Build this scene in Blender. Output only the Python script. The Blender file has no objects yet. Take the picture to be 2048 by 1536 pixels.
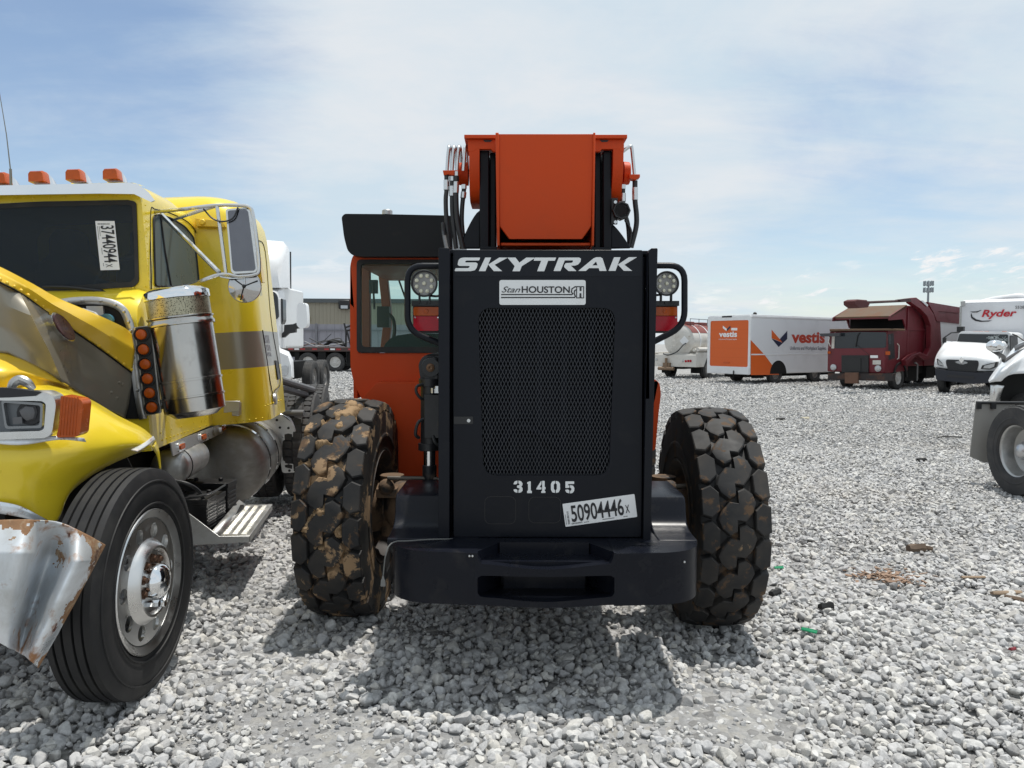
import bpy, bmesh, math, random
import numpy as np
from mathutils import Vector, Matrix, Euler
from mathutils.geometry import tessellate_polygon
from mathutils import noise as mnoise
random.seed(7)
rng = np.random.default_rng(7)
sc = bpy.context.scene
COL = sc.collection
R = math.radians
PI = math.pi
# ------------------------------------------------------------------ camera
CAMZ = 1.68
F = 1538.0
cam_d = bpy.data.cameras.new("camera")
cam = bpy.data.objects.new("camera", cam_d)
COL.objects.link(cam)
cam_d.sensor_width = 36.0
cam_d.lens = F / 2048 * 36.0
cam_d.clip_end = 6000
cam_d.clip_start = 0.05
CROT = Matrix.Rotation(R(90 - 3.05), 3, 'X') @ Matrix.Rotation(R(0.3), 3, 'Z')
CPOS = Vector((0, 0, CAMZ))
cam.matrix_world = Matrix.Translation(CPOS) @ CROT.to_4x4()
sc.camera = cam
# ------------------------------------------------------------------ sun, sky, exposure
SUN = Vector((0.15, 0.15, 1.0)).normalized()
sl = bpy.data.lights.new("sun", 'SUN')
sl.energy = 4.2
sl.angle = R(0.8)
sl.color = (1.0, 0.965, 0.90)
so = bpy.data.objects.new("sun", sl)
COL.objects.link(so)
so.rotation_euler = SUN.to_track_quat('Z', 'Y').to_euler()
so.location = (0, 0, 30)
wd = bpy.data.worlds.new("World")
sc.world = wd
wd.use_nodes = True
def build_world():
    nt = wd.node_tree
    nt.nodes.clear()
    N = lambda t: nt.nodes.new(t)
    L = nt.links.new
    out = N('ShaderNodeOutputWorld'); bg1 = N('ShaderNodeBackground'); bg2 = N('ShaderNodeBackground'); mx = N('ShaderNodeMixShader')
    sky = N('ShaderNodeTexSky'); sky.sky_type = 'NISHITA'; sky.sun_disc = False
    sky.sun_elevation = math.asin(SUN.z); sky.sun_rotation = math.atan2(SUN.x, SUN.y)
    sky.air_density = 1.0; sky.dust_density = 0.3; sky.ozone_density = 1.0
    L(sky.outputs[0], bg1.inputs[0]); bg1.inputs[1].default_value = 0.13
    tc = N('ShaderNodeTexCoord'); sep = N('ShaderNodeSeparateXYZ'); L(tc.outputs['Generated'], sep.inputs[0])
    def M(op, a, b=None, c=None, clamp=False):
        n = N('ShaderNodeMath'); n.operation = op; n.use_clamp = clamp
        for i, q in enumerate((a, b, c)):
            if q is None: continue
            if isinstance(q, (int, float)): n.inputs[i].default_value = q
            else: L(q, n.inputs[i])
        return n.outputs[0]
    z = M('MAXIMUM', sep.outputs[2], 0.0)
    zz = M('ADD', z, 0.16)
    cx = M('DIVIDE', sep.outputs[0], zz); cy = M('DIVIDE', sep.outputs[1], zz)
    cb = N('ShaderNodeCombineXYZ'); L(cx, cb.inputs[0]); L(cy, cb.inputs[1])
    def noise(scale, detail, rough, loc, rot, scl, dist=0.0):
        mp = N('ShaderNodeMapping'); L(cb.outputs[0], mp.inputs[0])
        mp.inputs['Location'].default_value = loc; mp.inputs['Rotation'].default_value = (0, 0, R(rot)); mp.inputs['Scale'].default_value = scl
        n = N('ShaderNodeTexNoise'); n.inputs['Scale'].default_value = scale; n.inputs['Detail'].default_value = detail
        n.inputs['Roughness'].default_value = rough; n.inputs['Distortion'].default_value = dist
        L(mp.outputs[0], n.inputs[0]); return n.outputs[0]
    n1 = noise(0.75, 9, 0.62, (3.1, 1.7, 0), 25, (1, 0.75, 1), 0.4)
    n2 = noise(1.9, 10, 0.6, (1.3, 7.7, 0), -12, (0.8, 2.2, 1), 0.5)
    def lobe(px, py, lo, hi):
        d = (CROT @ Vector(((px - 1024) / F, -(py - 768) / F, -1))).normalized()
        vm = N('ShaderNodeVectorMath'); vm.operation = 'DOT_PRODUCT'
        L(tc.outputs['Generated'], vm.inputs[0]); vm.inputs[1].default_value = d
        mr = N('ShaderNodeMapRange'); mr.interpolation_type = 'SMOOTHSTEP'
        mr.inputs[1].default_value = math.cos(R(lo)); mr.inputs[2].default_value = math.cos(R(hi))
        L(vm.outputs['Value'], mr.inputs[0]); return mr.outputs[0]
    blue1 = lobe(40, 150, 22, 1)
    blue2 = lobe(1900, 470, 22, 2)
    blue3 = lobe(420, 60, 14, 2)
    blue4 = lobe(1750, 610, 14, 2)
    s = M('ADD', M('MULTIPLY', n1, 1.5), M('MULTIPLY', n2, 0.75))      # about 1.2 mean
    s = M('SUBTRACT', s, 0.12)
    s = M('SUBTRACT', s, M('MULTIPLY', blue1, 0.74))
    s = M('SUBTRACT', s, M('MULTIPLY', blue2, 0.28))
    s = M('SUBTRACT', s, M('MULTIPLY', blue3, 0.06))
    s = M('SUBTRACT', s, M('MULTIPLY', blue4, 0.16))
    mr = N('ShaderNodeMapRange'); mr.interpolation_type = 'SMOOTHSTEP'
    mr.inputs[1].default_value = 0.05; mr.inputs[2].default_value = 0.95; mr.inputs[3].default_value = 0.10; mr.inputs[4].default_value = 0.96
    L(s, mr.inputs[0])
    # the brightest wisps are whiter, the thin veil is greyer blue
    cr = N('ShaderNodeMix'); cr.data_type = 'RGBA'
    cr.inputs[6].default_value = (0.63, 0.75, 0.84, 1); cr.inputs[7].default_value = (0.78, 0.82, 0.855, 1)
    n3 = noise(1.1, 8, 0.6, (9.3, 2.2, 0), 10, (1, 1.3, 1), 0.3)
    m3 = N('ShaderNodeMapRange'); m3.inputs[1].default_value = 0.38; m3.inputs[2].default_value = 0.62
    L(n3, m3.inputs[0]); L(m3.outputs[0], cr.inputs[0])
    PW = N('ShaderNodeMix'); PW.data_type = 'RGBA'; PW.inputs[0].default_value = 0.0; L(cr.outputs[2], PW.inputs[6]); PW.inputs[7].default_value = (0.90, 0.91, 0.92, 1); L(PW.outputs[2], bg2.inputs[0]); bg2.inputs[1].default_value = 1.0
    # small puffy clouds low over the horizon
    n4 = noise(2.6, 6, 0.55, (4.4, 0.6, 0), 0, (1, 1.0, 1), 0.2)
    low = N('ShaderNodeMapRange'); low.interpolation_type = 'SMOOTHSTEP'; low.inputs[1].default_value = 0.16; low.inputs[2].default_value = 0.06
    L(z, low.inputs[0])
    pf = N('ShaderNodeMapRange'); pf.interpolation_type = 'SMOOTHSTEP'; pf.inputs[1].default_value = 0.57; pf.inputs[2].default_value = 0.68
    L(n4, pf.inputs[0])
    puff = M('MULTIPLY', M('MULTIPLY', pf.outputs[0], low.outputs[0]), 0.8)
    n5 = noise(9.0, 10, 0.65, (2.4, 5.6, 0), 0, (1, 0.5, 1), 0.3)
    for (px, py, r0, k) in ((1860, 530, 1.5, 0.85), (1895, 525, 1.5, 1.0), (1930, 528, 1.4, 0.75), (1985, 524, 1.7, 0.7), (2030, 520, 1.7, 0.7), (1620, 572, 1.6, 0.6), (1545, 597, 1.4, 0.55), (2030, 565, 1.6, 0.6)):
        lb = M('MULTIPLY', lobe(px, py, r0, 0.2), k)
        cl = N('ShaderNodeMapRange'); cl.interpolation_type = 'SMOOTHSTEP'; cl.inputs[1].default_value = 0.70; cl.inputs[2].default_value = 1.15
        L(M('ADD', M('MULTIPLY', lb, 0.50), M('MULTIPLY_ADD', n5, 2.2, -0.60)), cl.inputs[0])
        puff = M('MAXIMUM', puff, M('MULTIPLY', cl.outputs[0], M('MULTIPLY', lb, 3.0, clamp=True)))
    L(puff, PW.inputs[0])
    fac = M('MAXIMUM', mr.outputs[0], puff)
    L(fac, mx.inputs[0]); L(bg1.outputs[0], mx.inputs[1]); L(bg2.outputs[0], mx.inputs[2])
    L(mx.outputs[0], out.inputs[0])
build_world()
sc.view_settings.view_transform = 'Standard'
sc.view_settings.look = 'None'
sc.view_settings.exposure = 0.0
sc.view_settings.gamma = 1.0
sc.cycles.max_bounces = 8
sc.cycles.transparent_max_bounces = 12
# ------------------------------------------------------------------ measuring helpers
def gz(x, y=0.0):
    """height of the yard: it falls gently from left to right"""
    return -0.16 * math.tanh(x / 8.0)
def ray(px, py):
    return CROT @ Vector(((px - 1024) / F, -(py - 768) / F, -1))
def W(px, py, Y):
    d = ray(px, py); return CPOS + d * (Y / d.y)
def G(px, py):
    d = ray(px, py); t = 5.0
    for _ in range(40):
        p = CPOS + d * t
        t = (CAMZ - gz(p.x)) / -d.z
    return CPOS + d * t
# ------------------------------------------------------------------ object helpers
FR = {}
def tag(o, label=None, cat=None, group=None, kind=None):
    if label: o['label'] = label
    if cat: o['category'] = cat
    if group: o['group'] = group
    if kind: o['kind'] = kind
    return o
def thing(name, label, cat, loc=(0, 0, 0), rotz=0.0, group=None, roll=0.0):
    o = bpy.data.objects.new(name, None); COL.objects.link(o)
    o.location = loc; o.rotation_euler = (0, roll, rotz); o.empty_display_size = 0.2
    tag(o, label, cat, group)
    FR[o] = Matrix.Translation(Vector(loc)) @ Matrix.Rotation(rotz, 4, 'Z') @ Matrix.Rotation(roll, 4, 'Y')
    return o
def lfy(T, px, py, v):      # photo point met on the plane y = v of the thing's own frame
    Mi = FR[T].inverted(); o = Mi @ CPOS; d = Mi.to_3x3() @ ray(px, py)
    return o + d * ((v - o.y) / d.y)
def lfx(T, px, py, u):
    Mi = FR[T].inverted(); o = Mi @ CPOS; d = Mi.to_3x3() @ ray(px, py)
    return o + d * ((u - o.x) / d.x)
def loc_of(T, p):
    return FR[T].inverted() @ Vector(p)
def rrect(x0, y0, x1, y1, r, n=5):
    pts = []
    for cx, cy, a in ((x1 - r, y1 - r, 0), (x0 + r, y1 - r, 90), (x0 + r, y0 + r, 180), (x1 - r, y0 + r, 270)):
        for i in range(n + 1):
            t = R(a + 90 * i / n); pts.append((cx + r * math.cos(t), cy + r * math.sin(t)))
    return pts
def circ(cx, cy, r, n=24, ry=None):
    ry = r if ry is None else ry
    return [(cx + r * math.cos(2 * PI * i / n), cy + ry * math.sin(2 * PI * i / n)) for i in range(n)]
def round_poly(pts, r, n=4):
    out = []; m = len(pts)
    for i in range(m):
        p = Vector(pts[i]).to_2d(); a = Vector(pts[i - 1]).to_2d(); b = Vector(pts[(i + 1) % m]).to_2d()
        da = a - p; db = b - p
        rr = r[i] if isinstance(r, (list, tuple)) else r
        k = min(rr, da.length * 0.45, db.length * 0.45)
        if k < 1e-5: out.append((p.x, p.y)); continue
        A = p + da.normalized() * k; B = p + db.normalized() * k
        for j in range(n + 1):
            t = j / n; q = A * (1 - t) ** 2 + p * 2 * t * (1 - t) + B * t * t
            out.append((q.x, q.y))
    return out
def seg_resample(pts, n):
    """straight segments, the control points kept exactly"""
    P = [np.array(p, float) for p in pts]; k = max(2, round(n / (len(P) - 1))); out = []
    for i in range(len(P) - 1):
        out += [P[i] * (1 - t) + P[i + 1] * t for t in np.linspace(0, 1, k, endpoint=False)]
    return out + [P[-1]]
def cr_resample(pts, n):
    """Catmull-Rom through pts (tuples), n samples"""
    P = [np.array(p, float) for p in pts]
    if len(P) == 2:
        return [P[0] * (1 - t) + P[1] * t for t in np.linspace(0, 1, n)]
    P = [2 * P[0] - P[1]] + P + [2 * P[-1] - P[-2]]
    seg = len(P) - 3; out = []
    for i in range(n):
        t = i / (n - 1) * seg; k = min(int(t), seg - 1); t -= k
        p0, p1, p2, p3 = P[k:k + 4]
        out.append(0.5 * (2 * p1 + (p2 - p0) * t + (2 * p0 - 5 * p1 + 4 * p2 - p3) * t * t + (3 * p1 - p0 - 3 * p2 + p3) * t ** 3))
    return out
def lin_resample(pts, n):
    P = [np.array(p, float) for p in pts]; seg = len(P) - 1; out = []
    for i in range(n):
        t = i / (n - 1) * seg; k = min(int(t), seg - 1); t -= k
        out.append(P[k] * (1 - t) + P[k + 1] * t)
    return out
class MB:
    def __init__(s): s.v = []; s.f = []; s.m = []
    def add(s, verts, faces, mi=0):
        o = len(s.v); s.v.extend(Vector(p) for p in verts)
        for f in faces: s.f.append([o + i for i in f]); s.m.append(mi)
        return s
    def box(s, x0, x1, y0, y1, z0, z1, mi=0, M=None):
        v = [Vector((x, y, z)) for x in (x0, x1) for y in (y0, y1) for z in (z0, z1)]
        if M is not None: v = [M @ p for p in v]
        return s.add(v, [(0, 1, 3, 2), (4, 6, 7, 5), (0, 4, 5, 1), (2, 3, 7, 6), (0, 2, 6, 4), (1, 5, 7, 3)], mi)
    def prism(s, loops, org, ax, ay, dep, mi=0, cap2=True):
        """loops of 2D points (first outer, rest holes) swept by the vector dep"""
        org = Vector(org); ax = Vector(ax); ay = Vector(ay); dep = Vector(dep)
        if isinstance(loops[0][0], (int, float)): loops = [loops]
        flat = [p for l in loops for p in l]
        tri = tessellate_polygon([[Vector((p[0], p[1], 0)) for p in l] for l in loops])
        n = len(flat)
        a = [org + ax * p[0] + ay * p[1] for p in flat]
        v = a + [p + dep for p in a]
        f = [tuple(t) for t in tri]
        if cap2: f += [tuple(n + i for i in reversed(t)) for t in tri]
        o = 0
        for l in loops:
            m = len(l)
            for i in range(m):
                j = (i + 1) % m
                f.append((o + i, o + j, n + o + j, n + o + i))
            o += m
        return s.add(v, f, mi)
    def flat(s, loops, org, ax, ay, mi=0):
        org = Vector(org); ax = Vector(ax); ay = Vector(ay)
        if isinstance(loops[0][0], (int, float)): loops = [loops]
        tri = tessellate_polygon([[Vector((p[0], p[1], 0)) for p in l] for l in loops])
        return s.add([org + ax * p[0] + ay * p[1] for l in loops for p in l], [tuple(t) for t in tri], mi)
    def tube(s, path, r, n=8, closed=False, mi=0, smooth=0):
        P = [Vector(p) for p in path]
        if smooth:
            P = [Vector(q) for q in cr_resample([tuple(p) for p in P], smooth)]
        m = len(P); rs = r if isinstance(r, (list, tuple)) else [r] * m
        if len(rs) != m: rs = list(np.interp(np.linspace(0, 1, m), np.linspace(0, 1, len(rs)), rs))
        up = None; rings = []
        for i in range(m):
            if closed: t = P[(i + 1) % m] - P[i - 1]
            else: t = P[min(i + 1, m - 1)] - P[max(i - 1, 0)]
            t.normalize()
            if up is None:
                up = Vector((0, 0, 1)) if abs(t.z) < 0.9 else Vector((1, 0, 0))
            a = up - t * up.dot(t)
            if a.length < 1e-6: a = t.orthogonal()
            a.normalize(); b = t.cross(a); up = a
            rings.append([P[i] + (a * math.cos(2 * PI * k / n) + b * math.sin(2 * PI * k / n)) * rs[i] for k in range(n)])
        v = [p for q in rings for p in q]; f = []
        for i in range(m if closed else m - 1):
            j = (i + 1) % m
            for k in range(n):
                f.append((i * n + k, i * n + (k + 1) % n, j * n + (k + 1) % n, j * n + k))
        if not closed:
            f.append(tuple(range(n - 1, -1, -1))); f.append(tuple((m - 1) * n + k for k in range(n)))
        return s.add(v, f, mi)
    def cyl(s, p0, p1, r, n=20, r2=None, mi=0):
        return s.tube([p0, p1], [r, r if r2 is None else r2], n, mi=mi)
    def lathe(s, prof, org, axis, n=40, mi=0, a0=0.0, a1=2 * PI, mats=None):
        """prof: (distance along axis, radius)"""
        axis = Vector(axis).normalized(); org = Vector(org)
        u = axis.orthogonal().normalized(); w = axis.cross(u)
        full = abs(a1 - a0 - 2 * PI) < 1e-6
        cnt = n if full else n + 1
        v = []
        for a, r in prof:
            for k in range(cnt):
                t = a0 + (a1 - a0) * k / n
                v.append(org + axis * a + (u * math.cos(t) + w * math.sin(t)) * r)
        o = len(s.v); s.v.extend(v)
        for i in range(len(prof) - 1):
            for k in range(n):
                k2 = (k + 1) % cnt
                s.f.append([o + i * cnt + k, o + i * cnt + k2, o + (i + 1) * cnt + k2, o + (i + 1) * cnt + k])
                s.m.append(mats[i] if mats else mi)
        return s
    def rings(s, rgs, cap=True, mi=0, mats=None, closed=True):
        n = len(rgs[0]); o = len(s.v)
        for q in rgs: s.v.extend(Vector(p) for p in q)
        for i in range(len(rgs) - 1):
            for k in range(n if closed else n - 1):
                k2 = (k + 1) % n
                s.f.append([o + i * n + k, o + i * n + k2, o + (i + 1) * n + k2, o + (i + 1) * n + k]); s.m.append(mats[i] if mats else mi)
        if cap:
            s.f.append([o + k for k in range(n - 1, -1, -1)]); s.m.append(mats[0] if mats else mi)
            s.f.append([o + (len(rgs) - 1) * n + k for k in range(n)]); s.m.append(mats[-1] if mats else mi)
        return s
    def ball(s, c, r, n=12, m=8, mi=0, sc3=(1, 1, 1)):
        c = Vector(c); rg = []
        for i in range(m + 1):
            t = -PI / 2 + PI * i / m; rr = max(math.cos(t), 0.02)
            rg.append([c + Vector((r * sc3[0] * rr * math.cos(2 * PI * k / n), r * sc3[1] * rr * math.sin(2 * PI * k / n), r * sc3[2] * math.sin(t))) for k in range(n)])
        return s.rings(rg, True, mi)
    def patch(s, rows, nu=24, nv=16, mi=0, linv=False):
        """smooth surface lofted through rows of 3D points"""
        rs = [cr_resample([tuple(p) for p in r_], nu) for r_ in rows]
        cols = []
        for k in range(nu):
            c = [r_[k] for r_ in rs]
            cols.append((lin_resample if linv else cr_resample)([tuple(p) for p in c], nv))
        v = [Vector(cols[k][j]) for j in range(nv) for k in range(nu)]
        f = [(j * nu + k, j * nu + k + 1, (j + 1) * nu + k + 1, (j + 1) * nu + k) for j in range(nv - 1) for k in range(nu - 1)]
        return s.add(v, f, mi)
    def folded(s, rows, nu=40, nv=24, mi=0):
        """sheet with straight creases along the control rows and columns"""
        rs = [seg_resample([tuple(p) for p in r_], nu) for r_ in rows]; nu = len(rs[0])
        cols = [seg_resample([tuple(r_[k]) for r_ in rs], nv) for k in range(nu)]; nv = len(cols[0])
        v = [Vector(cols[k][j]) for j in range(nv) for k in range(nu)]
        return s.add(v, [(j * nu + k, j * nu + k + 1, (j + 1) * nu + k + 1, (j + 1) * nu + k) for j in range(nv - 1) for k in range(nu - 1)], mi)
    def dent(s, amp, scale, dirv=(0, 1, 0), seed=0.0, i0=0):
        d = Vector(dirv)
        for i in range(i0, len(s.v)):
            p = s.v[i] * scale + Vector((seed, seed * 1.7, 0)); n_ = mnoise.noise(p) ; n2 = mnoise.noise(p * 2.3 + Vector((7, 3, 1)))
            s.v[i] = s.v[i] + d * amp * ((1 - abs(n_) * 2.2) * 0.6 + n2 * 0.4)
        return s
    def tf(s, M):
        s.v = [M @ p for p in s.v]; return s
    def world(s, T):
        return s.tf(FR[T].inverted())
    def mesh(s, name, mats, smooth=35, recalc=True):
        me = bpy.data.meshes.new(name)
        me.from_pydata([tuple(p) for p in s.v], [], s.f)
        mats = mats if isinstance(mats, (list, tuple)) else [mats]
        for m in mats: me.materials.append(m)
        if len(mats) > 1: me.polygons.foreach_set('material_index', s.m)
        if recalc:
            bm = bmesh.new(); bm.from_mesh(me)
            bmesh.ops.recalc_face_normals(bm, faces=bm.faces); bm.to_mesh(me); bm.free()
        if smooth:
            me.polygons.foreach_set('use_smooth', [True] * len(me.polygons))
            me.set_sharp_from_angle(angle=R(smooth))
        me.update()
        return me
    def islands(s):
        par = list(range(len(s.v)))
        def find(a):
            while par[a] != a: par[a] = par[par[a]]; a = par[a]
            return a
        for f in s.f:
            r0 = find(f[0])
            for i in f[1:]: par[find(i)] = r0
        grp = {}
        for f, m in zip(s.f, s.m): grp.setdefault(find(f[0]), []).append((f, m))
        out = []
        for g in grp.values():
            ids = sorted({i for f, _ in g for i in f}); mp = {i: k for k, i in enumerate(ids)}
            mb = MB(); mb.v = [s.v[i] for i in ids]; mb.f = [[mp[i] for i in f] for f, _ in g]; mb.m = [m for _, m in g]
            out.append(mb)
        return out
    def build(s, name, mats, parent=None, smooth=35, bevel=0, seg=2, solid=0, off=0.0, label=None, split=False):
        if split:
            return [q.build(name, mats, parent, smooth, bevel, seg, solid, off, label) for q in s.islands()]
        o = bpy.data.objects.new(name, s.mesh(name, mats, smooth)); COL.objects.link(o)
        if parent is not None: o.parent = parent
        if solid:
            m = o.modifiers.new('thickness', 'SOLIDIFY'); m.thickness = solid; m.offset = off
        if bevel:
            m = o.modifiers.new('bevel', 'BEVEL'); m.width = bevel; m.segments = seg; m.limit_method = 'ANGLE'; m.angle_limit = R(40); m.harden_normals = False
        if label: o['label'] = label
        return o
def inst(name, me, parent, loc=(0, 0, 0), rot=(0, 0, 0), scale=1.0):
    o = bpy.data.objects.new(name, me); COL.objects.link(o); o.parent = parent
    o.location = loc; o.rotation_euler = rot; o.scale = (scale,) * 3 if isinstance(scale, (int, float)) else scale
    return o
def frame(org, right, up):
    r = Vector(right).normalized(); u = Vector(up); u = (u - r * u.dot(r)).normalized(); n = r.cross(u)
    M = Matrix((r, u, n)).transposed().to_4x4(); M.translation = Vector(org)
    return M
def lettering(txt, size, mat, parent, M, name='lettering', sx=1.0, shear=0.0, bold=0.0, align='CENTER', ext=0.0008, width=None, label=None, spacing=1.0):
    cu = bpy.data.curves.new('txt', 'FONT'); cu.body = txt; cu.size = size; cu.shear = shear; cu.offset = bold
    cu.extrude = ext; cu.align_x = 'LEFT'; cu.fill_mode = 'BOTH'; cu.resolution_u = 6; cu.space_character = spacing
    to = bpy.data.objects.new('txt', cu); COL.objects.link(to)
    dg = bpy.context.evaluated_depsgraph_get()
    me = bpy.data.meshes.new_from_object(to.evaluated_get(dg))
    bpy.data.objects.remove(to); bpy.data.curves.remove(cu)
    n = len(me.vertices); co = np.zeros(n * 3); me.vertices.foreach_get('co', co); co = co.reshape(-1, 3)
    w = co[:, 0].max() - co[:, 0].min()
    if width: sx = width / w
    co[:, 0] = (co[:, 0] - co[:, 0].min()) * sx
    if align == 'CENTER': co[:, 0] -= w * sx / 2
    co[:, 2] += ext
    me.vertices.foreach_set('co', co.reshape(-1).astype(np.float32)); me.transform(M)
    me.materials.clear(); me.materials.append(mat); me.name = name
    o = bpy.data.objects.new(name, me); COL.objects.link(o); o.parent = parent
    if label: o['label'] = label
    return o
# ------------------------------------------------------------------ materials
def pm(name, col, rough=0.5, metal=0.0, var=0.08, scale=6.0, bump=0.0, bscale=60.0, coat=0.0, dirt=(), rvar=0.08, spec=0.5, alpha=1.0, coords='Object', bdet=4):
    m = bpy.data.materials.new(name); m.use_nodes = True
    nt = m.node_tree; b = nt.nodes['Principled BSDF']; L = nt.links.new; N = lambda t: nt.nodes.new(t)
    tc = N('ShaderNodeTexCoord'); co = tc.outputs[coords]
    def noise(sc_, det=5, ro=0.6, dist=0.0):
        n = N('ShaderNodeTexNoise'); n.inputs['Scale'].default_value = sc_; n.inputs['Detail'].default_value = det
        n.inputs['Roughness'].default_value = ro; n.inputs['Distortion'].default_value = dist; L(co, n.inputs['Vector']); return n
    n = noise(scale)
    mx = N('ShaderNodeMix'); mx.data_type = 'RGBA'; L(n.outputs[0], mx.inputs[0])
    mx.inputs[6].default_value = tuple(c * (1 - var) for c in col) + (1,); mx.inputs[7].default_value = tuple(min(c * (1 + var), 1) for c in col) + (1,)
    cur = mx.outputs[2]
    rm = N('ShaderNodeMapRange'); L(n.outputs[0], rm.inputs[0]); rm.inputs[1].default_value = 0.3; rm.inputs[2].default_value = 0.7
    rm.inputs[3].default_value = max(rough - rvar, 0.02); rm.inputs[4].default_value = min(rough + rvar, 1)
    rcur = rm.outputs[0]; mcur = None
    for d in dirt:
        dc, ds, lo, hi, dr = d[:5]
        dn = noise(ds, 8, 0.65, 0.3)
        r2 = N('ShaderNodeMapRange'); L(dn.outputs[0], r2.inputs[0]); r2.inputs[1].default_value = lo; r2.inputs[2].default_value = hi
        fac = r2.outputs[0]
        if len(d) > 5:
            mu = N('ShaderNodeMath'); mu.operation = 'MULTIPLY'; L(fac, mu.inputs[0]); mu.inputs[1].default_value = d[5]; fac = mu.outputs[0]
        x = N('ShaderNodeMix'); x.data_type = 'RGBA'; L(fac, x.inputs[0]); L(cur, x.inputs[6]); x.inputs[7].default_value = tuple(dc) + (1,); cur = x.outputs[2]
        y = N('ShaderNodeMix'); L(fac, y.inputs[0]); L(rcur, y.inputs[2]); y.inputs[3].default_value = dr; rcur = y.outputs[0]
        if metal > 0:
            q = N('ShaderNodeMix'); L(fac, q.inputs[0])
            if mcur is None: q.inputs[2].default_value = metal
            else: L(mcur, q.inputs[2])
            q.inputs[3].default_value = 0.0; mcur = q.outputs[0]
    L(cur, b.inputs['Base Color']); L(rcur, b.inputs['Roughness'])
    if mcur is not None: L(mcur, b.inputs['Metallic'])
    else: b.inputs['Metallic'].default_value = metal
    b.inputs['Coat Weight'].default_value = coat; b.inputs['Coat Roughness'].default_value = 0.06
    b.inputs['Specular IOR Level'].default_value = spec; b.inputs['Alpha'].default_value = alpha
    if bump:
        bn = noise(bscale, bdet, 0.6); bp = N('ShaderNodeBump'); bp.inputs['Strength'].default_value = min(bump, 1.0); bp.inputs['Distance'].default_value = 0.01 * max(bump, 0.2)
        L(bn.outputs[0], bp.inputs['Height']); L(bp.outputs[0], b.inputs['Normal'])
    return m
def glass(name, tint, refl=0.12, rough=0.02, opac=0.1, dark=(0.02, 0.025, 0.03)):
    m = bpy.data.materials.new(name); m.use_nodes = True
    nt = m.node_tree; nt.nodes.clear(); L = nt.links.new; N = lambda t: nt.nodes.new(t)
    out = N('ShaderNodeOutputMaterial'); tr = N('ShaderNodeBsdfTransparent'); tr.inputs[0].default_value = tuple(tint) + (1,)
    gl = N('ShaderNodeBsdfGlossy'); gl.inputs['Roughness'].default_value = rough
    df = N('ShaderNodeBsdfDiffuse'); df.inputs[0].default_value = tuple(dark) + (1,)
    m1 = N('ShaderNodeMixShader'); m1.inputs[0].default_value = opac; L(tr.outputs[0], m1.inputs[1]); L(df.outputs[0], m1.inputs[2])
    fr = N('ShaderNodeLayerWeight'); fr.inputs[0].default_value = refl
    m2 = N('ShaderNodeMixShader'); L(fr.outputs['Fresnel'], m2.inputs[0]); L(m1.outputs[0], m2.inputs[1]); L(gl.outputs[0], m2.inputs[2])
    L(m2.outputs[0], out.inputs[0])
    return m
BLK = pm('navy black machine paint', (0.0065, 0.0078, 0.012), 0.36, var=0.2, scale=3, coat=0.0, spec=0.2, rvar=0.06, bump=0.03, bscale=25, dirt=[((0.03, 0.029, 0.028), 7, 0.56, 0.85, 0.7, 0.4)])
BLK2 = pm('worn black counterweight paint', (0.006, 0.0072, 0.012), 0.30, var=0.2, scale=4, coat=0.0, spec=0.20, bump=0.08, bscale=18,
          dirt=[((0.035, 0.033, 0.03), 9, 0.55, 0.85, 0.75, 0.6), ((0.30, 0.17, 0.07), 26, 0.735, 0.76, 0.85), ((0.4, 0.38, 0.34), 40, 0.76, 0.78, 0.8)])
BLKPLAS = pm('black plastic', (0.012, 0.012, 0.013), 0.42, var=0.2, bump=0.05, bscale=120)
RUB = pm('rubber', (0.018, 0.018, 0.019), 0.7, var=0.25, bump=0.12, bscale=50, dirt=[((0.11, 0.10, 0.09), 6, 0.5, 0.85, 0.9, 0.4)])
HOSE = pm('hose rubber', (0.022, 0.023, 0.025), 0.5, var=0.2, bump=0.05, bscale=80)
ORG = pm('orange machine paint', (0.56, 0.058, 0.006), 0.5, var=0.07, scale=3, coat=0.0, spec=0.25, bump=0.02, bscale=30, dirt=[((0.30, 0.06, 0.02), 5, 0.55, 0.9, 0.6, 0.35)])
STEEL = pm('plated steel', (0.62, 0.63, 0.63), 0.28, 1.0, var=0.12, scale=14, dirt=[((0.20, 0.17, 0.14), 20, 0.6, 0.8, 0.7, 0.5)])
CHROME = pm('chrome', (0.80, 0.81, 0.82), 0.07, 1.0, var=0.05, scale=5, rvar=0.03)
ALU = pm('polished aluminium', (0.68, 0.68, 0.67), 0.33, 1.0, var=0.12, scale=9, rvar=0.1, bump=0.03, bscale=40, dirt=[((0.25, 0.22, 0.19), 12, 0.58, 0.85, 0.7, 0.5)])
ALUD = pm('dull aluminium', (0.46, 0.46, 0.45), 0.42, 0.9, var=0.15, scale=8, rvar=0.1, bump=0.04, bscale=30, dirt=[((0.20, 0.17, 0.14), 7, 0.5, 0.8, 0.8, 0.6)])
WHITE_DECAL = pm('white vinyl', (0.74, 0.75, 0.75), 0.45, var=0.04, dirt=[((0.45, 0.42, 0.38), 14, 0.62, 0.8, 0.6, 0.4)])
PAPER = pm('sticker paper', (0.78, 0.78, 0.78), 0.5, var=0.03)
INK = pm('black ink', (0.015, 0.015, 0.018), 0.5, var=0.1)
AMBER = pm('amber lens', (0.42, 0.075, 0.007), 0.22, var=0.25, scale=30, coat=0.0, spec=0.35, bump=0.1, bscale=90)
REDLENS = pm('red lens', (0.40, 0.008, 0.02), 0.2, var=0.25, scale=25, coat=0.0, spec=0.35, bump=0.1, bscale=90)
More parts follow.
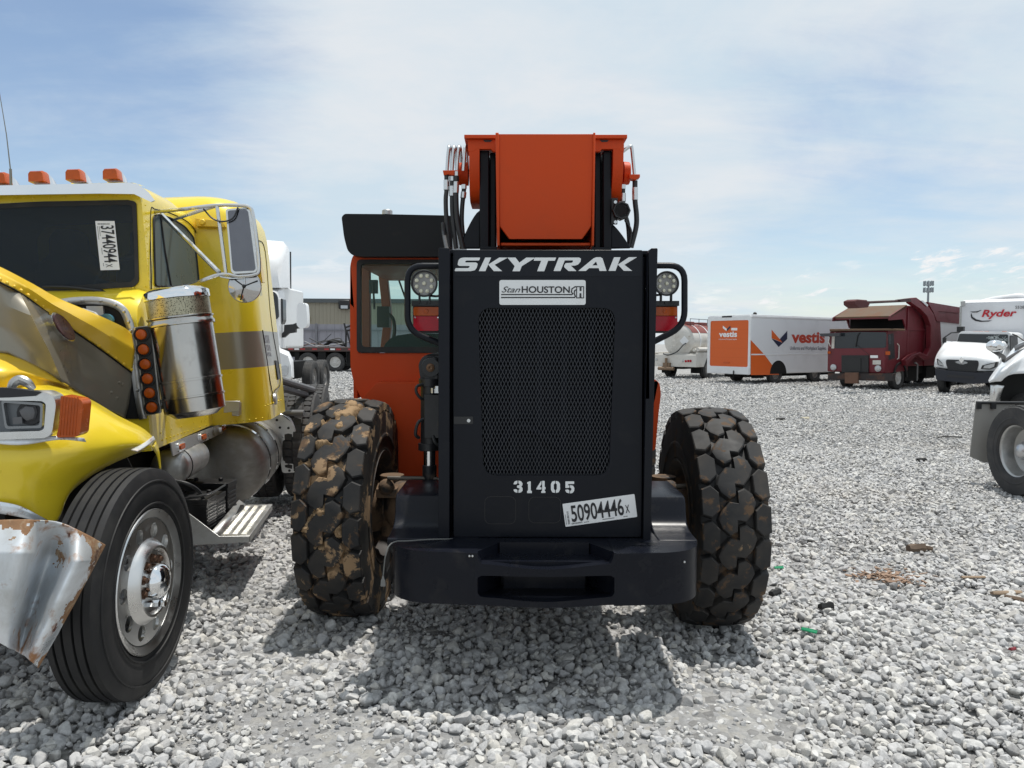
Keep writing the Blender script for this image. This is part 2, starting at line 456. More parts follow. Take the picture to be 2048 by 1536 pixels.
# ------------------------------------------------------------------ the yard: ground and loose gravel
def gravel_mat(name, island):
    m = bpy.data.materials.new(name); m.use_nodes = True
    nt = m.node_tree; b = nt.nodes['Principled BSDF']; L = nt.links.new; N = lambda t: nt.nodes.new(t)
    tc = N('ShaderNodeTexCoord'); co = tc.outputs['Object']
    rp = N('ShaderNodeValToRGB'); e = rp.color_ramp.elements
    e[0].position = 0
    k_ = 0.82 if island else 0.54  # darker ground: the shade between the stones is put into its colour
    e[0].color = (0.36 * k_, 0.355 * k_, 0.35 * k_, 1); e[1].position = 1; e[1].color = (0.74 * k_, 0.735 * k_, 0.72 * k_, 1)
    for p, c in ((0.15, (0.47 * k_, 0.465 * k_, 0.46 * k_, 1)), (0.45, (0.56 * k_, 0.56 * k_, 0.565 * k_, 1)), (0.7, (0.62 * k_, 0.615 * k_, 0.60 * k_, 1)), (0.85, (0.64 * k_, 0.62 * k_, 0.58 * k_, 1))):
        q = rp.color_ramp.elements.new(p); q.color = c
    big = N('ShaderNodeTexNoise'); big.inputs['Scale'].default_value = 0.35; big.inputs['Detail'].default_value = 6; L(co, big.inputs[0])
    fine = N('ShaderNodeTexNoise'); fine.inputs['Scale'].default_value = 55 if island else 30; fine.inputs['Detail'].default_value = 8; fine.inputs['Roughness'].default_value = 0.7; L(co, fine.inputs[0])
    bp = N('ShaderNodeBump')
    if island:
        ge = N('ShaderNodeNewGeometry'); L(ge.outputs['Random Per Island'], rp.inputs[0])
        bp.inputs['Strength'].default_value = 0.55; bp.inputs['Distance'].default_value = 0.006
        L(fine.outputs[0], bp.inputs['Height'])
    else:
        vo = N('ShaderNodeTexVoronoi'); vo.inputs['Scale'].default_value = 21; L(co, vo.inputs['Vector'])
        sp = N('ShaderNodeSeparateColor'); L(vo.outputs['Color'], sp.inputs[0]); L(sp.outputs[0], rp.inputs[0])
        bp.inputs['Strength'].default_value = 0.85; bp.inputs['Distance'].default_value = 0.03
        inv = N('ShaderNodeMath'); inv.operation = 'SUBTRACT'; inv.inputs[0].default_value = 1.0; L(vo.outputs['Distance'], inv.inputs[1])
        ad = N('ShaderNodeMath'); ad.operation = 'MULTIPLY_ADD'; L(fine.outputs[0], ad.inputs[0]); ad.inputs[1].default_value = 0.5; L(inv.outputs[0], ad.inputs[2])
        L(ad.outputs[0], bp.inputs['Height'])
    L(bp.outputs[0], b.inputs['Normal'])
    mul = N('ShaderNodeMix'); mul.data_type = 'RGBA'; mul.blend_type = 'MULTIPLY'; mul.inputs[0].default_value = 1.0
    r3 = N('ShaderNodeMapRange'); r3.inputs[1].default_value = 0.3; r3.inputs[2].default_value = 0.7; r3.inputs[3].default_value = 0.72; r3.inputs[4].default_value = 1.16
    L(fine.outputs[0], r3.inputs[0]); L(rp.outputs[0], mul.inputs[6]); L(r3.outputs[0], mul.inputs[7])
    # dusty and brownish patches lying in the yard
    r4 = N('ShaderNodeMapRange'); r4.inputs[1].default_value = 0.55; r4.inputs[2].default_value = 0.75; r4.inputs[4].default_value = 0.35
    L(big.outputs[0], r4.inputs[0])
    x = N('ShaderNodeMix'); x.data_type = 'RGBA'; L(r4.outputs[0], x.inputs[0]); L(mul.outputs[2], x.inputs[6]); x.inputs[7].default_value = (0.46, 0.42, 0.37, 1)
    L(x.outputs[2], b.inputs['Base Color']); b.inputs['Roughness'].default_value = 0.88; b.inputs['Specular IOR Level'].default_value = 0.3
    return m
def bare(x, y):
    """0..1: where the stones thin out and the packed fines show"""
    v = 0.0
    for cx, cy, rx, ry, k in ((-1.05, 3.28, 0.55, 0.16, 0.85), (-0.75, 3.05, 0.30, 0.12, 0.7), (0.95, 3.35, 0.35, 0.2, 0.75), (0.45, 3.1, 0.2, 0.12, 0.5), (2.9, 5.9, 0.5, 0.4, 0.35), (-0.55, 4.4, 0.22, 0.25, 0.5)):
        v = np.maximum(v, k * np.exp(-((x - cx) / rx) ** 2 - ((y - cy) / ry) ** 2))
    return v
def build_ground():
    ys = np.concatenate([np.linspace(-12, 16, 90), 16 + np.geomspace(0.5, 3000, 50)])
    h = np.concatenate([np.linspace(0, 9, 40), 9 + np.geomspace(0.5, 2500, 34)]); xs = np.concatenate([-h[::-1], h[1:]])
    X, Y = np.meshgrid(xs, ys); Z = -0.16 * np.tanh(X / 8.0)
    near = np.exp(-(np.maximum(np.abs(X) - 6, 0) / 4) ** 2) * np.exp(-(np.maximum(Y - 12, 0) / 6) ** 2)
    Z = Z + 0.007 * near * (np.sin(X * 3.1 + Y * 1.3) + np.sin(Y * 4.3 - X * 2.1 + 1.0)) - 0.004
    nx, ny = len(xs), len(ys)
    v = np.stack([X, Y, Z], -1).reshape(-1, 3)
    i = np.arange((ny - 1) * (nx - 1)); a = (i // (nx - 1)) * nx + i % (nx - 1)
    f = np.stack([a, a + 1, a + nx + 1, a + nx], 1)
    me = bpy.data.meshes.new('ground'); me.from_pydata(v.tolist(), [], f.tolist()); me.materials.append(gravel_mat('packed limestone yard', False))
    me.polygons.foreach_set('use_smooth', [True] * len(me.polygons))
    o = bpy.data.objects.new('ground', me); COL.objects.link(o); tag(o, kind='structure')
def rock_protos(n, pts, bev, seed):
    r_ = np.random.default_rng(seed); out = []
    for _ in range(n):
        p = r_.normal(size=(pts, 3)); p /= np.linalg.norm(p, axis=1)[:, None]
        p *= r_.uniform(0.78, 1.08, size=(pts, 1)); p *= np.array([1.0, r_.uniform(0.62, 0.98), r_.uniform(0.5, 0.85)])
        bm = bmesh.new(); vs = [bm.verts.new(q) for q in p]
        res = bmesh.ops.convex_hull(bm, input=vs)
        junk = list({g for g in res['geom_interior'] + res['geom_unused'] if isinstance(g, bmesh.types.BMVert) and g.is_valid})
        if junk: bmesh.ops.delete(bm, geom=junk, context='VERTS')
        bmesh.ops.dissolve_limit(bm, angle_limit=R(16), verts=bm.verts, edges=bm.edges)
        if bev: bmesh.ops.bevel(bm, geom=list(bm.edges), offset=bev, segments=1, profile=0.5, affect='EDGES', clamp_overlap=True)
        bmesh.ops.triangulate(bm, faces=bm.faces)
        bmesh.ops.recalc_face_normals(bm, faces=bm.faces)
        bm.verts.ensure_lookup_table()
        out.append((np.array([tuple(q.co) for q in bm.verts], np.float32), np.array([[q.index for q in f.verts] for f in bm.faces], np.int32)))
        bm.free()
    return out
def build_gravel():
    mat = gravel_mat('crushed limestone', True)
    VV = []; FF = []; off = 0; SM = []
    def scatter(y0, y1, dens, smin, smax, sig, med, protos, seed, smooth, margin=1.10, thin=0.55):
        nonlocal off
        g = np.random.default_rng(seed)
        hw1 = 0.70 * y1 * margin + 0.4
        n = int(dens * (y1 - y0) * 2 * hw1)
        x = g.uniform(-hw1, hw1, n); y = g.uniform(y0, y1, n)
        keep = np.abs(x) < 0.70 * y * margin + 0.4
        # clumps and thin places
        cl = 0.5 + 0.25 * np.sin(x * 2.3 + 1.1 * np.sin(y * 1.7)) + 0.25 * np.sin(y * 2.9 + 1.3 * np.sin(x * 1.9 + 2))
        keep &= g.uniform(size=n) < (1 - thin * bare(x, y)) * (0.72 + 0.28 * cl)
        x = x[keep]; y = y[keep]; n = len(x)
        s = np.clip(np.exp(g.normal(math.log(med), sig, n)), smin, smax)
        s *= np.where(bare(x, y) > 0.3, 0.6, 1.0)
        z = -0.16 * np.tanh(x / 8.0) + s * g.uniform(-0.1, 0.55, n)
        pi = g.integers(0, len(protos), n)
        for k, (pv, pf) in enumerate(protos):
            idx = np.nonzero(pi == k)[0]; c = len(idx)
            if c == 0: continue
            a = g.uniform(0, 2 * PI, c); t = g.normal(0, 0.5, c); t2 = g.normal(0, 0.5, c)
            ca, sa, ct, st, cu, su = np.cos(a), np.sin(a), np.cos(t), np.sin(t), np.cos(t2), np.sin(t2)
            Rz = np.zeros((c, 3, 3)); Rz[:, 0, 0] = ca; Rz[:, 0, 1] = -sa; Rz[:, 1, 0] = sa; Rz[:, 1, 1] = ca; Rz[:, 2, 2] = 1
            Rx = np.zeros((c, 3, 3)); Rx[:, 0, 0] = 1; Rx[:, 1, 1] = ct; Rx[:, 1, 2] = -st; Rx[:, 2, 1] = st; Rx[:, 2, 2] = ct
            Ry = np.zeros((c, 3, 3)); Ry[:, 1, 1] = 1; Ry[:, 0, 0] = cu; Ry[:, 0, 2] = su; Ry[:, 2, 0] = -su; Ry[:, 2, 2] = cu
            M = Rz @ Rx @ Ry
            sc3 = s[idx][:, None] * g.uniform(0.82, 1.2, (c, 3))
            P = np.einsum('cij,cvj->cvi', M, pv[None] * sc3[:, None, :])
            P += np.stack([x[idx], y[idx], z[idx]], 1)[:, None, :]
            VV.append(P.reshape(-1, 3).astype(np.float32))
            o = off + np.arange(c, dtype=np.int64)[:, None, None] * len(pv)
            FF.append((pf[None] + o).reshape(-1, 3).astype(np.int32)); off += c * len(pv)
            SM.append(np.full(c * len(pf), smooth, bool))
    near = rock_protos(36, 22, 0.09, 3); mid = rock_protos(24, 13, 0.0, 4); far = rock_protos(16, 9, 0.0, 5)
    scatter(2.3, 6.2, 1050, 0.014, 0.050, 0.27, 0.0255, near, 11, False, 1.15)
    scatter(2.3, 6.2, 800, 0.004, 0.012, 0.3, 0.008, far, 12, False, 1.05, -1.5)
    scatter(6.2, 13.0, 860, 0.014, 0.050, 0.28, 0.0250, mid, 13, False)
    scatter(13.0, 24.0, 330, 0.016, 0.05, 0.32, 0.027, far, 14, False, 1.03)
    scatter(24.0, 46.0, 75, 0.025, 0.075, 0.3, 0.045, far, 15, False, 1.02)
    V = np.concatenate(VV); Fa = np.concatenate(FF)
    me = bpy.data.meshes.new('gravel')
    me.vertices.add(len(V)); me.vertices.foreach_set('co', V.reshape(-1))
    nf = len(Fa); me.loops.add(nf * 3); me.loops.foreach_set('vertex_index', Fa.reshape(-1))
    me.polygons.add(nf); me.polygons.foreach_set('loop_start', np.arange(0, nf * 3, 3, dtype=np.int32))
    me.polygons.foreach_set('use_smooth', np.zeros(nf, bool))
    me.materials.append(mat); me.update(calc_edges=True)
    o = bpy.data.objects.new('gravel', me); COL.objects.link(o)
    tag(o, 'loose pale grey crushed limestone gravel covering the yard', 'gravel', kind='stuff')
    print('gravel faces', nf)
build_ground()
build_gravel()
# ------------------------------------------------------------------ wheels shared by all vehicles (built once, axis +X outward, centre at origin)
def crown(s, hw, R_, c): return R_ - c * abs(s / hw) ** 2.6
def lug_tyre(R_, hw, rimR, n, polys, depth, c, chamf=0.006, seed=1, jitter=0.0):
    mb = MB(); r0 = R_ - depth
    side = [(hw * 0.80, rimR), (hw * 0.99, rimR + 0.02), (hw * 1.02, rimR + (r0 - rimR) * 0.45), (hw * 1.01, rimR + (r0 - rimR) * 0.78), (hw * 0.985, crown(hw, hw, r0, c) - 0.004)]
    mid = [(hw * k, crown(hw * k, hw, r0, c)) for k in (0.93, 0.7, 0.35, 0.0, -0.35, -0.7, -0.93)]
    mb.lathe(side + mid + [(-a, r) for a, r in reversed(side)], (0, 0, 0), (1, 0, 0), 72)
    # bead rings on the sidewall
    for sgn in (1, -1):
        mb.lathe([(sgn * hw * 1.015, rimR + (r0 - rimR) * 0.30), (sgn * hw * 1.045, rimR + (r0 - rimR) * 0.34), (sgn * hw * 1.045, rimR + (r0 - rimR) * 0.38), (sgn * hw * 1.01, rimR + (r0 - rimR) * 0.42)], (0, 0, 0), (1, 0, 0), 72)
    p = 2 * PI / n; rg = random.Random(seed)
    def pt(s, t, r): return Vector((s, r * math.sin(t), r * math.cos(t)))
    for k in range(n):
        for po in polys:
            j = rg.uniform(-jitter, jitter)
            cx = sum(q[0] for q in po) / len(po); cy = sum(q[1] for q in po) / len(po)
            m = len(po); top = []; shl = []; bot = []
            for s_, t_ in po:
                t = (k + t_ + j) * p
                ks = chamf / 0.06; kt = chamf / (p * R_ * 0.35)
                si = s_ + (cx - s_) * ks; ti = t + ((k + cy + j) * p - t) * kt
                r = crown(s_, hw, R_, c)
                top.append(pt(si, ti, r)); shl.append(pt(s_, t, r - chamf * 0.8))
                so_ = s_ + (s_ - cx) * 0.09; to_ = t + (t - (k + cy + j) * p) * 0.09
                bot.append(pt(max(-hw * 1.0, min(hw * 1.0, so_)), to_, crown(s_, hw, r0, c) - 0.004))
            tri = tessellate_polygon([[Vector((q[0], q[1] * p * R_, 0)) for q in po]])
            o = len(mb.v); mb.v += top + shl + bot
            for t in tri: mb.f.append([o + i for i in t]); mb.m.append(0)
            for i in range(m):
                i2 = (i + 1) % m
                mb.f.append([o + i, o + i2, o + m + i2, o + m + i]); mb.m.append(0)
                mb.f.append([o + m + i, o + m + i2, o + 2 * m + i2, o + 2 * m + i]); mb.m.append(0)
    return mb
OTR = [
    [(-.197, .13), (-.145, .04), (-.101, .24), (-.101, .74), (-.145, .95), (-.197, .86)],
    [(-.088, -.24), (-.045, -.42), (-.007, -.33), (-.007, -.02), (.045, -.06), (.088, .20), (.106, .46), (.088, .70), (.045, .86), (.007, .78), (.007, .44), (-.045, .48), (-.088, .22), (-.106, -.02)],
    [(.197, -.37), (.197, .36), (.145, .45), (.101, .24), (.101, -.26), (.145, -.46)],
]
def mud_mat(name, lo, hi):
    return pm(name, (0.017, 0.017, 0.018), 0.62, var=0.25, scale=9, bump=0.12, bscale=40, bdet=8, spec=0.35,
              dirt=[((0.07, 0.06, 0.05), 5, 0.42, 0.7, 0.9, 0.55), ((0.30, 0.20, 0.115), 5.5, lo, hi, 0.95), ((0.115, 0.07, 0.04), 11, 0.56, 0.62, 0.95, 0.8)])
def mud_grooves(m, rr, k):
    nt = m.node_tree; L = nt.links.new; N = lambda t: nt.nodes.new(t)
    tc = N('ShaderNodeTexCoord'); sp = N('ShaderNodeSeparateXYZ'); L(tc.outputs['Object'], sp.inputs[0])
    cb = N('ShaderNodeCombineXYZ'); L(sp.outputs[1], cb.inputs[1]); L(sp.outputs[2], cb.inputs[2])
    ln = N('ShaderNodeVectorMath'); ln.operation = 'LENGTH'; L(cb.outputs[0], ln.inputs[0])
    mr = N('ShaderNodeMapRange'); mr.inputs[1].default_value = rr; mr.inputs[2].default_value = rr - 0.03; mr.inputs[4].default_value = k; L(ln.outputs['Value'], mr.inputs[0])
    for n in list(nt.nodes):     # deeper in the tread more mud stays behind
        if n.type == 'MAP_RANGE' and n.inputs[0].is_linked and n != mr and n.inputs[2].default_value < 0.72 and n.inputs[1].default_value > 0.5 and n.inputs[2].default_value - n.inputs[1].default_value < 0.06:
            src = n.inputs[0].links[0].from_socket; ad = N('ShaderNodeMath'); L(src, ad.inputs[0]); L(mr.outputs[0], ad.inputs[1]); L(ad.outputs[0], n.inputs[0])
TYRE_MUD = mud_mat('muddy tyre rubber', 0.565, 0.60)
TYRE_CLEAN = mud_mat('dusty tyre rubber', 0.67, 0.71)
mud_grooves(TYRE_MUD, 0.655, 0.035); mud_grooves(TYRE_CLEAN, 0.655, 0.015)
RIM_DIRT = pm('dirty dark rim', (0.03, 0.024, 0.022), 0.7, var=0.3, bump=0.2, bscale=30, dirt=[((0.16, 0.10, 0.06), 6, 0.5, 0.62, 0.95)])
MUDDY = pm('mud caked casting', (0.14, 0.088, 0.052), 0.92, var=0.35, scale=9, bump=0.6, bscale=22, dirt=[((0.02, 0.018, 0.018), 7, 0.52, 0.62, 0.7)])
otr_me = {}
def otr_meshes():
    otr_me['tyre'] = lug_tyre(0.663, 0.20, 0.335, 21, OTR, 0.040, 0.024, 0.006, 3, 0.006).mesh('tyre', TYRE_MUD, 24)
    r = MB()
    r.lathe([(0.185, 0.345), (0.19, 0.325), (0.15, 0.315), (0.05, 0.31), (0.04, 0.29), (0.05, 0.20), (0.075, 0.18), (0.08, 0.06), (0.08, 0.0)], (0, 0, 0), (1, 0, 0), 48)
    r.lathe([(0.04, 0.31), (-0.10, 0.315), (-0.16, 0.325), (-0.19, 0.335), (-0.192, 0.345), (-0.175, 0.346)], (0, 0, 0), (1, 0, 0), 48)
    otr_me['rim'] = r.mesh('rim', RIM_DIRT, 40)
    h = MB()
    h.lathe([(0.03, 0.0), (0.03, 0.20), (-0.06, 0.215), (-0.10, 0.17), (-0.17, 0.15), (-0.20, 0.10), (-0.28, 0.085), (-0.28, 0.0)], (0, 0, 0), (1, 0, 0), 32)
    for i in range(10):
        t = 2 * PI * i / 10; h.cyl((-0.07, 0.185 * math.cos(t), 0.185 * math.sin(t)), (-0.10, 0.185 * math.cos(t), 0.185 * math.sin(t)), 0.014, 6)
    otr_me['hub'] = h.mesh('hub', MUDDY, 35)
otr_meshes()
def subempty(name, parent, loc, rot=(0, 0, 0), scale=1.0):
    e = bpy.data.objects.new(name, None); COL.objects.link(e); e.parent = parent; e.location = loc; e.rotation_euler = rot
    e.scale = (scale,) * 3; e.empty_display_size = 0.1
    return e
# ------------------------------------------------------------------ TELEHANDLER
TH = thing('telehandler', 'big telescopic forklift with black rear bonnet and orange boom, seen square from behind', 'telehandler', (0.165, 4.72, gz(0.165)))
def wp(mb, name, mats, parent=TH, **k):
    return mb.world(TH).build(name, mats, parent, **k)
def P2(px, py, Y):
    p = W(px, py, Y); return (p.x, p.z)
def pl(pts, Y): return [P2(a, b, Y) for a, b in pts]
AX, AZ = (1, 0, 0), (0, 0, 1)
YH = 3.75
FRM = TH  # shorthand
def telehandler():
    T = TH
    # ---- rear door panel with the grille opening
    hole = round_poly(pl([(956, 616), (1231, 616), (1218, 951), (967, 951)], YH), 0.07, 6)
    outer = round_poly(pl([(906, 500), (1286, 500), (1283, 1074), (907, 1074)], YH), 0.012, 3)
    m = MB(); m.prism([outer, hole], (0, YH, 0), AX, AZ, (0, 0.028, 0))
    door = wp(m, 'rear_door', BLK, bevel=0.003)
    # lip round the opening
    # ---- expanded metal grille
    g = MB(); hp = [Vector(q) for q in hole]
    cx = sum(q.x for q in hp) / len(hp); cz = sum(q.y for q in hp) / len(hp)
    w, h = 0.0172, 0.0395
    def clip(p, d):
        lo, hi = -9, 9
        for i in range(len(hp)):
            a = hp[i]; b = hp[(i + 1) % len(hp)]; e = b - a; nrm = Vector((-e.y, e.x))
            if nrm.dot(Vector((cx, cz)) - a) < 0: nrm = -nrm
            den = nrm.dot(d); num = nrm.dot(p - a)
            if abs(den) < 1e-9:
                if num < 0: return None
                continue
            t = -num / den
            if den > 0: lo = max(lo, t)
            else: hi = min(hi, t)
        return (lo - 0.004, hi + 0.004) if hi - lo > 0.004 else None
    for sgn in (1, -1):
        d = Vector((w * sgn, h)).normalized(); nn = Vector((-d.y, d.x)) * 0.00125
        yy = YH + (0.010 if sgn > 0 else 0.0115)
        for k in range(-70, 71):
            p = Vector((cx + k * w, cz)); r_ = clip(p, d)
            if not r_: continue
            a = p + d * r_[0]; b = p + d * r_[1]
            q = [a - nn, a + nn, b + nn, b - nn]
            g.add([Vector((c.x, yy, c.y)) for c in q] + [Vector((c.x, yy + 0.003, c.y)) for c in q],
                  [(0, 1, 2, 3), (7, 6, 5, 4), (0, 3, 7, 4), (1, 5, 6, 2)])
    GR = pm('grille wire', (0.035, 0.038, 0.045), 0.4, var=0.3, scale=4, spec=0.4)
    wp(g, 'grille', GR, smooth=0)
    # ---- radiator and engine shapes behind the grille
    m = MB(); x0, z0 = P2(930, 980, 3.9); x1, z1 = P2(1262, 600, 3.9)
    m.box(x0, x1, 4.02, 4.10, z0, z1)
    for k in range(34):
        zz = z0 + 0.03 + k * (z1 - z0 - 0.05) / 34; m.box(x0 + 0.06, x1 - 0.2, 4.0, 4.02, zz, zz + 0.012)
    for k in range(5):
        xx = x0 + 0.10 + k * 0.13; m.box(xx, xx + 0.035, 3.985, 4.0, z0 + 0.02, z1 - 0.03)
    m.tube([W(1190, 640, 3.98), W(1180, 700, 3.96), W(1195, 800, 3.98)], 0.03, 10, smooth=12)
    m.tube([W(990, 900, 3.98), W(1040, 850, 3.95), W(1130, 900, 3.98)], 0.025, 10, smooth=12)
    wp(m, 'radiator', pm('radiator core', (0.005, 0.007, 0.013), 0.6, var=0.5, spec=0.15, scale=12), smooth=30)
    # ---- bonnet shell: posts, sides, top
    m = MB()
    zt = P2(890, 496, 3.72)[1]; zb = P2(890, 1083, 3.72)[1]
    xl0, xl1 = P2(877, 780, 3.72)[0], P2(899, 780, 3.72)[0]; xr0, xr1 = P2(1292, 780, 3.72)[0], P2(1310, 780, 3.72)[0]
    m.prism(round_poly([(xl0, zb), (xl1, zb), (xl1, zt), (xl0, zt)], 0.006, 2), (0, 3.715, 0), AX, AZ, (0, 0.12, 0))
    m.prism(round_poly([(xr0 - 0.004, zb), (xr1 - 0.012, zb), (xr1 + 0.002, zt + 0.004), (xr0 + 0.014, zt + 0.004), (xr0, zt - 0.018)], 0.006, 2), (0, 3.715, 0), AX, AZ, (0, 0.12, 0))
    wp(m, 'bonnet_post', BLK, bevel=0.003, split=True)
    m = MB()
    m.box(xl0 + 0.006, xl0 + 0.026, 3.836, 5.55, zb + 0.05, zt - 0.01); m.box(xr1 - 0.026, xr1 - 0.006, 3.836, 5.55, zb + 0.05, zt - 0.01)
    m.box(xl0 + 0.03, xr1 - 0.03, 3.79, 5.5, zt - 0.02, zt + 0.001)
    m.box(xl0 + 0.03, xr1 - 0.03, 5.5, 5.53, zb + 0.05, zt - 0.03); m.box(xl0 + 0.03, xr1 - 0.03, 3.80, 5.5, zb + 0.01, zb + 0.03)  # far wall; the floor is added to keep light out behind the grille
    m.box(xl1 + 0.002, xl1 + 0.010, 3.79, 3.83, zb, zt - 0.03); m.box(xr0 - 0.012, xr0 - 0.002, 3.79, 3.83, zb, zt - 0.03)
    wp(m, 'bonnet', BLK, bevel=0.004)
    # ---- decals on the door
    s = 5.12
    def zp(pts, ox=890, oy=500, sc_=s, Y=YH): return pl([(ox + a / sc_, oy + b / sc_) for a, b in pts], Y)
    m = MB()
    pan = pl([(901.5 + 8, 503), (1283, 503), (1283, 552.5), (903 + 6, 552.5)], YH)
    m.prism(round_poly(pan, 0.006, 2), (0, YH - 0.0018, 0), AX, AZ, (0, 0.0015, 0))
    dec = wp(m, 'decal_panel', pm('gloss black decal', (0.007, 0.0085, 0.013), 0.30, var=0.1, coat=0.0, spec=0.22), smooth=0)
    L_ = []
    L_.append([round_poly(zp([(362, 78), (350, 108), (222, 108), (208, 116), (208, 128), (318, 128), (336, 140), (326, 180), (306, 208), (262, 217), (97, 217), (108, 186), (238, 186), (252, 176), (252, 164), (146, 164), (129, 152), (138, 105), (158, 84), (188, 78)]), 0.004, 2)])
    L_.append([zp([(412, 78), (472, 78), (414, 217), (346, 217)])])
    L_.append([zp([(442, 150), (556, 78), (642, 79), (508, 152), (586, 217), (500, 217)])])
    L_.append([zp([(640, 78), (722, 78), (762, 130), (832, 78), (926, 79), (786, 166), (766, 218), (691, 218), (713, 165)])])
    L_.append([zp([(918, 78), (1138, 78), (1125, 110), (1056, 110), (1016, 218), (943, 218), (985, 110), (908, 110)])])
    L_.append([round_poly(zp([(1165, 78), (1376, 78), (1392, 92), (1388, 118), (1362, 150), (1330, 160), (1288, 161), (1346, 216), (1264, 216), (1220, 176), (1220, 158), (1236, 135), (1296, 132), (1311, 120), (1309, 107), (1226, 107), (1182, 216), (1111, 216)]), 0.002, 2)])
    L_.append([zp([(1364, 215), (1520, 86), (1548, 75), (1590, 74), (1612, 86), (1653, 215), (1582, 215), (1573, 186), (1476, 186), (1441, 215)]), zp([(1546, 118), (1508, 158), (1561, 158)])])
    L_.append([zp([(1730, 75), (1796, 75), (1745, 214), (1674, 214)])])
    L_.append([zp([(1770, 150), (1882, 74), (1966, 74), (1836, 152), (1916, 214), (1830, 214)])])
    m = MB()
    for l in L_: m.prism(l, (0, YH - 0.0032, 0), AX, AZ, (0, 0.0014, 0))
    wp(m, 'lettering', WHITE_DECAL, dec, smooth=0)
    # dealer plate
    m = MB(); plate = round_poly(zp([(557, 308), (1440, 308), (1440, 562), (557, 562)]), 0.012, 5)
    m.prism(plate, (0, YH - 0.0035, 0), AX, AZ, (0, 0.003, 0))
    dp = wp(m, 'dealer_plate', WHITE_DECAL, smooth=0)
    m = MB()
    def stroke(pts, wd_, Y, closed=False):
        q = [Vector(p) for p in pts]; n = len(q)
        for i in range(n if closed else n - 1):
            a, b = q[i], q[(i + 1) % n]; d = (b - a).normalized(); nn = Vector((-d.y, d.x)) * wd_ / 2; e = d * wd_ * 0.45
            quad = [a - e - nn, a - e + nn, b + e + nn, b + e - nn]
            m.add([Vector((c.x, Y - 0.0001 * (i % 4), c.y)) for c in quad], [(0, 1, 2, 3)])
    px_ = 3.75 / 1538 / 5.12; yy = YH - 0.0042
    stroke(zp([(580, 457), (1298, 457), (1308, 450), (1294, 430), (1300, 398), (1330, 378), (1352, 376)]), 12 * px_, yy)
    stroke(zp([(580, 487), (1326, 487), (1334, 476), (1322, 445), (1326, 418), (1342, 408)]), 12 * px_, yy - 0.0005)
    stroke(zp([(1347, 376), (1382, 376), (1382, 416), (1392, 416), (1392, 376), (1419, 376), (1419, 491), (1391, 491), (1391, 448), (1381, 448), (1381, 491), (1347, 491)]), 9 * px_, yy - 0.001, True)
    wp(m, 'emblem', INK, dp, smooth=0)
    Ti = FR[T].inverted()
    def fr(px, py, Y, right=(1, 0, 0), up=(0, 0, 1)): return Ti @ frame(W(px, py, Y), right, up)
    u = lambda a: a * px_
    lettering('HOUSTON', 92 * px_, INK, dp, fr(890 + 785 / s, 500 + 436 / s, YH - 0.004), align='LEFT', width=490 * px_, bold=0.0008)
    lettering('Stan', 86 * px_, INK, dp, fr(890 + 580 / s, 500 + 434 / s, YH - 0.004), align='LEFT', width=190 * px_, shear=0.45)
    # stencilled fleet number
    s2 = 6.827
    def zq(pts, Y=YH): return pl([(1000 + a / s2, 940 + b / s2) for a, b in pts], Y)
    D = [[(185, 185), (200, 155), (238, 143), (238, 180), (222, 195), (185, 195)],
         [(252, 143), (290, 155), (308, 185), (305, 208), (290, 225), (308, 245), (308, 280), (290, 303), (252, 312), (252, 275), (268, 262), (268, 250), (232, 240), (232, 213), (266, 205), (265, 190), (252, 180)],
         [(185, 265), (222, 260), (238, 275), (238, 310), (200, 300), (185, 275)],
         [(368, 185), (372, 168), (400, 155), (420, 155), (420, 280), (435, 285), (435, 315), (370, 315), (370, 285), (383, 280), (383, 190)],
         [(497, 250), (560, 150), (566, 150), (566, 195), (540, 235), (566, 235), (566, 265), (497, 265)],
         [(575, 148), (610, 148), (610, 230), (622, 235), (622, 262), (610, 265), (610, 285), (620, 290), (620, 312), (562, 312), (562, 290), (575, 285)],
         [(695, 190), (712, 158), (750, 147), (750, 183), (735, 195), (735, 262), (750, 272), (750, 313), (712, 303), (695, 265)],
         [(760, 147), (800, 158), (820, 190), (820, 265), (802, 303), (762, 313), (762, 272), (776, 262), (776, 195), (760, 183)],
         [(893, 155), (1012, 155), (1012, 190), (930, 190), (930, 212), (947, 206), (947, 240), (930, 245), (893, 245)],
         [(957, 205), (1000, 215), (1015, 245), (1012, 285), (995, 310), (957, 320), (957, 285), (975, 275), (975, 250), (957, 242)],
         [(893, 268), (930, 265), (947, 280), (947, 318), (910, 308), (893, 285)]]
    m = MB()
    for d in D: m.prism(round_poly(zq(d), 0.002, 2), (0, YH - 0.0012, 0), AX, AZ, (0, 0.001, 0))
    wp(m, 'fleet_number', WHITE_DECAL, smooth=0)
    # lot sticker
    m = MB(); cor = [(852, 463), (1835, 327), (1873, 638), (895, 775)]
    m.prism(round_poly(zq(cor), 0.004, 2), (0, YH - 0.0022, 0), AX, AZ, (0, 0.002, 0))
    stk = wp(m, 'lot_sticker', PAPER, smooth=0)
    q = [W(1000 + a / s2, 940 + b / s2, YH - 0.0026) for a, b in cor]
    rt = (q[1] - q[0]).normalized(); up = (q[0] - q[3]).normalized(); k2 = 3.75 / 1538 / s2
    def lay(a, b): return q[3] + rt * (a * k2) + up * (b * k2)     # a,b in zoomed pixels from the lower left corner
    lettering('50904446', 318 * k2, INK, stk, Ti @ frame(lay(100, 58), rt, up), align='LEFT', width=728 * k2, bold=0.0018)
    lettering('X', 160 * k2, INK, stk, Ti @ frame(lay(850, 75), rt, up), align='LEFT', width=56 * k2, bold=0.0004)
    lettering('CINCINNATI', 26 * k2, INK, stk, Ti @ frame(lay(88, 22), rt, up), align='LEFT', width=150 * k2)
    m = MB()
    rr = random.Random(5)
    b = 30
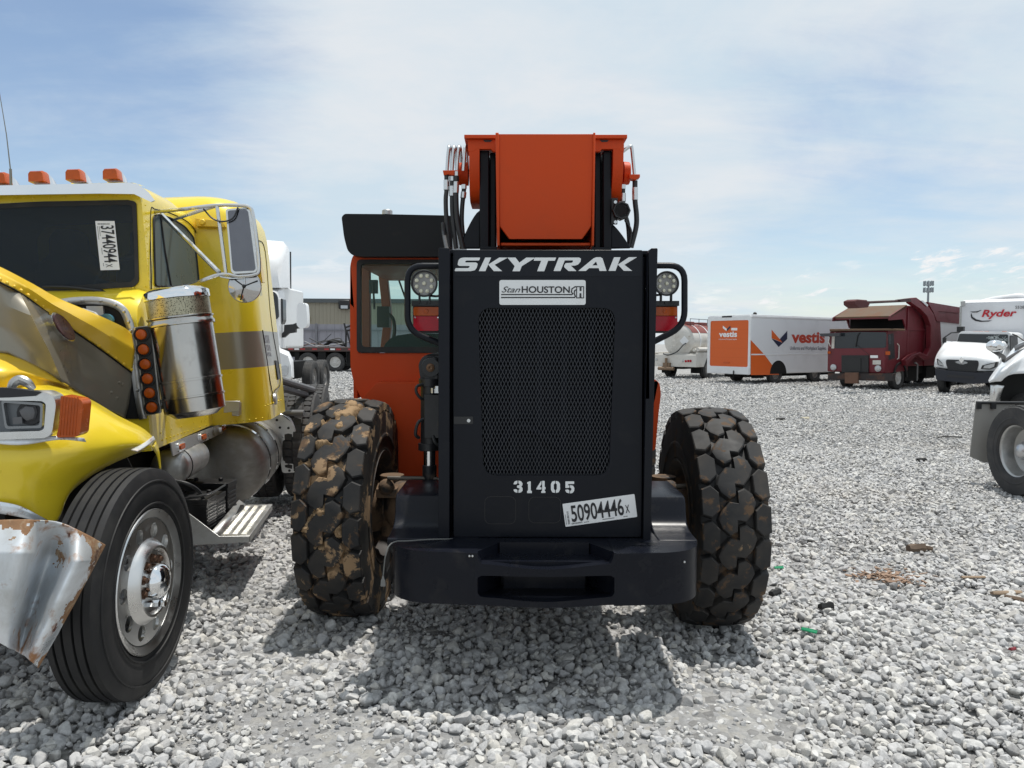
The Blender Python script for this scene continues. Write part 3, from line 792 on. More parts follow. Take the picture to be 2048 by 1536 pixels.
    while b < 210:
        t = rr.choice((3, 5, 8)); m.add([lay(40, b), lay(68, b), lay(68, b + t), lay(40, b + t)], [(0, 1, 2, 3)]); b += t + rr.choice((4, 6))
    wp(m, 'barcode', INK, stk, smooth=0)
    for a0, b0, n_ in ((262, 20, 6), (520, 24, 14), (810, 22, 5)):
        m = MB()
        for i in range(n_):
            a_ = a0 + i * 12; m.add([lay(a_, b0), lay(a_ + 8, b0), lay(a_ + 8, b0 + 12), lay(a_, b0 + 12)], [(0, 1, 2, 3)])
        wp(m, 'small_print', INK, stk, smooth=0)
    m = MB()
    for i in range(11): m.add([lay(14, 30 + i * 13), lay(24, 30 + i * 13), lay(24, 38 + i * 13), lay(14, 38 + i * 13)], [(0, 1, 2, 3)])
    wp(m, 'small_print', INK, stk, smooth=0)
    # latch and pressed squares
    m = MB(); m.prism(round_poly(pl([(908, 833), (946, 833), (946, 848), (908, 848)], YH), 0.003, 2), (0, YH - 0.004, 0), AX, AZ, (0, 0.004, 0))
    la = wp(m, 'door_latch', BLKPLAS)
    c = W(937.5, 841, YH); m = MB(); m.cyl(c + Vector((0, -0.009, 0)), c, 0.0085, 16); m.box(c.x - 0.001, c.x + 0.001, c.y - 0.0105, c.y - 0.008, c.z - 0.005, c.z + 0.005)
    wp(m, 'lock', STEEL, la)
    m = MB()
    for (a, b_, c_, d_) in ((969, 993, 1032, 1048), (1057, 994, 1122, 1046)):
        o_ = pl([(a, d_), (c_, b_)], YH); r1 = rrect(o_[0][0], o_[0][1], o_[1][0], o_[1][1], 0.03); r2 = rrect(o_[0][0] + 0.0022, o_[0][1] + 0.0022, o_[1][0] - 0.0022, o_[1][1] - 0.0022, 0.028)
        m.prism([r1, r2], (0, YH - 0.0012, 0), AX, AZ, (0, 0.001, 0))
    wp(m, 'pressed_outline', BLKPLAS, smooth=0, split=True)
    # ---- counterweight bumper
    YF = 3.46; m = MB()
    zt_ = P2(900, 1106, YF)[1]; zb_ = P2(1000, 1211, YF)[1]
    xl = P2(786, 1150, 3.66)[0]; xr = P2(1392, 1150, 3.66)[0]; xa = P2(954, 1150, YF)[0]; xb = P2(1229, 1150, YF)[0]
    def arcpts(x, sg):
        return [(x + sg * 0.235 - sg * 0.235 * math.sin(t), YF + 0.02 + 0.19 * (1 - math.cos(t))) for t in np.linspace(0, PI / 2, 10)]
    left = [(xa, YF)] + arcpts(xl, 1) + [(xl + 0.01, 4.1), (xa, 4.1)]
    right = [(xb, YF)] + arcpts(xr, -1) + [(xr - 0.01, 4.1), (xb, 4.1)]
    for po in (left, right): m.prism(po, (0, 0, zb_), (1, 0, 0), (0, 1, 0), (0, 0, zt_ - zb_))
    bow = lambda d, y0=YF: [(xa + (xb - xa) * t, y0 - d * (1 - abs(2 * t - 1) ** 2.2)) for t in np.linspace(0, 1, 17)]
    z_sh0 = P2(1090, 1150, YF - 0.06)[1]; z_sh1 = P2(1090, 1137, YF - 0.06)[1]; z_lip = P2(1090, 1206, YF - 0.06)[1]
    zlb = P2(1090, 1216, YF - 0.06)[1]
    m.prism([(xa, YF + 0.05), (xb, YF + 0.05), (xb, 3.70), (xa, 3.70)], (0, 0, z_sh0), (1, 0, 0), (0, 1, 0), (0, 0, z_sh1 - z_sh0))
    m.prism([(xa, YF + 0.05), (xb, YF + 0.05), (xb, 3.70), (xa, 3.70)], (0, 0, zb_ + 0.002), (1, 0, 0), (0, 1, 0), (0, 0, z_lip - zb_ - 0.006))
    curve = lambda a0, a1, e, c_: [(a0 + (a1 - a0) * t, e + (c_ - e) * math.sin(PI * t) ** 1.5) for t in np.linspace(0, 1, 17)]
    face_o = [(949, 1106), (955, 1106), (957, 1118)] + curve(963, 1220, 1128, 1139) + [(1226, 1118), (1228, 1106), (1233, 1106), (1233, 1209)] + curve(1226, 956, 1210, 1216) + [(949, 1209)]
    face_h = [(955, 1156), (962, 1151.5)] + curve(970, 1212, 1151.5, 1154) + [(1222, 1151.5), (1229, 1156), (1229, 1186), (1224, 1193)] + curve(1212, 972, 1195, 1204) + [(960, 1193), (955, 1186)]
    m.prism([pl(face_o, YF - 0.001), pl(face_h, YF - 0.001)], (0, YF - 0.001, 0), AX, AZ, (0, 0.052, 0))
    m.box(xa - 0.01, xb + 0.01, 3.695, 4.09, zb_ + 0.003, zt_ - 0.002)
    for sg, x in ((1, xa), (-1, xb)):    # slanted cheeks of the step recess
        m.prism([(x - sg * 0.004, YF + 0.03), (x + sg * 0.125, 3.70), (x - sg * 0.004, 3.70)], (0, 0, z_sh1 - 0.004), (1, 0, 0), (0, 1, 0), (0, 0, zt_ - z_sh1 + 0.002))
        m.prism([(x - sg * 0.004, YF + 0.03), (x + sg * 0.11, 3.70), (x - sg * 0.004, 3.70)], (0, 0, z_lip - 0.004), (1, 0, 0), (0, 1, 0), (0, 0, z_sh0 - z_lip + 0.008))
    m.box(xa + 0.10, xb - 0.10, 3.64, 3.70, z_sh1 - 0.004, zt_ + 0.004)
    m.box(xa + 0.12, xb - 0.12, 3.62, 3.70, z_lip - 0.004, (z_lip + z_sh0) / 2)
    cwt = wp(m, 'counterweight', BLK2, bevel=0.010, seg=3)
    m = MB()
    for px_c, py_c in ((939, 1112), (945, 1112)): c = W(px_c, py_c, YF - 0.002); m.lathe([(-0.004, 0), (-0.003, 0.0045), (0.003, 0.0055)], c, (0, 1, 0), 10)
    c = W(1369, 1124, YF + 0.05); m.lathe([(-0.004, 0), (-0.003, 0.0045), (0.006, 0.0055)], c, (0, 1, 0), 10)
    wp(m, 'bolt', STEEL, cwt, split=True)
    # shoulders behind the bumper
    prof = [(3.70, zt_ - 0.03), (3.70, zt_ + 0.003), (3.80, zt_ + 0.004), (3.88, zt_ + 0.012), (3.93, zt_ + 0.035), (3.955, zt_ + 0.07), (3.97, zt_ + 0.13), (3.99, zt_ + 0.155), (4.03, zt_ + 0.165), (4.42, zt_ + 0.165), (4.42, zt_ - 0.2), (4.0, zt_ - 0.2)]
    for a, b_ in ((P2(792, 1000, 4.0)[0], P2(890, 1000, 4.0)[0]), (P2(1296, 1000, 4.0)[0], P2(1369, 1000, 4.0)[0])):
        m = MB(); m.prism(prof, (a, 0, 0), (0, 1, 0), (0, 0, 1), (b_ - a, 0, 0)); wp(m, 'counterweight_shoulder', BLK2, bevel=0.03, seg=4)
    m = MB(); m.box(-0.25, 0.58, 3.95, 8.6, 0.58, 0.98); m.box(-0.33, 0.66, 5.6, 8.4, 0.9, 1.15)
    wp(m, 'chassis', BLK, bevel=0.01)
    # ---- work lamps, tail lamps and their tube guards
    LEDB = pm('lamp reflector', (0.30, 0.29, 0.28), 0.3, 0.3, var=0.1); LEDC = pm('led lens', (0.80, 0.78, 0.62), 0.15, var=0.05, coat=0.6)
    for sx_, cpx, rpx, Y in ((-1, 848.5, 27, 3.93), (1, 1333.5, 25, 3.93)):
        c = W(cpx, 567, Y); r = rpx * Y / 1538
        m = MB(); m.lathe([(0.05, 0.0), (0.05, r * 0.7), (0.03, r * 0.95), (0.0, r), (-0.006, r * 0.97), (-0.006, r * 0.86), (0.006, r * 0.84)], c, (0, 1, 0), 40)
        m.box(c.x - 0.03, c.x - 0.022, c.y, c.y + 0.03, c.z - r - 0.03, c.z - r * 0.7); m.box(c.x + 0.022, c.x + 0.03, c.y, c.y + 0.03, c.z - r - 0.03, c.z - r * 0.7)
        wl = wp(m, 'work_lamp', BLKPLAS)
        m = MB(); m.lathe([(0.0035, 0.0), (0.0035, r * 0.85)], c, (0, 1, 0), 40); wp(m, 'reflector', LEDB, wl)
        m = MB()
        for i in range(9):
            t = 2 * PI * (i + 0.5) / 8; rr_ = 0 if i == 8 else r * 0.60
            cc = c + Vector((rr_ * math.cos(t), 0, rr_ * math.sin(t)))
            m.lathe([(-0.006, 0.0), (-0.005, r * 0.10), (-0.001, r * 0.15), (0.003, r * 0.155)], cc, (0, 1, 0), 14)
        wp(m, 'led', LEDC, wl, split=True)
        m = MB(); m.tube([c + Vector((0.02 * -sx_, 0.03, -r * 0.85)), c + Vector((-sx_ * 0.06, 0.03, -r * 0.9)), c + Vector((-sx_ * 0.09, 0.04, -r * 0.75))], 0.006, 8, smooth=10); wp(m, 'cable', HOSE, wl)
    for a, b_, sx_ in ((825, 880, -1), (1304, 1356, 1)):
        Y = 3.96; m = MB()
        m.prism(round_poly(pl([(a, 666), (b_, 666), (b_, 603), (a, 603)], Y), 0.012, 3), (0, Y + 0.012, 0), AX, AZ, (0, 0.05, 0))
        m.prism(pl([(a - 1, 602), (b_ + 1, 602), (b_ + 1, 612), (a - 1, 612)], Y), (0, Y - 0.02, 0), AX, AZ, (0, 0.08, 0))
        p_ = W((a + b_) / 2, 606, Y); m.cyl(p_ + Vector((0, -0.028, 0)), p_ + Vector((0, -0.01, 0)), 0.008, 8)
        tl = wp(m, 'tail_lamp', BLKPLAS, bevel=0.002)
        m = MB(); m.prism(round_poly(pl([(a + 2.5, 631.5), (b_ - 2, 631.5), (b_ - 2, 614), (a + 2.5, 614)], Y), 0.008, 3), (0, Y - 0.012, 0), AX, AZ, (0, 0.03, 0))
        c = W((a + b_) / 2, 622.5, Y - 0.012); m.lathe([(-0.003, 0.0), (-0.002, 0.01), (0.001, 0.013)], c, (0, 1, 0), 16); wp(m, 'amber_lens', AMBER, tl, bevel=0.004)
        m = MB(); m.prism(round_poly(pl([(a + 2.5, 662), (b_ - 2, 662), (b_ - 2, 632.5), (a + 2.5, 632.5)], Y), 0.010, 3), (0, Y - 0.012, 0), AX, AZ, (0, 0.03, 0)); wp(m, 'red_lens', REDLENS, tl, bevel=0.004)
        m = MB()
        for q_ in ((a + 5, 635), (b_ - 4, 635)): c = W(*q_, Y - 0.0145); m.cyl(c, c + Vector((0, 0.004, 0)), 0.004, 8)
        wp(m, 'screw', STEEL, tl, split=True)
    def guard(pts, name):
        m = MB(); q = [W(a, b_, Y_) for a, b_, Y_ in pts]
        path = []
        for i, p in enumerate(q):
            if i in (0, len(q) - 1): path.append(p); continue
            d0 = (q[i - 1] - p).normalized(); d1 = (q[i + 1] - p).normalized(); k = 0.075
            A, B = p + d0 * k, p + d1 * k
            for t in np.linspace(0, 1, 7): path.append(A * (1 - t) ** 2 + p * 2 * t * (1 - t) + B * t * t)
        m.tube(path, 0.0155, 12); wp(m, name, BLK)
    guard([(882, 532, 3.82), (815, 532, 3.80), (815, 661, 3.80), (882, 688, 3.82)], 'lamp_guard')
    guard([(1306, 531, 3.82), (1369, 531, 3.80), (1369, 652, 3.80), (1306, 684, 3.82)], 'lamp_guard')
    # ---- cab
    YC = 5.3; ORGD = ORG
    m = MB()
    out = pl([(706, 508), (700, 530), (700, 690), (701, 735), (706, 760), (716, 785), (728, 806), (736, 830), (741, 860), (741, 955), (905, 955), (905, 508)], YC)
    hol = round_poly(pl([(716, 521), (893, 521), (893, 706), (716, 706)], YC), 0.02, 4)
    m.prism([round_poly(out, 0.03, 3), hol], (0, YC, 0), AX, AZ, (0, 0.06, 0))
    cab = wp(m, 'cab', ORG, bevel=0.008)
    m = MB(); gl_in = round_poly(pl([(721.5, 527), (888, 527), (888, 694), (721.5, 694)], YC), 0.03, 4)
    hol2 = round_poly(pl([(714, 519.5), (895, 519.5), (895, 705), (714, 705)], YC), 0.03, 4)
    m.prism([hol2, gl_in], (0, YC - 0.012, 0), AX, AZ, (0, 0.05, 0)); wp(m, 'window_seal', RUB, cab)
    m = MB(); m.prism(gl_in, (0, YC + 0.006, 0), AX, AZ, (0, 0.005, 0)); wp(m, 'window_pane', glass('green tinted glass', (0.78, 0.90, 0.86), 0.12, opac=0.05, dark=(0.20, 0.28, 0.26)), cab)
    # side walls, floor and far frame of the cab
    xL = P2(702, 600, YC)[0]; xR = P2(903, 600, YC)[0]; zlo = P2(740, 950, YC)[1]; zmid = P2(740, 706, YC)[1]; ztp = P2(740, 514, YC)[1]
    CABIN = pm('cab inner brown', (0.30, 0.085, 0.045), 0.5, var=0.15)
    m = MB()
    m.box(xL + 0.13, xL + 0.16, YC + 0.06, YC + 1.35, zlo, zmid - 0.3); m.box(xL, xL + 0.03, YC + 0.06, YC + 1.35, zmid - 0.32, zmid - 0.04)
    m.box(xR - 0.03, xR, YC + 0.06, YC + 1.35, zlo, ztp); m.box(xL + 0.02, xR, YC + 1.32, YC + 1.36, zlo, zmid - 0.12)
    m.box(xL + 0.02, xR, YC + 0.06, YC + 1.35, zlo - 0.03, zlo)
    wp(m, 'side_panel', ORG, cab, bevel=0.005, split=True)
    m = MB()
    YB = YC + 1.33
    def post(a0, a1, b0, b1, Y, w_=0.05):  # pillars inside, seen through the pane
        p, q_ = W(a0, b0, Y), W(a1, b1, Y); d = Vector((w_, 0, 0)); e = Vector((0, w_, 0))
        m.add([p - d / 2, p + d / 2, p + d / 2 + e, p - d / 2 + e, q_ - d / 2, q_ + d / 2, q_ + d / 2 + e, q_ - d / 2 + e], [(0, 1, 2, 3), (7, 6, 5, 4), (0, 1, 5, 4), (1, 2, 6, 5), (2, 3, 7, 6), (3, 0, 4, 7)])
    post(731, 732, 520, 700, YC + 0.55, 0.062); post(762, 775, 520, 640, YB, 0.075); post(775, 768, 640, 700, YB, 0.07)
    p = W(715, 523, YC); m.box(xL + 0.03, xR, YC + 0.06, YB, ztp - 0.055, ztp - 0.03)
    wp(m, 'pillar', CABIN, cab, bevel=0.006, split=True)
    SEAT = pm('seat fabric', (0.05, 0.07, 0.07), 0.8, var=0.2)
    m = MB()
    m.prism(round_poly(pl([(765, 706), (768, 690), (785, 672), (830, 666), (900, 668), (900, 706)], YC + 0.4), 0.05, 4), (0, YC + 0.4, 0), AX, AZ, (0, 0.5, 0)); wp(m, 'seat', SEAT, cab, bevel=0.03)
    m = MB(); m.tube([W(778, 628, YC + 0.9), W(787, 640, YC + 0.9), W(789, 665, YC + 0.9), W(782, 690, YC + 0.9)], 0.014, 10, smooth=14)
    m.box(*(lambda p: (p.x - 0.05, p.x + 0.05, p.y, p.y + 0.1, p.z - 0.12, p.z + 0.05))(W(766, 625, YC + 0.95)))
    p = W(746, 565, YC + 0.5); m.box(p.x - 0.03, p.x + 0.03, p.y, p.y + 0.05, p.z - 0.08, p.z + 0.02); m.tube([p, p + Vector((0.01, 0, -0.2))], 0.008, 8)
    m.tube([W(797, 558, YB), W(812, 600, YB), W(820, 650, YB)], 0.008, 6)
    wp(m, 'cab_fittings', pm('cab grey plastic', (0.07, 0.08, 0.08), 0.6, var=0.2), cab)
    # lower orange tank in front of the cab wall
    m = MB(); m.prism(round_poly(pl([(753, 765), (852, 765), (852, 952), (735, 952), (733, 850), (719, 803)], YC - 0.12), 0.02, 3), (0, YC - 0.12, 0), AX, AZ, (0, 0.115, 0))
    wp(m, 'fuel_tank', ORG, bevel=0.02, seg=3)
    # roof
    m = MB(); ro = pl([(683, 434), (689, 427.5), (760, 428), (905, 431), (905, 511), (880, 513), (722, 513), (705, 511), (695, 501), (688, 475)], 5.2)
    m.prism(round_poly(ro, 0.03, 4), (0, 5.2, 0), AX, AZ, (0, 1.62, 0))
    roof = wp(m, 'cab_roof', pm('matt black roof plastic', (0.008, 0.008, 0.009), 0.36, var=0.2, spec=0.2, bump=0.06, bscale=90, dirt=[((0.10, 0.085, 0.07), 4, 0.62, 0.9, 0.8, 0.35)]), bevel=0.025, seg=4)
    m = MB(); c = W(774.5, 427, 5.9); m.lathe([(-0.01, 0.04), (0.02, 0.04), (0.028, 0.03), (0.03, 0)], c, (0, 0, 1), 16); wp(m, 'beacon_mount', ALUD, roof)
    # ---- frame levelling cylinder left of the bonnet
    Y = 4.5
    m = MB()
    lug = pl([(841, 775), (836, 745), (834, 728), (843, 713), (862, 706), (905, 706), (905, 775)], Y)
    m.prism(round_poly(lug, 0.03, 4), (0, Y + 0.06, 0), AX, AZ, (0, 0.1, 0))
    c = W(862, 735, Y); m.lathe([(-0.03, 0.0), (-0.03, 0.055), (0.06, 0.065)], c, (0, 1, 0), 28)
    m.box(*(lambda p, q_: (p[0], q_[0], Y - 0.02, Y + 0.09, q_[1], p[1]))(P2(850, 738, Y), P2(876, 790, Y)))
    ba = W(858, 758, Y); bb = W(858, 905, Y)
    m.cyl(W(860, 757, Y + 0.02), W(860, 772, Y + 0.02), 0.066, 28); m.cyl(W(861, 770, Y + 0.02), W(861, 892, Y + 0.02), 0.058, 28)
    m.cyl(W(859, 886, Y + 0.02), W(859, 900, Y + 0.02), 0.066, 28)
    m.box(*(lambda p, q_: (p[0], q_[0], Y - 0.06, Y + 0.05, q_[1], p[1]))(P2(849, 789, Y - 0.05), P2(900, 876, Y - 0.05)))
    m.cyl(W(859, 930, Y + 0.02), W(859, 966, Y + 0.02), 0.042, 20)
    lev = wp(m, 'levelling_cylinder', pm('oily black hydraulics', (0.012, 0.012, 0.014), 0.4, var=0.3, bump=0.15, bscale=25, dirt=[((0.13, 0.10, 0.075), 7, 0.57, 0.68, 0.9, 0.8)]), bevel=0.004)
    m = MB(); m.cyl(W(859, 899, Y + 0.02), W(859, 932, Y + 0.02), 0.035, 24); wp(m, 'rod', CHROME, lev)
    m = MB(); m.lathe([(-0.036, 0.0), (-0.04, 0.012), (-0.036, 0.024), (-0.028, 0.026)], c, (0, 1, 0), 18); wp(m, 'pin', pm('greasy pin', (0.16, 0.09, 0.05), 0.5, 0.5, var=0.4), lev)
    m = MB()
    m.tube([W(848, 768, Y - 0.03), W(834, 773, Y - 0.05), W(833, 785, Y - 0.05), W(842, 797, Y - 0.04), W(850, 796, Y - 0.02)], 0.009, 8, smooth=20)
    m.tube([W(848, 838, Y - 0.03), W(836, 846, Y - 0.05), W(831, 868, Y - 0.05), W(838, 876, Y - 0.03)], 0.010, 8, smooth=20)
    m.tube([W(866, 872, Y - 0.06), W(870, 884, Y - 0.07), W(880, 893, Y - 0.06)], 0.01, 8, smooth=10)
    wp(m, 'hydraulic_hose', HOSE, lev, split=True)
    m = MB(); p = W(868, 777, Y - 0.05)
    m.box(p.x - 0.012, p.x + 0.06, p.y - 0.02, p.y + 0.02, p.z - 0.025, p.z + 0.0); m.cyl(W(866, 786, Y - 0.06), W(866, 776, Y - 0.06), 0.014, 8); m.cyl(W(874, 784, Y - 0.06), W(874, 772, Y - 0.06), 0.016, 6)
    wp(m, 'hose_fitting', STEEL, lev, split=True)
    # ---- boom tail
    YT = 4.25; m = MB()
    face = pl([(996, 268), (1188, 268), (1186, 330), (1183, 452), (1165, 478), (1018, 478), (999, 452), (996, 330)], YT)
    m.prism(face, (0, YT, 0), AX, AZ, (0, 0.02, 0))
    for a, b_ in ((991, 997.5), (1186, 1190.5)):
        pts = [W(a, 266, YT), W(a, 492, YT)]
        s0 = pl([(a, 266), (b_, 266), (b_ - 3 if a > 1100 else b_ + 2, 492), (a - 3 if a > 1100 else a + 3, 492)], YT)
        m.prism(s0, (0, YT - 0.012, 0), AX, AZ, (0, 1.2, 0))
    zq0 = P2(1000, 486, YT)[1]; x0, x1 = P2(1001, 480, YT)[0], P2(1183, 480, YT)[0]
    m.prism(pl([(1001, 484), (1182, 484), (1182, 490), (1001, 490)], YT), (0, YT + 0.03, 0), AX, AZ, (0, 1.1, 0))
    m.box(P2(1000, 270, YT)[0], P2(1184, 270, YT)[0], YT + 0.02, YT + 1.2, P2(1000, 271, YT)[1] - 0.02, P2(1000, 271, YT)[1] + 0.004)
    bt = wp(m, 'boom_tail', ORG, bevel=0.004)
    m = MB(); zc = P2(1090, 380, YT)[1]
    for i, (hw_, hh) in enumerate(((0.17, 0.2),)):
        a = Vector((0.185, 4.7, zc)); b = Vector((0.185, 9.6, zc - 1.1))
        m.add([a + Vector((sx * hw_, 0, sz * hh)) for sx in (-1, 1) for sz in (-1, 1)] + [b + Vector((sx * hw_, 0, sz * hh * 0.9)) for sx in (-1, 1) for sz in (-1, 1)],
              [(0, 1, 3, 2), (4, 6, 7, 5), (0, 4, 5, 1), (2, 3, 7, 6), (0, 2, 6, 4), (1, 5, 7, 3)])
    wp(m, 'boom', ORG, bevel=0.02)
    Y2 = 4.5; m = MB()
    m.prism(pl([(929, 272), (1253, 272), (1253, 279), (929, 279)], Y2), (0, Y2 - 0.03, 0), AX, AZ, (0, 0.42, 0))
    for a0, a1, s_ in ((936, 992, 1), (1188, 1248, -1)):
        web = [(a0 + (0 if s_ < 0 else 0), 279), (a1, 279), (a1, 303), (a1 - 6, 303), (a1 - 10, 298), (a0 + 16, 298), (a0 + 12, 303), (a0, 303)]
        m.prism(pl(web, Y2), (0, Y2, 0), AX, AZ, (0, 0.03, 0))
    for a0, a1 in ((938, 959), (1226, 1247)):
        xx0 = P2(a0, 330, Y2)[0]; xx1 = P2(a1, 330, Y2)[0]; zz1 = P2(a0, 279.5, Y2)[1]; zz0 = P2(a0, 397, Y2)[1]
        po = round_poly([(Y2 + 0.001, zz1), (Y2 + 0.001, zz0 + 0.16), (Y2 + 0.09, zz0), (Y2 + 0.42, zz0), (Y2 + 0.5, zz0 + 0.16), (Y2 + 0.5, zz1)], [0.0, 0.12, 0.12, 0.12, 0.12, 0.0], 6)
        m.prism(po, (xx0, 0, 0), (0, 1, 0), (0, 0, 1), (xx1 - xx0, 0, 0))
    wp(m, 'boom_bracket', ORG, bevel=0.004)
    m = MB(); m.prism(pl([(966, 280), (985, 280), (981, 284), (970, 284)], Y2), (0, Y2 - 0.003, 0), AX, AZ, (0, 0.004, 0)); m.prism(pl([(1199, 280), (1218, 280), (1214, 284), (1203, 284)], Y2), (0, Y2 - 0.003, 0), AX, AZ, (0, 0.004, 0))
    wp(m, 'lightening_hole', BLKPLAS, smooth=0, split=True)
    m = MB()
    c = W(937, 348, 4.72); m.lathe([(0, 0.07), (-0.055, 0.066), (-0.06, 0.06), (-0.06, 0)], c, (1, 0, 0), 28)
    c = W(1246, 347, 4.72); m.lathe([(0, 0.07), (0.035, 0.066), (0.04, 0.06), (0.04, 0)], c, (1, 0, 0), 28)
    wp(m, 'pivot_boss', ORG, split=True)
    m = MB()
    for (a0, a1) in ((959, 978), (979, 991)): m.prism(pl([(a0, 301), (a1, 301), (a1, 497), (a0, 497)], 4.55), (0, 4.55 if a0 < 970 else 4.6, 0), AX, AZ, (0, 0.35, 0))
    for (a0, a1) in ((1206, 1223), (1191, 1204)): m.prism(pl([(a0, 301), (a1, 301), (a1, 497), (a0, 497)], 4.55), (0, 4.55 if a0 > 1200 else 4.6, 0), AX, AZ, (0, 0.35, 0))
    g1 = [(960, 420)] + [(960 - 42 * t ** 0.8, 420 + 77 * t ** 1.15) for t in np.linspace(0.1, 1, 9)] + [(960, 497)]
    m.prism(pl(g1, 4.58), (0, 4.58, 0), AX, AZ, (0, 0.03, 0))
    g2 = [(1222, 446)] + [(1222 + 40 * t ** 0.85, 446 + 50 * t ** 1.1) for t in np.linspace(0.1, 1, 9)] + [(1222, 497)]
    m.prism(pl(g2, 4.58), (0, 4.58, 0), AX, AZ, (0, 0.03, 0))
    m.box(P2(960, 495, 4.55)[0], P2(1222, 495, 4.55)[0], 4.52, 5.2, P2(960, 506, 4.55)[1], P2(960, 494, 4.55)[1])
    m.box(P2(1001, 495, 4.7)[0], P2(1183, 495, 4.7)[0], 4.75, 5.0, P2(1000, 497, 4.7)[1], P2(1000, 440, 4.7)[1])  # black block added behind the tail so the boom interior stays dark
    wp(m, 'boom_tower_and_dark_fill', BLK, bevel=0.006, split=True)
    # ---- hoses beside the boom
    Yh = 4.6
    fit = MB(); ho = MB(); tb = MB()
    for (xb_, xt_, yt, back) in ((894, 898, 292, 0.10), (904, 908, 293, 0.12), (914, 918, 292, 0.16), (927, 930, 294, 0.14)):
        tb.tube([W(xb_, 342, Yh), W(xb_ + 2, 312, Yh), W(xt_, yt + 3, Yh), W(xt_ + 1, yt, Yh + back * 0.5), W(xt_ + 3, yt + 8, Yh + back), W(xt_ + 5, 345, Yh + back)], 0.0105, 10, smooth=28)
    tb.tube([W(1244, 304, Yh), W(1256, 295, Yh), W(1262, 293, Yh), W(1264, 300, Yh), W(1269, 350, Yh)], 0.0105, 10, smooth=24)
    wp(tb, 'hydraulic_tube', STEEL, split=True)
    hd = [[(893, 350), (893, 380), (891.5, 400), (893, 440), (899, 495)], [(904, 362), (904, 392), (905, 430), (912, 497)], [(913, 352), (912, 386), (913, 420), (916, 450), (926, 497)], [(928, 378), (926, 396), (924, 420), (924, 450), (929, 497)],
          [(1270, 362), (1270, 400), (1273, 430), (1272, 455), (1262, 495)], [(1246, 378), (1246, 403), (1249, 425), (1256, 450), (1259, 490)]]
    for k, pth in enumerate(hd):
        q = [W(a, b_, Yh - 0.01 * (k % 3) if k < 4 else Yh + 0.02) for a, b_ in pth]
        ho.tube(q, 0.0155 if k in (2, 4) else 0.0135, 10, smooth=24)
        fit.cyl(q[0] + Vector((0, 0, 0.025)), q[0], 0.016, 6); fit.tube([q[0], q[0] + (q[1] - q[0]) * 0.3, q[0] + (q[1] - q[0]) * 0.35, q[1]], [0.011, 0.011, 0.0175, 0.0175], 12)
    ho.tube([W(886, 446, Yh), W(888, 470, Yh - 0.05), W(894, 500, 4.2)], 0.012, 8, smooth=12)
    ho.tube([W(1250, 440, Yh), W(1262, 462, Yh), W(1258, 492, Yh)], 0.007, 8, smooth=12)
    wp(ho, 'hydraulic_hose', HOSE, split=True); wp(fit, 'hose_fitting', STEEL, split=True)
    m = MB()
    m.prism(pl([(886, 342), (917, 342), (917, 348), (906, 352), (898, 350), (888, 352)], Yh), (0, Yh - 0.02, 0), AX, AZ, (0, 0.06, 0)); m.prism(pl([(1256, 350), (1279, 350), (1279, 356), (1270, 361), (1258, 358)], Yh), (0, Yh - 0.02, 0), AX, AZ, (0, 0.06, 0))
    wp(m, 'tube_bracket', ORG, bevel=0.003, split=True)
    # reversing alarm
    c = W(1243, 421, 4.5); m = MB(); rr_ = 18.5 * 4.5 / 1538
    m.lathe([(0.06, 0), (0.06, rr_ * 0.95), (0.0, rr_), (-0.008, rr_ * 0.92), (-0.008, rr_ * 0.8), (0.004, rr_ * 0.78), (0.004, 0.0)], c, (0, 1, 0), 8)
    m.box(c.x - 0.055, c.x - 0.02, c.y + 0.02, c.y + 0.04, c.z - 0.075, c.z + 0.075)
    for i in range(-4, 5):
        hh = math.sqrt(max(0, (rr_ * 0.76) ** 2 - (i * 0.009) ** 2))
        for sg in (1, -1): m.tube([(c.x + i * 0.009 - sg * hh * 0.45, c.y - 0.001, c.z - hh), (c.x + i * 0.009 + sg * hh * 0.45, c.y - 0.001, c.z + hh)], 0.0012, 4)
    al = wp(m, 'reversing_alarm', BLKPLAS, smooth=25)
    m = MB()
    for a, b_ in ((1231, 404), (1231, 444)): q = W(a, b_, 4.5); m.cyl(q + Vector((0, 0.0, 0)), q + Vector((0, 0.03, 0)), 0.010, 6)
    wp(m, 'bolt', STEEL, al, split=True)
    # ---- axle and wheels
    m = MB(); zA = 0.655 + gz(0.1) + 0.01
    m.cyl((-0.72, 4.72, zA + 0.02), (0.92, 4.72, zA - 0.02), 0.085, 20); m.ball((0.16, 4.72, zA), 0.2, 20, 12); m.box(-0.5, 0.7, 4.64, 4.8, zA - 0.06, zA + 0.1)
    for sg, x in ((1, -0.74), (-1, 0.94)):
        m.cyl((x, 4.72, zA - 0.17), (x, 4.72, zA + 0.2), 0.075, 16); m.box(x - 0.06, x + 0.06, 4.5, 4.74, zA + 0.10, zA + 0.15); m.ball((x, 4.52, zA + 0.16), 0.05, 12, 8)
        m.ball((x + sg * 0.07, 4.66, zA + 0.02), 0.14, 14, 10, sc3=(0.8, 1, 1.1))
    wp(m, 'axle', MUDDY)
    m = MB(); m.cyl(W(775, 956, 4.50), W(875, 958, 4.50), 0.014, 12); m.cyl(W(1310, 975, 4.5), W(1372, 972, 4.5), 0.014, 12); wp(m, 'tie_rod', pm('dirty rod', (0.10, 0.085, 0.07), 0.5, 0.6, var=0.3), split=True)
    o0 = FR[T].inverted()
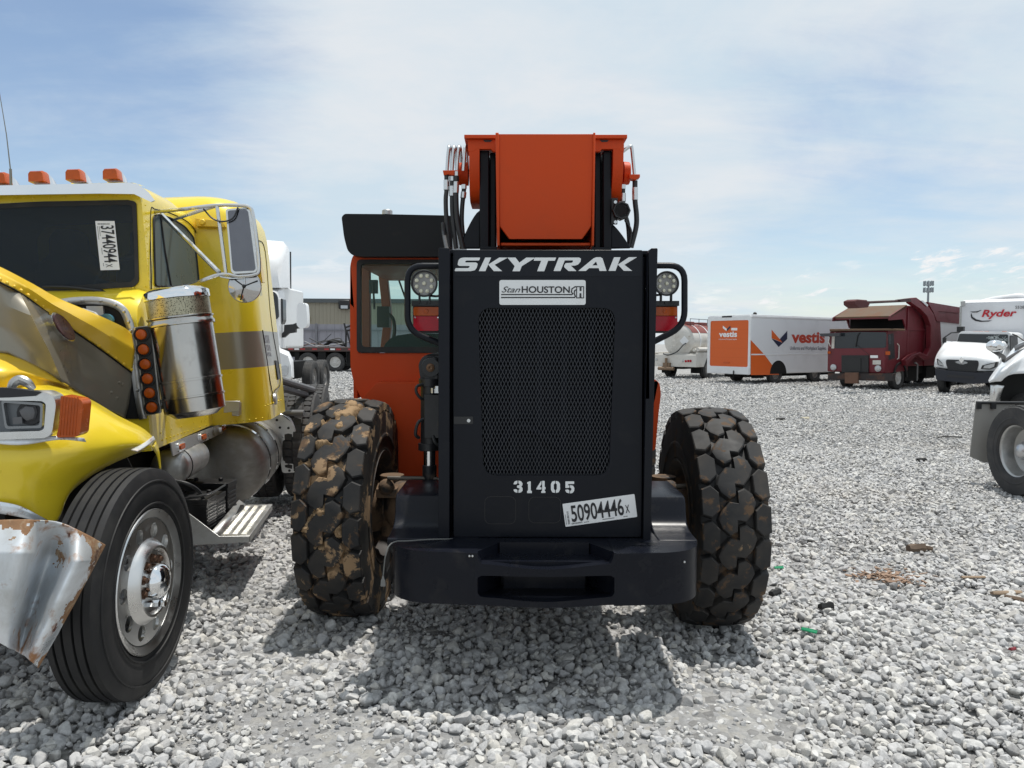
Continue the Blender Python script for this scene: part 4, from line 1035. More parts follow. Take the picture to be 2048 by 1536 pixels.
    for x, yy, mud, ph, rz, cam_ in ((-0.978, 4.72, True, 0.05, R(180 - 2.2), 0), (1.213, 4.72, False, 0.2, R(0.3), 0)):
        w_ = subempty('wheel', T, o0 @ Vector((x, yy, gz(x) + 0.663 - 0.012)), (ph, 0, 0) if False else (0, 0, rz))
        ty = inst('tyre', otr_me['tyre'] if mud else otr_me['tyre'].copy(), w_, rot=(ph, 0, 0))
        if not mud: ty.data.materials[0] = TYRE_CLEAN
        ty.scale = (0.95, 1, 1); ty['label'] = 'muddy tyre' if mud else 'dusty tyre'
        inst('rim', otr_me['rim'], w_); inst('hub', otr_me['hub'], w_)
        if mud:      # dried mud caked over the tread, thick enough to fill the grooves
            blobs = ((-.03, .22, 1.0, .06, .10), (-.06, .38, 1.1, .06, .13), (.02, .46, .9, .06, .08), (.12, .55, .9, .05, .06), (-.02, .62, .9, .03, .12), (.06, .80, .8, .06, .05), (.14, .95, .6, .04, .10), (-.13, .95, .5, .03, .08), (.02, 1.42, .8, .07, .07), (-.07, 1.58, .7, .07, .07), (.10, 1.55, .7, .06, .06), (.0, 1.75, .6, .09, .06))
            m = MB(); ns, nt_ = 70, 210; vv = []
            for b in range(nt_ + 1):
                t = -0.1 + 2.0 * b / nt_
                for a in range(ns + 1):
                    s_ = -0.19 + 0.38 * a / ns
                    f = sum(k_ * math.exp(-((s_ - c0) / rs) ** 2 - ((t - c1) / rt_) ** 2) for c0, c1, k_, rs, rt_ in blobs)
                    p = Vector((s_ * 14, t * 9, 0)); f += 0.55 * mnoise.noise(p) + 0.35 * mnoise.noise(p * 2.7) + 0.22 * mnoise.noise(p * 6.5) - 0.22
                    r_ = crown(s_, 0.2, 0.600, 0.024) + 0.080 * max(0.0, min(f, 0.85)) ** 0.6
                    vv.append((s_ * 0.95, r_ * math.sin(t), r_ * math.cos(t)))
            m.add(vv, [(b * (ns + 1) + a, b * (ns + 1) + a + 1, (b + 1) * (ns + 1) + a + 1, (b + 1) * (ns + 1) + a) for b in range(nt_) for a in range(ns)])
            inst('mud', m.mesh('mud', pm('dried mud', (0.30, 0.205, 0.12), 0.95, var=0.3, scale=20, bump=0.5, bscale=60, bdet=8, spec=0.1, dirt=[((0.17, 0.11, 0.062), 7, 0.5, 0.65, 0.95, 0.8)]), 60), w_)
    for x in (-0.985, 1.175):
        w_ = subempty('wheel', T, o0 @ Vector((x, 7.9, gz(x) + 0.663 - 0.012)), (0, 0, PI if x < 0 else 0))
        ty = inst('tyre', otr_me['tyre'].copy(), w_, rot=(1.0, 0, 0)); ty.data.materials[0] = TYRE_CLEAN; inst('rim', otr_me['rim'], w_); inst('hub', otr_me['hub'], w_)
    m = MB(); m.cyl((-0.8, 7.9, zA), (1.0, 7.9, zA - 0.02), 0.10, 16); wp(m, 'front_axle', MUDDY)
    # orange fender on the right, just seen past the bonnet
    m = MB(); po = pl([(1290, 758), (1312, 759), (1320, 768), (1322, 790), (1317, 830), (1311, 900), (1290, 905)], 5.6)
    m.prism(round_poly(po, 0.02, 3), (0, 5.6, 0), AX, AZ, (0, 0.9, 0)); wp(m, 'side_panel', ORG, bevel=0.01, split=True)
    # block heater cord hanging out of the bonnet
    m = MB(); m.tube([W(905, 1078, 3.72), W(860, 1079, 3.66), W(815, 1082, 3.62), W(792, 1083, 3.60), W(778, 1092, 3.57), W(771, 1112, 3.55), W(768, 1135, 3.55), W(766, 1156, 3.55)], 0.0035, 8, smooth=40)
    co = wp(m, 'power_cord', pm('grey cord', (0.12, 0.12, 0.115), 0.5, var=0.1))
    m = MB(); m.rings([[W(766 + k * wx, yy, 3.55 + ky * 0.008) for k, ky in ((-1, -1), (1, -1), (1, 1), (-1, 1))] for yy, wx in ((1152, 1.6), (1158, 2.6), (1160, 4.2), (1171, 5.0), (1173, 4.6))])
    pg = wp(m, 'plug', pm('grey plug', (0.16, 0.16, 0.155), 0.5, var=0.1), co)
    return co
telehandler()
# ------------------------------------------------------------------ road wheels (axis +X outward)
def ribbed_tyre(R_, hw, rimR, grooves=(-0.078, -0.03, 0.03, 0.078), lugs=None):
    pr = [(hw * 0.70, rimR), (hw * 0.92, rimR + 0.015), (hw * 1.04, rimR + 0.075), (hw * 1.06, rimR + 0.11), (hw * 1.04, R_ - 0.075), (hw * 0.985, R_ - 0.045), (hw * 0.95, R_ - 0.03), (hw * 0.90, R_ - 0.012), (hw * 0.86, R_ - 0.003)]
    left = [(-a, r) for a, r in reversed(pr)]
    tread = []
    for g in sorted(grooves, reverse=True):
        tread += [(g + 0.0055, R_), (g + 0.004, R_ - 0.013), (g - 0.004, R_ - 0.013), (g - 0.0055, R_)]
    mb = MB(); mb.lathe(pr + tread + left, (0, 0, 0), (1, 0, 0), 72)
    for sgn in (1, -1):   # raised rings and lettering band on the sidewall
        for r0 in (rimR + 0.035, R_ - 0.06):
            mb.lathe([(sgn * hw * 1.02, r0 - 0.005), (sgn * (hw * 1.065), r0 - 0.003), (sgn * (hw * 1.065), r0 + 0.003), (sgn * hw * 1.02, r0 + 0.005)], (0, 0, 0), (1, 0, 0), 72)
    return mb
DRIVE = [[(.045, .08), (.075, .0), (.108, .12), (.112, .78), (.078, .90), (.045, .78)], [(-.045, .08), (-.075, .0), (-.108, .12), (-.112, .78), (-.078, .90), (-.045, .78)], [(.034, .0), (.034, .99), (-.034, .99), (-.034, .0)]]
TRUB = pm('truck tyre rubber', (0.016, 0.016, 0.017), 0.62, var=0.25, bump=0.10, bscale=45, spec=0.35, dirt=[((0.075, 0.07, 0.062), 5, 0.5, 0.85, 0.9, 0.45), ((0.30, 0.28, 0.25), 60, 0.70, 0.74, 0.9, 0.5)])
TRUBG = pm('weathered tyre rubber', (0.045, 0.045, 0.046), 0.8, var=0.25, bump=0.10, bscale=45, spec=0.3, dirt=[((0.13, 0.12, 0.11), 5, 0.45, 0.8, 0.9, 0.6)])
tw = {}
def truck_wheel_meshes():
    tw['steer_tyre'] = ribbed_tyre(0.52, 0.106, 0.322, (-0.060, -0.022, 0.022, 0.060)).mesh('tyre', TRUB, 40)
    tw['far_tyre'] = ribbed_tyre(0.50, 0.13, 0.285).mesh('tyre', TRUBG, 40)
    tw['drive_tyre'] = lug_tyre(0.525, 0.135, 0.295, 44, DRIVE, 0.014, 0.010, 0.003, 4).mesh('tyre', TRUBG, 40)
    m = MB()
    hx = [circ(0, 0, 0.262, 60)] + [circ(0.212 * math.cos(2 * PI * i / 10), 0.212 * math.sin(2 * PI * i / 10), 0.033, 18) for i in range(10)] + [circ(0, 0, 0.10, 40)]
    m.prism(hx, (0.072, 0, 0), (0, 1, 0), (0, 0, 1), (0.014, 0, 0))
    m.lathe([(0.02, 0.262), (0.072, 0.266), (0.088, 0.268), (0.098, 0.285), (0.106, 0.300), (0.100, 0.304), (0.085, 0.300)], (0, 0, 0), (1, 0, 0), 60)
    m.lathe([(0.086, 0.180), (0.096, 0.172), (0.118, 0.160), (0.127, 0.148), (0.125, 0.138), (0.112, 0.133), (0.104, 0.130), (0.104, 0.03)], (0, 0, 0), (1, 0, 0), 60)
    m.lathe([(0.02, 0.262), (-0.10, 0.27), (-0.12, 0.295), (-0.10, 0.30)], (0, 0, 0), (1, 0, 0), 48)
    tw['alu_rim'] = m.mesh('rim', ALU, 35)
    m = MB(); m.lathe([(0.10, 0.082), (0.118, 0.083), (0.135, 0.082), (0.162, 0.070), (0.176, 0.045), (0.181, 0.02), (0.182, 0.0)], (0, 0, 0), (1, 0, 0), 40)
    tw['hub_cap'] = m.mesh('hub_cap', CHROME, 40)
    rust = pm('rusty nut', (0.10, 0.055, 0.035), 0.6, 0.6, var=0.4)
    for i in range(1):
        m = MB(); m.cyl((0.100, 0, 0), (0.118, 0, 0), 0.021, 6); m.cyl((0.118, 0, 0), (0.128, 0, 0), 0.012, 10)
        tw['nut'] = m.mesh('wheel_nut', rust, 30)
        m = MB(); m.cyl((0.100, 0, 0), (0.165, 0, 0), 0.019, 6, 0.016); tw['nut_cover'] = m.mesh('wheel_nut', CHROME, 30)
    m = MB(); m.lathe([(0.10, 0.304), (0.106, 0.298), (0.10, 0.285), (0.08, 0.275), (0.0, 0.262), (-0.04, 0.255), (-0.055, 0.22), (-0.06, 0.14), (-0.06, 0.02)], (0, 0, 0), (1, 0, 0), 56)
    tw['deep_rim'] = m.mesh('rim', ALUD, 40)
    m = MB(); m.lathe([(-0.06, 0.105), (0.03, 0.10), (0.06, 0.085), (0.085, 0.05), (0.09, 0.0)], (0, 0, 0), (1, 0, 0), 36)
    for i in range(10): t = 2 * PI * i / 10; m.cyl((-0.06, 0.14 * math.cos(t), 0.14 * math.sin(t)), (-0.035, 0.14 * math.cos(t), 0.14 * math.sin(t)), 0.014, 6)
    tw['deep_hub'] = m.mesh('hub', pm('worn hub', (0.55, 0.55, 0.56), 0.35, 0.8, var=0.15), 40)
    for nm, c in (('white', (0.55, 0.54, 0.52)), ('grey', (0.22, 0.21, 0.20)), ('black', (0.03, 0.03, 0.03))):
        m = MB(); m.lathe([(0.085, 0.292), (0.092, 0.282), (0.07, 0.268), (0.03, 0.255), (0.02, 0.23), (0.045, 0.17), (0.055, 0.14), (0.05, 0.12), (0.07, 0.08), (0.10, 0.07), (0.105, 0.0)], (0, 0, 0), (1, 0, 0), 40)
        for i in range(8): t = 2 * PI * i / 8; m.cyl((0.045, 0.15 * math.cos(t), 0.15 * math.sin(t)), (0.075, 0.15 * math.cos(t), 0.15 * math.sin(t)), 0.014, 6)
        tw[nm + '_rim'] = m.mesh('rim', pm(nm + ' steel rim', c, 0.55, var=0.2, dirt=[((0.15, 0.11, 0.08), 8, 0.5, 0.75, 0.85, 0.7)]), 40)
truck_wheel_meshes()
def far_wheel(T, x, y, rim='grey', scale=1.0, side=1, z=None, roty=0.0):
    """simple road wheel in the thing's own frame; side +1: outer face towards +X"""
    w_ = subempty('wheel', T, (x, y, (0.5 * scale if z is None else z) - 0.01), (0, 0, (0 if side > 0 else PI) + roty), scale)
    inst('tyre', tw['far_tyre'], w_); inst('rim', tw[rim + '_rim'], w_)
    return w_
# ------------------------------------------------------------------ WRECKED YELLOW ROAD TRACTOR
YEL = pm('yellow pearl paint', (0.80, 0.60, 0.028), 0.30, 0.1, var=0.06, scale=2.5, coat=0.5, rvar=0.05, bump=0.02, bscale=20, dirt=[((0.32, 0.22, 0.04), 4, 0.55, 0.85, 0.6, 0.35)])
YELD = pm('golden yellow paint', (0.80, 0.52, 0.03), 0.34, 0.1, var=0.06, scale=2.5, coat=0.4, rvar=0.05, bump=0.02, bscale=20, dirt=[((0.30, 0.19, 0.03), 4, 0.55, 0.85, 0.6, 0.35)])
TAUPE = pm('taupe stripe paint', (0.26, 0.235, 0.185), 0.33, 0.35, var=0.08, scale=3, coat=0.4, bump=0.03, bscale=16, dirt=[((0.30, 0.27, 0.20), 5, 0.6, 0.85, 0.5, 0.4)])
DARK = pm('dark underbody', (0.012, 0.012, 0.012), 0.75, var=0.4, spec=0.2, bump=0.2, bscale=20)
DGLASS = pm('dark tinted windscreen', (0.013, 0.017, 0.022), 0.05, var=0.3, scale=1.5, spec=0.36, rvar=0.02)
RUSTCHR = pm('crumpled rusty chrome', (0.74, 0.78, 0.82), 0.30, 0.65, var=0.18, scale=3.5, rvar=0.1, bump=0.05, bscale=14, dirt=[((0.36, 0.35, 0.32), 3.2, 0.45, 0.7, 0.6, 0.75), ((0.30, 0.15, 0.07), 5.0, 0.53, 0.62, 0.9), ((0.10, 0.035, 0.02), 6, 0.62, 0.66, 0.9)])
YT_ROLL = R(-4)
TT = thing('semi_truck', 'wrecked yellow long nose road tractor with crushed hood and torn chrome bumper', 'truck', (-2.77, 3.4, gz(-2.77)), R(8), roll=YT_ROLL)
def project(p):
    d = CROT.inverted() @ (p - CPOS); return (1024 + F * d.x / -d.z, 768 - F * d.y / -d.z)
def nearest(mb, T, px, py):
    best = None
    for p in mb.v:
        q = project(FR[T] @ p); e = (q[0] - px) ** 2 + (q[1] - py) ** 2
        if best is None or e < best[0]: best = (e, p)
    return best[1]
def truck():
    T = TT
    fy = lambda a, b, v: lfy(T, a, b, v)
    fx = lambda a, b, u: lfx(T, a, b, u)
    def fp(pts, v): return [(lambda p: (p.x, p.z))(fy(a, b, v)) for a, b in pts]
    def plate(mb, loops, v, dep, mi=0): 
        if isinstance(loops[0][0], (int, float)): loops = [loops]
        mb.prism([fp(l, v) if not isinstance(l, tuple) else l[0] for l in loops], (0, v, 0), AX, AZ, (0, dep, 0), mi)
    def rivets(mb, pts, v, n, r=0.006, u=None):
        P = [fy(a, b, v) if u is None else fx(a, b, u) for a, b in pts]
        for q in lin_resample([tuple(p) for p in P], n): mb.ball(Vector(q), r, 6, 4)
    # ---------------- cab
    uc = fy(301, 560, 1.25).x; vb = 2.62
    zt = fy(230, 366, 1.25).z; z0 = fy(330, 888, 1.3).z
    u0 = fy(85, 352, 1.35).x
    half = uc - u0
    def prof(inset=0.0, dz=0.0, r=0.13):
        ux = uc - inset; zz = zt - dz; pts = []
        for t in np.linspace(0, PI / 2, 7): pts.append((ux - r + r * math.cos(t), zz - r + r * math.sin(t)))
        for t in np.linspace(PI / 2, PI, 7): pts.append((2 * u0 - ux + r + r * math.cos(t), zz - r + r * math.sin(t)))
        return pts
    m = MB()
    zcowl = fy(280, 600, 1.1).z
    rg = []
    for v, dz, ins in ((1.25, 0.0, 0.01), (1.32, -0.018, 0.0), (1.6, -0.040, 0.0), (2.0, -0.050, 0.0), (2.4, -0.03, 0.0), (2.55, -0.01, 0.01), (vb, 0.06, 0.03)):
        q = prof(ins, dz); rg.append([(a, v, b) for a, b in q] + [(2 * u0 - uc + ins, v, z0), (uc - ins, v, z0)])
    m.rings(rg, False)
    m.add(rg[-1], [tuple(range(len(rg[-1])))])
    mir_ = lambda pts: pts + [(2 * u0 - a, b) for a, b in reversed(pts)]
    ws_open = mir_(round_poly(fp([(90, 403), (256, 400), (272, 403), (275, 480), (277.5, 565), (266, 574), (90, 584)], 1.24), [0, 0, 0.06, 0, 0.06, 0, 0], 4))
    ws_glass = mir_(round_poly(fp([(90, 413), (252, 409), (264, 412), (268, 480), (270, 555), (260, 564), (90, 574)], 1.24), [0, 0, 0.05, 0, 0.05, 0, 0], 4))
    m.prism([[(a, c) for a, b, c in rg[0]], ws_open], (0, 1.25, 0), AX, AZ, (0, 0.012, 0))
    # cowl ahead of the windscreen
    cw = [[(2 * u0 - uc + 0.01, v, z0)] + [(2 * u0 - uc + 0.01, v, zz), (2 * u0 - uc + 0.06, v, zz + 0.04), (u0, v, zz + 0.055), (uc - 0.07, v, zz + 0.04), (uc - 0.015, v, zz + 0.015), (uc, v, zz - 0.05)] + [(uc, v, z0)] for v, zz in ((1.27, fy(280, 588, 1.25).z), (1.12, fy(280, 598, 1.12).z), (1.02, fy(280, 618, 1.0).z), (0.98, fy(280, 650, 0.98).z))]
    m.rings(cw)
    rivets(m, [(290, 395), (294, 480), (298, 560)], 1.245, 12, 0.005); rivets(m, [(170, 584), (230, 580), (290, 573)], 1.235, 6, 0.006); rivets(m, [(0, 397), (130, 394), (262, 391)], 1.245, 9, 0.006)
    rivets(m, [(325, 880), (380, 861), (466, 832)], 0, 16, 0.005, u=uc + 0.003); rivets(m, [(322, 866), (372, 850), (440, 826)], 0, 6, 0.004, u=uc + 0.003)
    cab = m.build('cab', YEL, T, bevel=0.012, smooth=40)
    # windscreen
    ws_o = round_poly([(-170, 404), (262, 399), (273, 404), (278, 566), (268, 574), (100, 584), (-170, 600)], 8, 3)
    ws_i = round_poly([(-170, 414), (254, 408), (265, 412), (271, 556), (262, 565), (100, 575), (-170, 590)], 8, 3)
    m = MB(); m.prism([ws_open, ws_glass], (0, 1.236, 0), AX, AZ, (0, 0.02, 0)); m.build('windscreen_seal', RUB, cab)
    m = MB(); m.prism(ws_glass, (0, 1.24, 0), AX, AZ, (0, 0.006, 0)); ws = m.build('windscreen', glass('tinted windscreen', (0.62, 0.67, 0.70), 0.12, opac=0.20, dark=(0.11, 0.13, 0.15)), cab, smooth=0)
    LIN = pm('dark cab lining', (0.07, 0.075, 0.08), 0.8, var=0.3); zsill = fy(200, 580, 1.25).z
    m = MB(); lr = []
    for v in (1.264, 2.5):
        q = prof(0.06, 0.04); lr.append([(a, v, b) for a, b in q] + [(2 * u0 - uc + 0.06, v, z0 + 0.1), (uc - 0.06, v, z0 + 0.1)])
    m.rings(lr, False); m.add(lr[-1], [tuple(range(len(lr[-1])))]); m.build('cab_lining', LIN, cab)
    m = MB(); m.prism([(1.27, zsill - 0.25), (1.27, zsill + 0.015), (1.45, zsill + 0.05), (1.62, zsill + 0.03), (1.66, zsill - 0.25)], (2 * u0 - uc + 0.07, 0, 0), (0, 1, 0), AZ, (2 * half - 0.14, 0, 0)); m.build('dashboard', pm('dash grey', (0.16, 0.17, 0.175), 0.7, var=0.2), cab, bevel=0.02)
    cw_ = Vector((u0 + half * 0.48, 1.85, zsill + 0.06)); m = MB()
    m.tube([cw_ + Vector((0.24 * math.cos(t), 0.24 * math.sin(t) * 0.45, 0.24 * math.sin(t) * 0.89)) for t in np.linspace(0, 2 * PI, 33)[:-1]], 0.016, 8, closed=True)
    for t in (0.3, 2.84, 4.7): m.cyl(cw_, cw_ + Vector((0.24 * math.cos(t), 0.24 * math.sin(t) * 0.45, 0.24 * math.sin(t) * 0.89)), 0.012, 6)
    m.build('steering_wheel', pm('grey wheel rim', (0.16, 0.16, 0.16), 0.5), cab)
    for sx in (-0.45, 0.45):
        c_ = u0 + half * sx * 1.05; m = MB(); m.rings([[(c_ + w_ * a, 2.30 + y_ + 0.05 * abs(a), z_) for a, y_ in ((-1, 0), (-0.6, -0.06), (0.6, -0.06), (1, 0), (0.8, 0.12), (-0.8, 0.12))] for z_, w_ in ((z0 + 0.3, 0.26), (zsill + 0.1, 0.27), (zsill + 0.30, 0.24), (zsill + 0.36, 0.16), (zsill + 0.38, 0.14), (zsill + 0.50, 0.13), (zsill + 0.54, 0.08))]); m.build('seat', pm('seat grey cloth', (0.10, 0.10, 0.11), 0.9, var=0.2), cab, smooth=50)
    # wiper
    m = MB(); m.tube([fy(85, 573, 1.21), fy(140, 575, 1.20), fy(205, 583, 1.19)], [0.006, 0.012, 0.014], 8, smooth=10); m.tube([fy(205, 583, 1.19), fy(215, 588, 1.17)], 0.010, 8); m.build('wiper', BLKPLAS, cab)
    # lot sticker on the windscreen
    m = MB(); cor = [(190.5, 442), (229, 442), (239.5, 539.5), (201, 540.5)]
    m.prism(fp(cor, 1.236), (0, 1.2355, 0), AX, AZ, (0, 0.002, 0)); st = m.build('lot_sticker', PAPER, cab, smooth=0)
    q = [fy(a, b, 1.235) for a, b in cor]
    rt = (q[2] - q[1]); ln = rt.length; rt.normalize(); up = (q[1] - q[0]); hh = up.length; up.normalize()
    lay = lambda a, b: q[0] + rt * (a * ln) + up * (b * hh)
    lettering('37440944', hh * 0.95, INK, st, frame(lay(0.10, 0.265), rt, up), align='LEFT', width=ln * 0.755, bold=0.0012)
    lettering('X', hh * 0.5, INK, st, frame(lay(0.885, 0.30), rt, up), align='LEFT', width=ln * 0.065)
    m = MB(); b = 0.10; rr = random.Random(3)
    while b < 0.72:
        t = rr.choice((0.012, 0.02, 0.03)); m.add([lay(0.045, b), lay(0.075, b), lay(0.075, b + t), lay(0.045, b + t)], [(0, 1, 2, 3)]); b += t + 0.02
    m.build('barcode', INK, st, smooth=0)
    for a0, b0, n_ in ((0.11, 0.16, 12), (0.11, 0.07, 16), (0.55, 0.16, 8), (0.86, 0.16, 4)):
        m = MB()
        for i in range(n_): a_ = a0 + i * 0.017; m.add([lay(a_, b0), lay(a_ + 0.011, b0), lay(a_ + 0.011, b0 + 0.035), lay(a_, b0 + 0.035)], [(0, 1, 2, 3)])
        m.build('small_print', INK, st, smooth=0)
    # sun visor
    m = MB(); vi = [(-200, 376), (0, 371), (200, 366.5), (258, 365), (276, 368), (296, 384), (309, 401), (302, 404), (268, 388), (200, 387), (0, 390), (-200, 394)]
    m.prism(fp(vi, 1.14), (0, 1.14, 0), AX, AZ, (0, 0.012, 0)); t_ = [fy(a, b, 1.14) for a, b in vi[:5]]; 
    m.patch([[p for p in t_], [p + Vector((0, 0.14, 0.012)) for p in t_]], 12, 3)
    m.build('sun_visor', CHROME, cab, smooth=40)
    # clearance lights
    for k, (lx, ly) in enumerate(((221, 360), (147, 361.5), (73, 365), (-3, 368), (-78, 371))):
        p = fy(lx + 2, ly, 1.33)
        M_ = Matrix.Translation(p)
        m = MB(); m.rings([[p + Vector((sx * w_, y_, z_)) for sx, z_ in ((-1, 0.0), (1, 0.0), (0.92, h_ * 0.8), (0.7, h_), (-0.7, h_), (-0.92, h_ * 0.8))] for y_, w_, h_ in ((0.06, 0.046, 0.070), (0.07, 0.050, 0.072), (0.16, 0.040, 0.05), (0.26, 0.020, 0.012))])
        b_ = m.build('clearance_light', CHROME, cab, smooth=40)
        m = MB(); m.rings([[p + Vector((sx * w_, y_, z_)) for sx, z_ in ((-1, 0.004), (1, 0.004), (0.92, h_ * 0.8), (0.7, h_), (-0.7, h_), (-0.92, h_ * 0.8))] for y_, w_, h_ in ((-0.02, 0.043, 0.062), (0.0, 0.047, 0.070), (0.061, 0.047, 0.072))])
        m.build('lens', AMBER, b_, smooth=40)
    # side window, vent post and trims
    win = round_poly([(307, 434), (318, 428), (344, 437), (370, 453), (387, 474), (394, 520), (398, 566), (345, 573), (311, 572)], 6, 3)
    def fxp(pts, u): return [(lambda p: (p.y, p.z))(fx(a, b, u)) for a, b in pts]
    us = uc + 0.002
    m = MB(); m.prism(fxp(win, us), (us - 0.006, 0, 0), (0, 1, 0), (0, 0, 1), (0.009, 0, 0)); m.build('side_window', pm('grey green glass', (0.075, 0.105, 0.115), 0.3, var=0.3, scale=3, spec=0.1), cab, smooth=0)
    m = MB(); pth = [fx(a, b, us + 0.004) for a, b in win]; m.tube(pth, 0.006, 6, closed=True); m.tube([fx(320, 429, us + 0.004), fx(329, 500, us + 0.004), fx(342, 574, us + 0.004)], 0.008, 6); m.build('window_frame', RUB, cab)
    m = MB(); dl = [(303, 590), (301, 430), (312, 419), (345, 428), (378, 446), (395, 472), (402, 520), (408, 640), (440, 800), (452, 838)]
    m.tube([fx(a, b, uc + 0.001) for a, b in dl], 0.0035, 5, smooth=40); m.build('door_gap', DARK, cab)
    # sill trim with three marker lights
    m = MB(); sl = [(340, 886), (457, 842), (457, 860), (345, 912)]
    m.prism(fxp(sl, uc + 0.004), (uc + 0.001, 0, 0), (0, 1, 0), (0, 0, 1), (0.008, 0, 0)); sill = m.build('sill_trim', ALU, cab)
    for a, b in ((361, 893), (405, 873.5), (445, 856)):
        p = fx(a, b, uc + 0.01); m = MB(); m.prism(rrect(p.y - 0.075, p.z - 0.03, p.y + 0.075, p.z + 0.03, 0.02), (uc + 0.009, 0, 0), (0, 1, 0), (0, 0, 1), (0.012, 0, 0)); ml = m.build('marker_light', CHROME, sill, bevel=0.003)
        m = MB(); m.prism(rrect(p.y - 0.05, p.z - 0.017, p.y + 0.05, p.z + 0.017, 0.012), (uc + 0.020, 0, 0), (0, 1, 0), (0, 0, 1), (0.008, 0, 0)); m.build('marker_lens', AMBER, sill, bevel=0.002)
    # ---------------- sleeper
    v0 = 2.45; usl = fy(530, 640, v0 + 0.22).x; zb = fy(470, 848, v0).z; ztop = fy(450, 391, v0 + 0.25).z
    vr = fx(562, 690, usl).y; vr = max(vr, v0 + 0.9)
    zs1, zs0 = fy(470, 664, v0).z, fy(470, 738, v0).z
    def ring(z, ins, r=0.22):
        pts = []
        for t in np.linspace(0, PI / 2, 9): pts.append((usl - ins - r + r * math.sin(t), v0 + ins + r - r * math.cos(t), z))
        pts = [(x - (z - zb) * 0.03, y, z_) for x, y, z_ in pts]
        ul = 2 * u0 - usl + 0.1
        pts += [(usl - ins - (z - zb) * 0.03, vr - ins * 0.5, z), (ul + ins, vr - ins * 0.5, z), (ul + ins, v0 + ins + r, z), (ul + ins + r, v0 + ins, z)]
        return pts
    m = MB(); rs = [ring(zb, 0.01), ring(zs0, 0), ring(zs0 + 0.001, 0), ring(zs1, 0), ring(zs1 + 0.001, 0), ring(ztop - 0.30, 0.0), ring(ztop - 0.20, 0.012), ring(ztop - 0.12, 0.04), ring(ztop - 0.05, 0.10), ring(ztop - 0.01, 0.19), ring(ztop, 0.30)]
    m.rings(rs, True, 0, mats=[0, 0, 1, 0, 0, 0, 0, 0, 0, 0, 0])
    rivets(m, [(530, 812), (562, 800)], 0, 7, 0.007, u=usl); rivets(m, [(472, 843), (525, 836)], v0 - 0.001, 5, 0.007)
    sle = m.build('sleeper', [YEL, TAUPE], T, smooth=50)
    m = MB(); 
    m.tube([fx(a, b, usl + 0.001) for a, b in ((523, 478), (540, 500), (548, 640), (563, 755), (552, 780), (545, 778), (531, 660))], 0.004, 5, smooth=30)
    lean = lambda mb: setattr(mb, 'v', [Vector((p.x - (p.z - zb) * 0.03, p.y, p.z)) for p in mb.v]) or mb
    lean(m).build('side_door', RUB, sle)
    m = MB(); m.prism(fxp([(520, 512), (525, 512), (531, 566), (526, 566)], usl), (usl, 0, 0), (0, 1, 0), (0, 0, 1), (0.03, 0, 0)); lean(m).build('grab_handle', YELD, sle, bevel=0.005)
    m = MB(); m.prism(round_poly(fxp([(552, 720), (557, 722), (561, 757), (557, 760)], usl), 0.02, 3), (usl, 0, 0), (0, 1, 0), (0, 0, 1), (0.008, 0, 0)); lean(m).build('door_handle', BLKPLAS, sle)
    m = MB(); p = fx(549, 798, usl); m.lathe([(0.0, 0.05), (0.015, 0.045), (0.017, 0)], p, (1, 0, 0), 20); m.build('cap', ALUD, sle)
    m = MB()
    for (a0, b0, a1, b1) in ((533, 670, 543, 686), (534, 689, 545, 701), (535, 704, 546, 712)):
        for k in range(4):
            f = k / 4; m.prism(fxp([(a0 + (a1 - a0) * f, b0), (a0 + (a1 - a0) * (f + 0.17), b0), (a0 + 2 + (a1 - a0) * (f + 0.17), b1), (a0 + 2 + (a1 - a0) * f, b1)], usl), (usl, 0, 0), (0, 1, 0), (0, 0, 1), (0.002, 0, 0))
    lean(m).build('faded_marking', pm('faded grey decal', (0.30, 0.31, 0.33), 0.5, var=0.2), sle, smooth=0)
    # bracket with lamp between cab and sleeper, hinge plate below
    m = MB(); plate(m, [(388, 436), (448, 442), (450, 454), (391, 452)], v0 - 0.06, 0.07); p = fy(404, 444, v0 - 0.07); m.lathe([(-0.005, 0.0), (-0.005, 0.022), (0.01, 0.025)], p, (0, 1, 0), 16); m.build('lamp_bracket', YELD, sle, bevel=0.006)
    m = MB(); plate(m, [(447, 802), (480, 802), (480, 822), (447, 826)], v0 - 0.12, 0.02); plate(m, [(462, 806), (478, 806), (478, 832), (464, 832)], v0 - 0.10, 0.09); m.build('hinge_bracket', ALUD, sle, bevel=0.004)
    # ---------------- air cleaner
    pa, pb = fy(353, 585, 1.02), fy(391, 822, 1.02); r = 0.178
    ax_ = (pb - pa).normalized(); L_ = (pb - pa).length
    m = MB(); m.lathe([(L_ * 0.20, r), (L_ * 0.205, r + 0.006), (L_ * 0.215, r + 0.006), (L_ * 0.225, r), (L_ * 0.235, r), (L_ * 0.25, r + 0.008), (L_ * 0.275, r + 0.008), (L_ * 0.28, r - 0.004), (L_ * 0.72, r - 0.004), (L_ * 0.722, r + 0.002), (L_ * 0.74, r + 0.002), (L_ * 0.742, r - 0.004), (L_ * 0.86, r - 0.004), (L_ * 0.862, r + 0.002), (L_ * 0.875, r + 0.002), (L_ * 0.88, r - 0.004), (L_ * 0.99, r - 0.006), (L_, r - 0.02), (L_ * 1.005, r - 0.03), (L_ * 1.04, r - 0.06), (L_ * 1.05, 0.0)], pa, ax_, 56)
    CHRD = pm('stainless with dark reflections', (0.50, 0.48, 0.45), 0.22, 1.0, var=0.25, scale=3, rvar=0.08, dirt=[((0.10, 0.085, 0.06), 2.2, 0.5, 0.75, 0.4, 0.6)])  # dark surroundings mirrored in the polished metal are put into its colour
    acl = m.build('air_cleaner', CHRD, T, smooth=40)
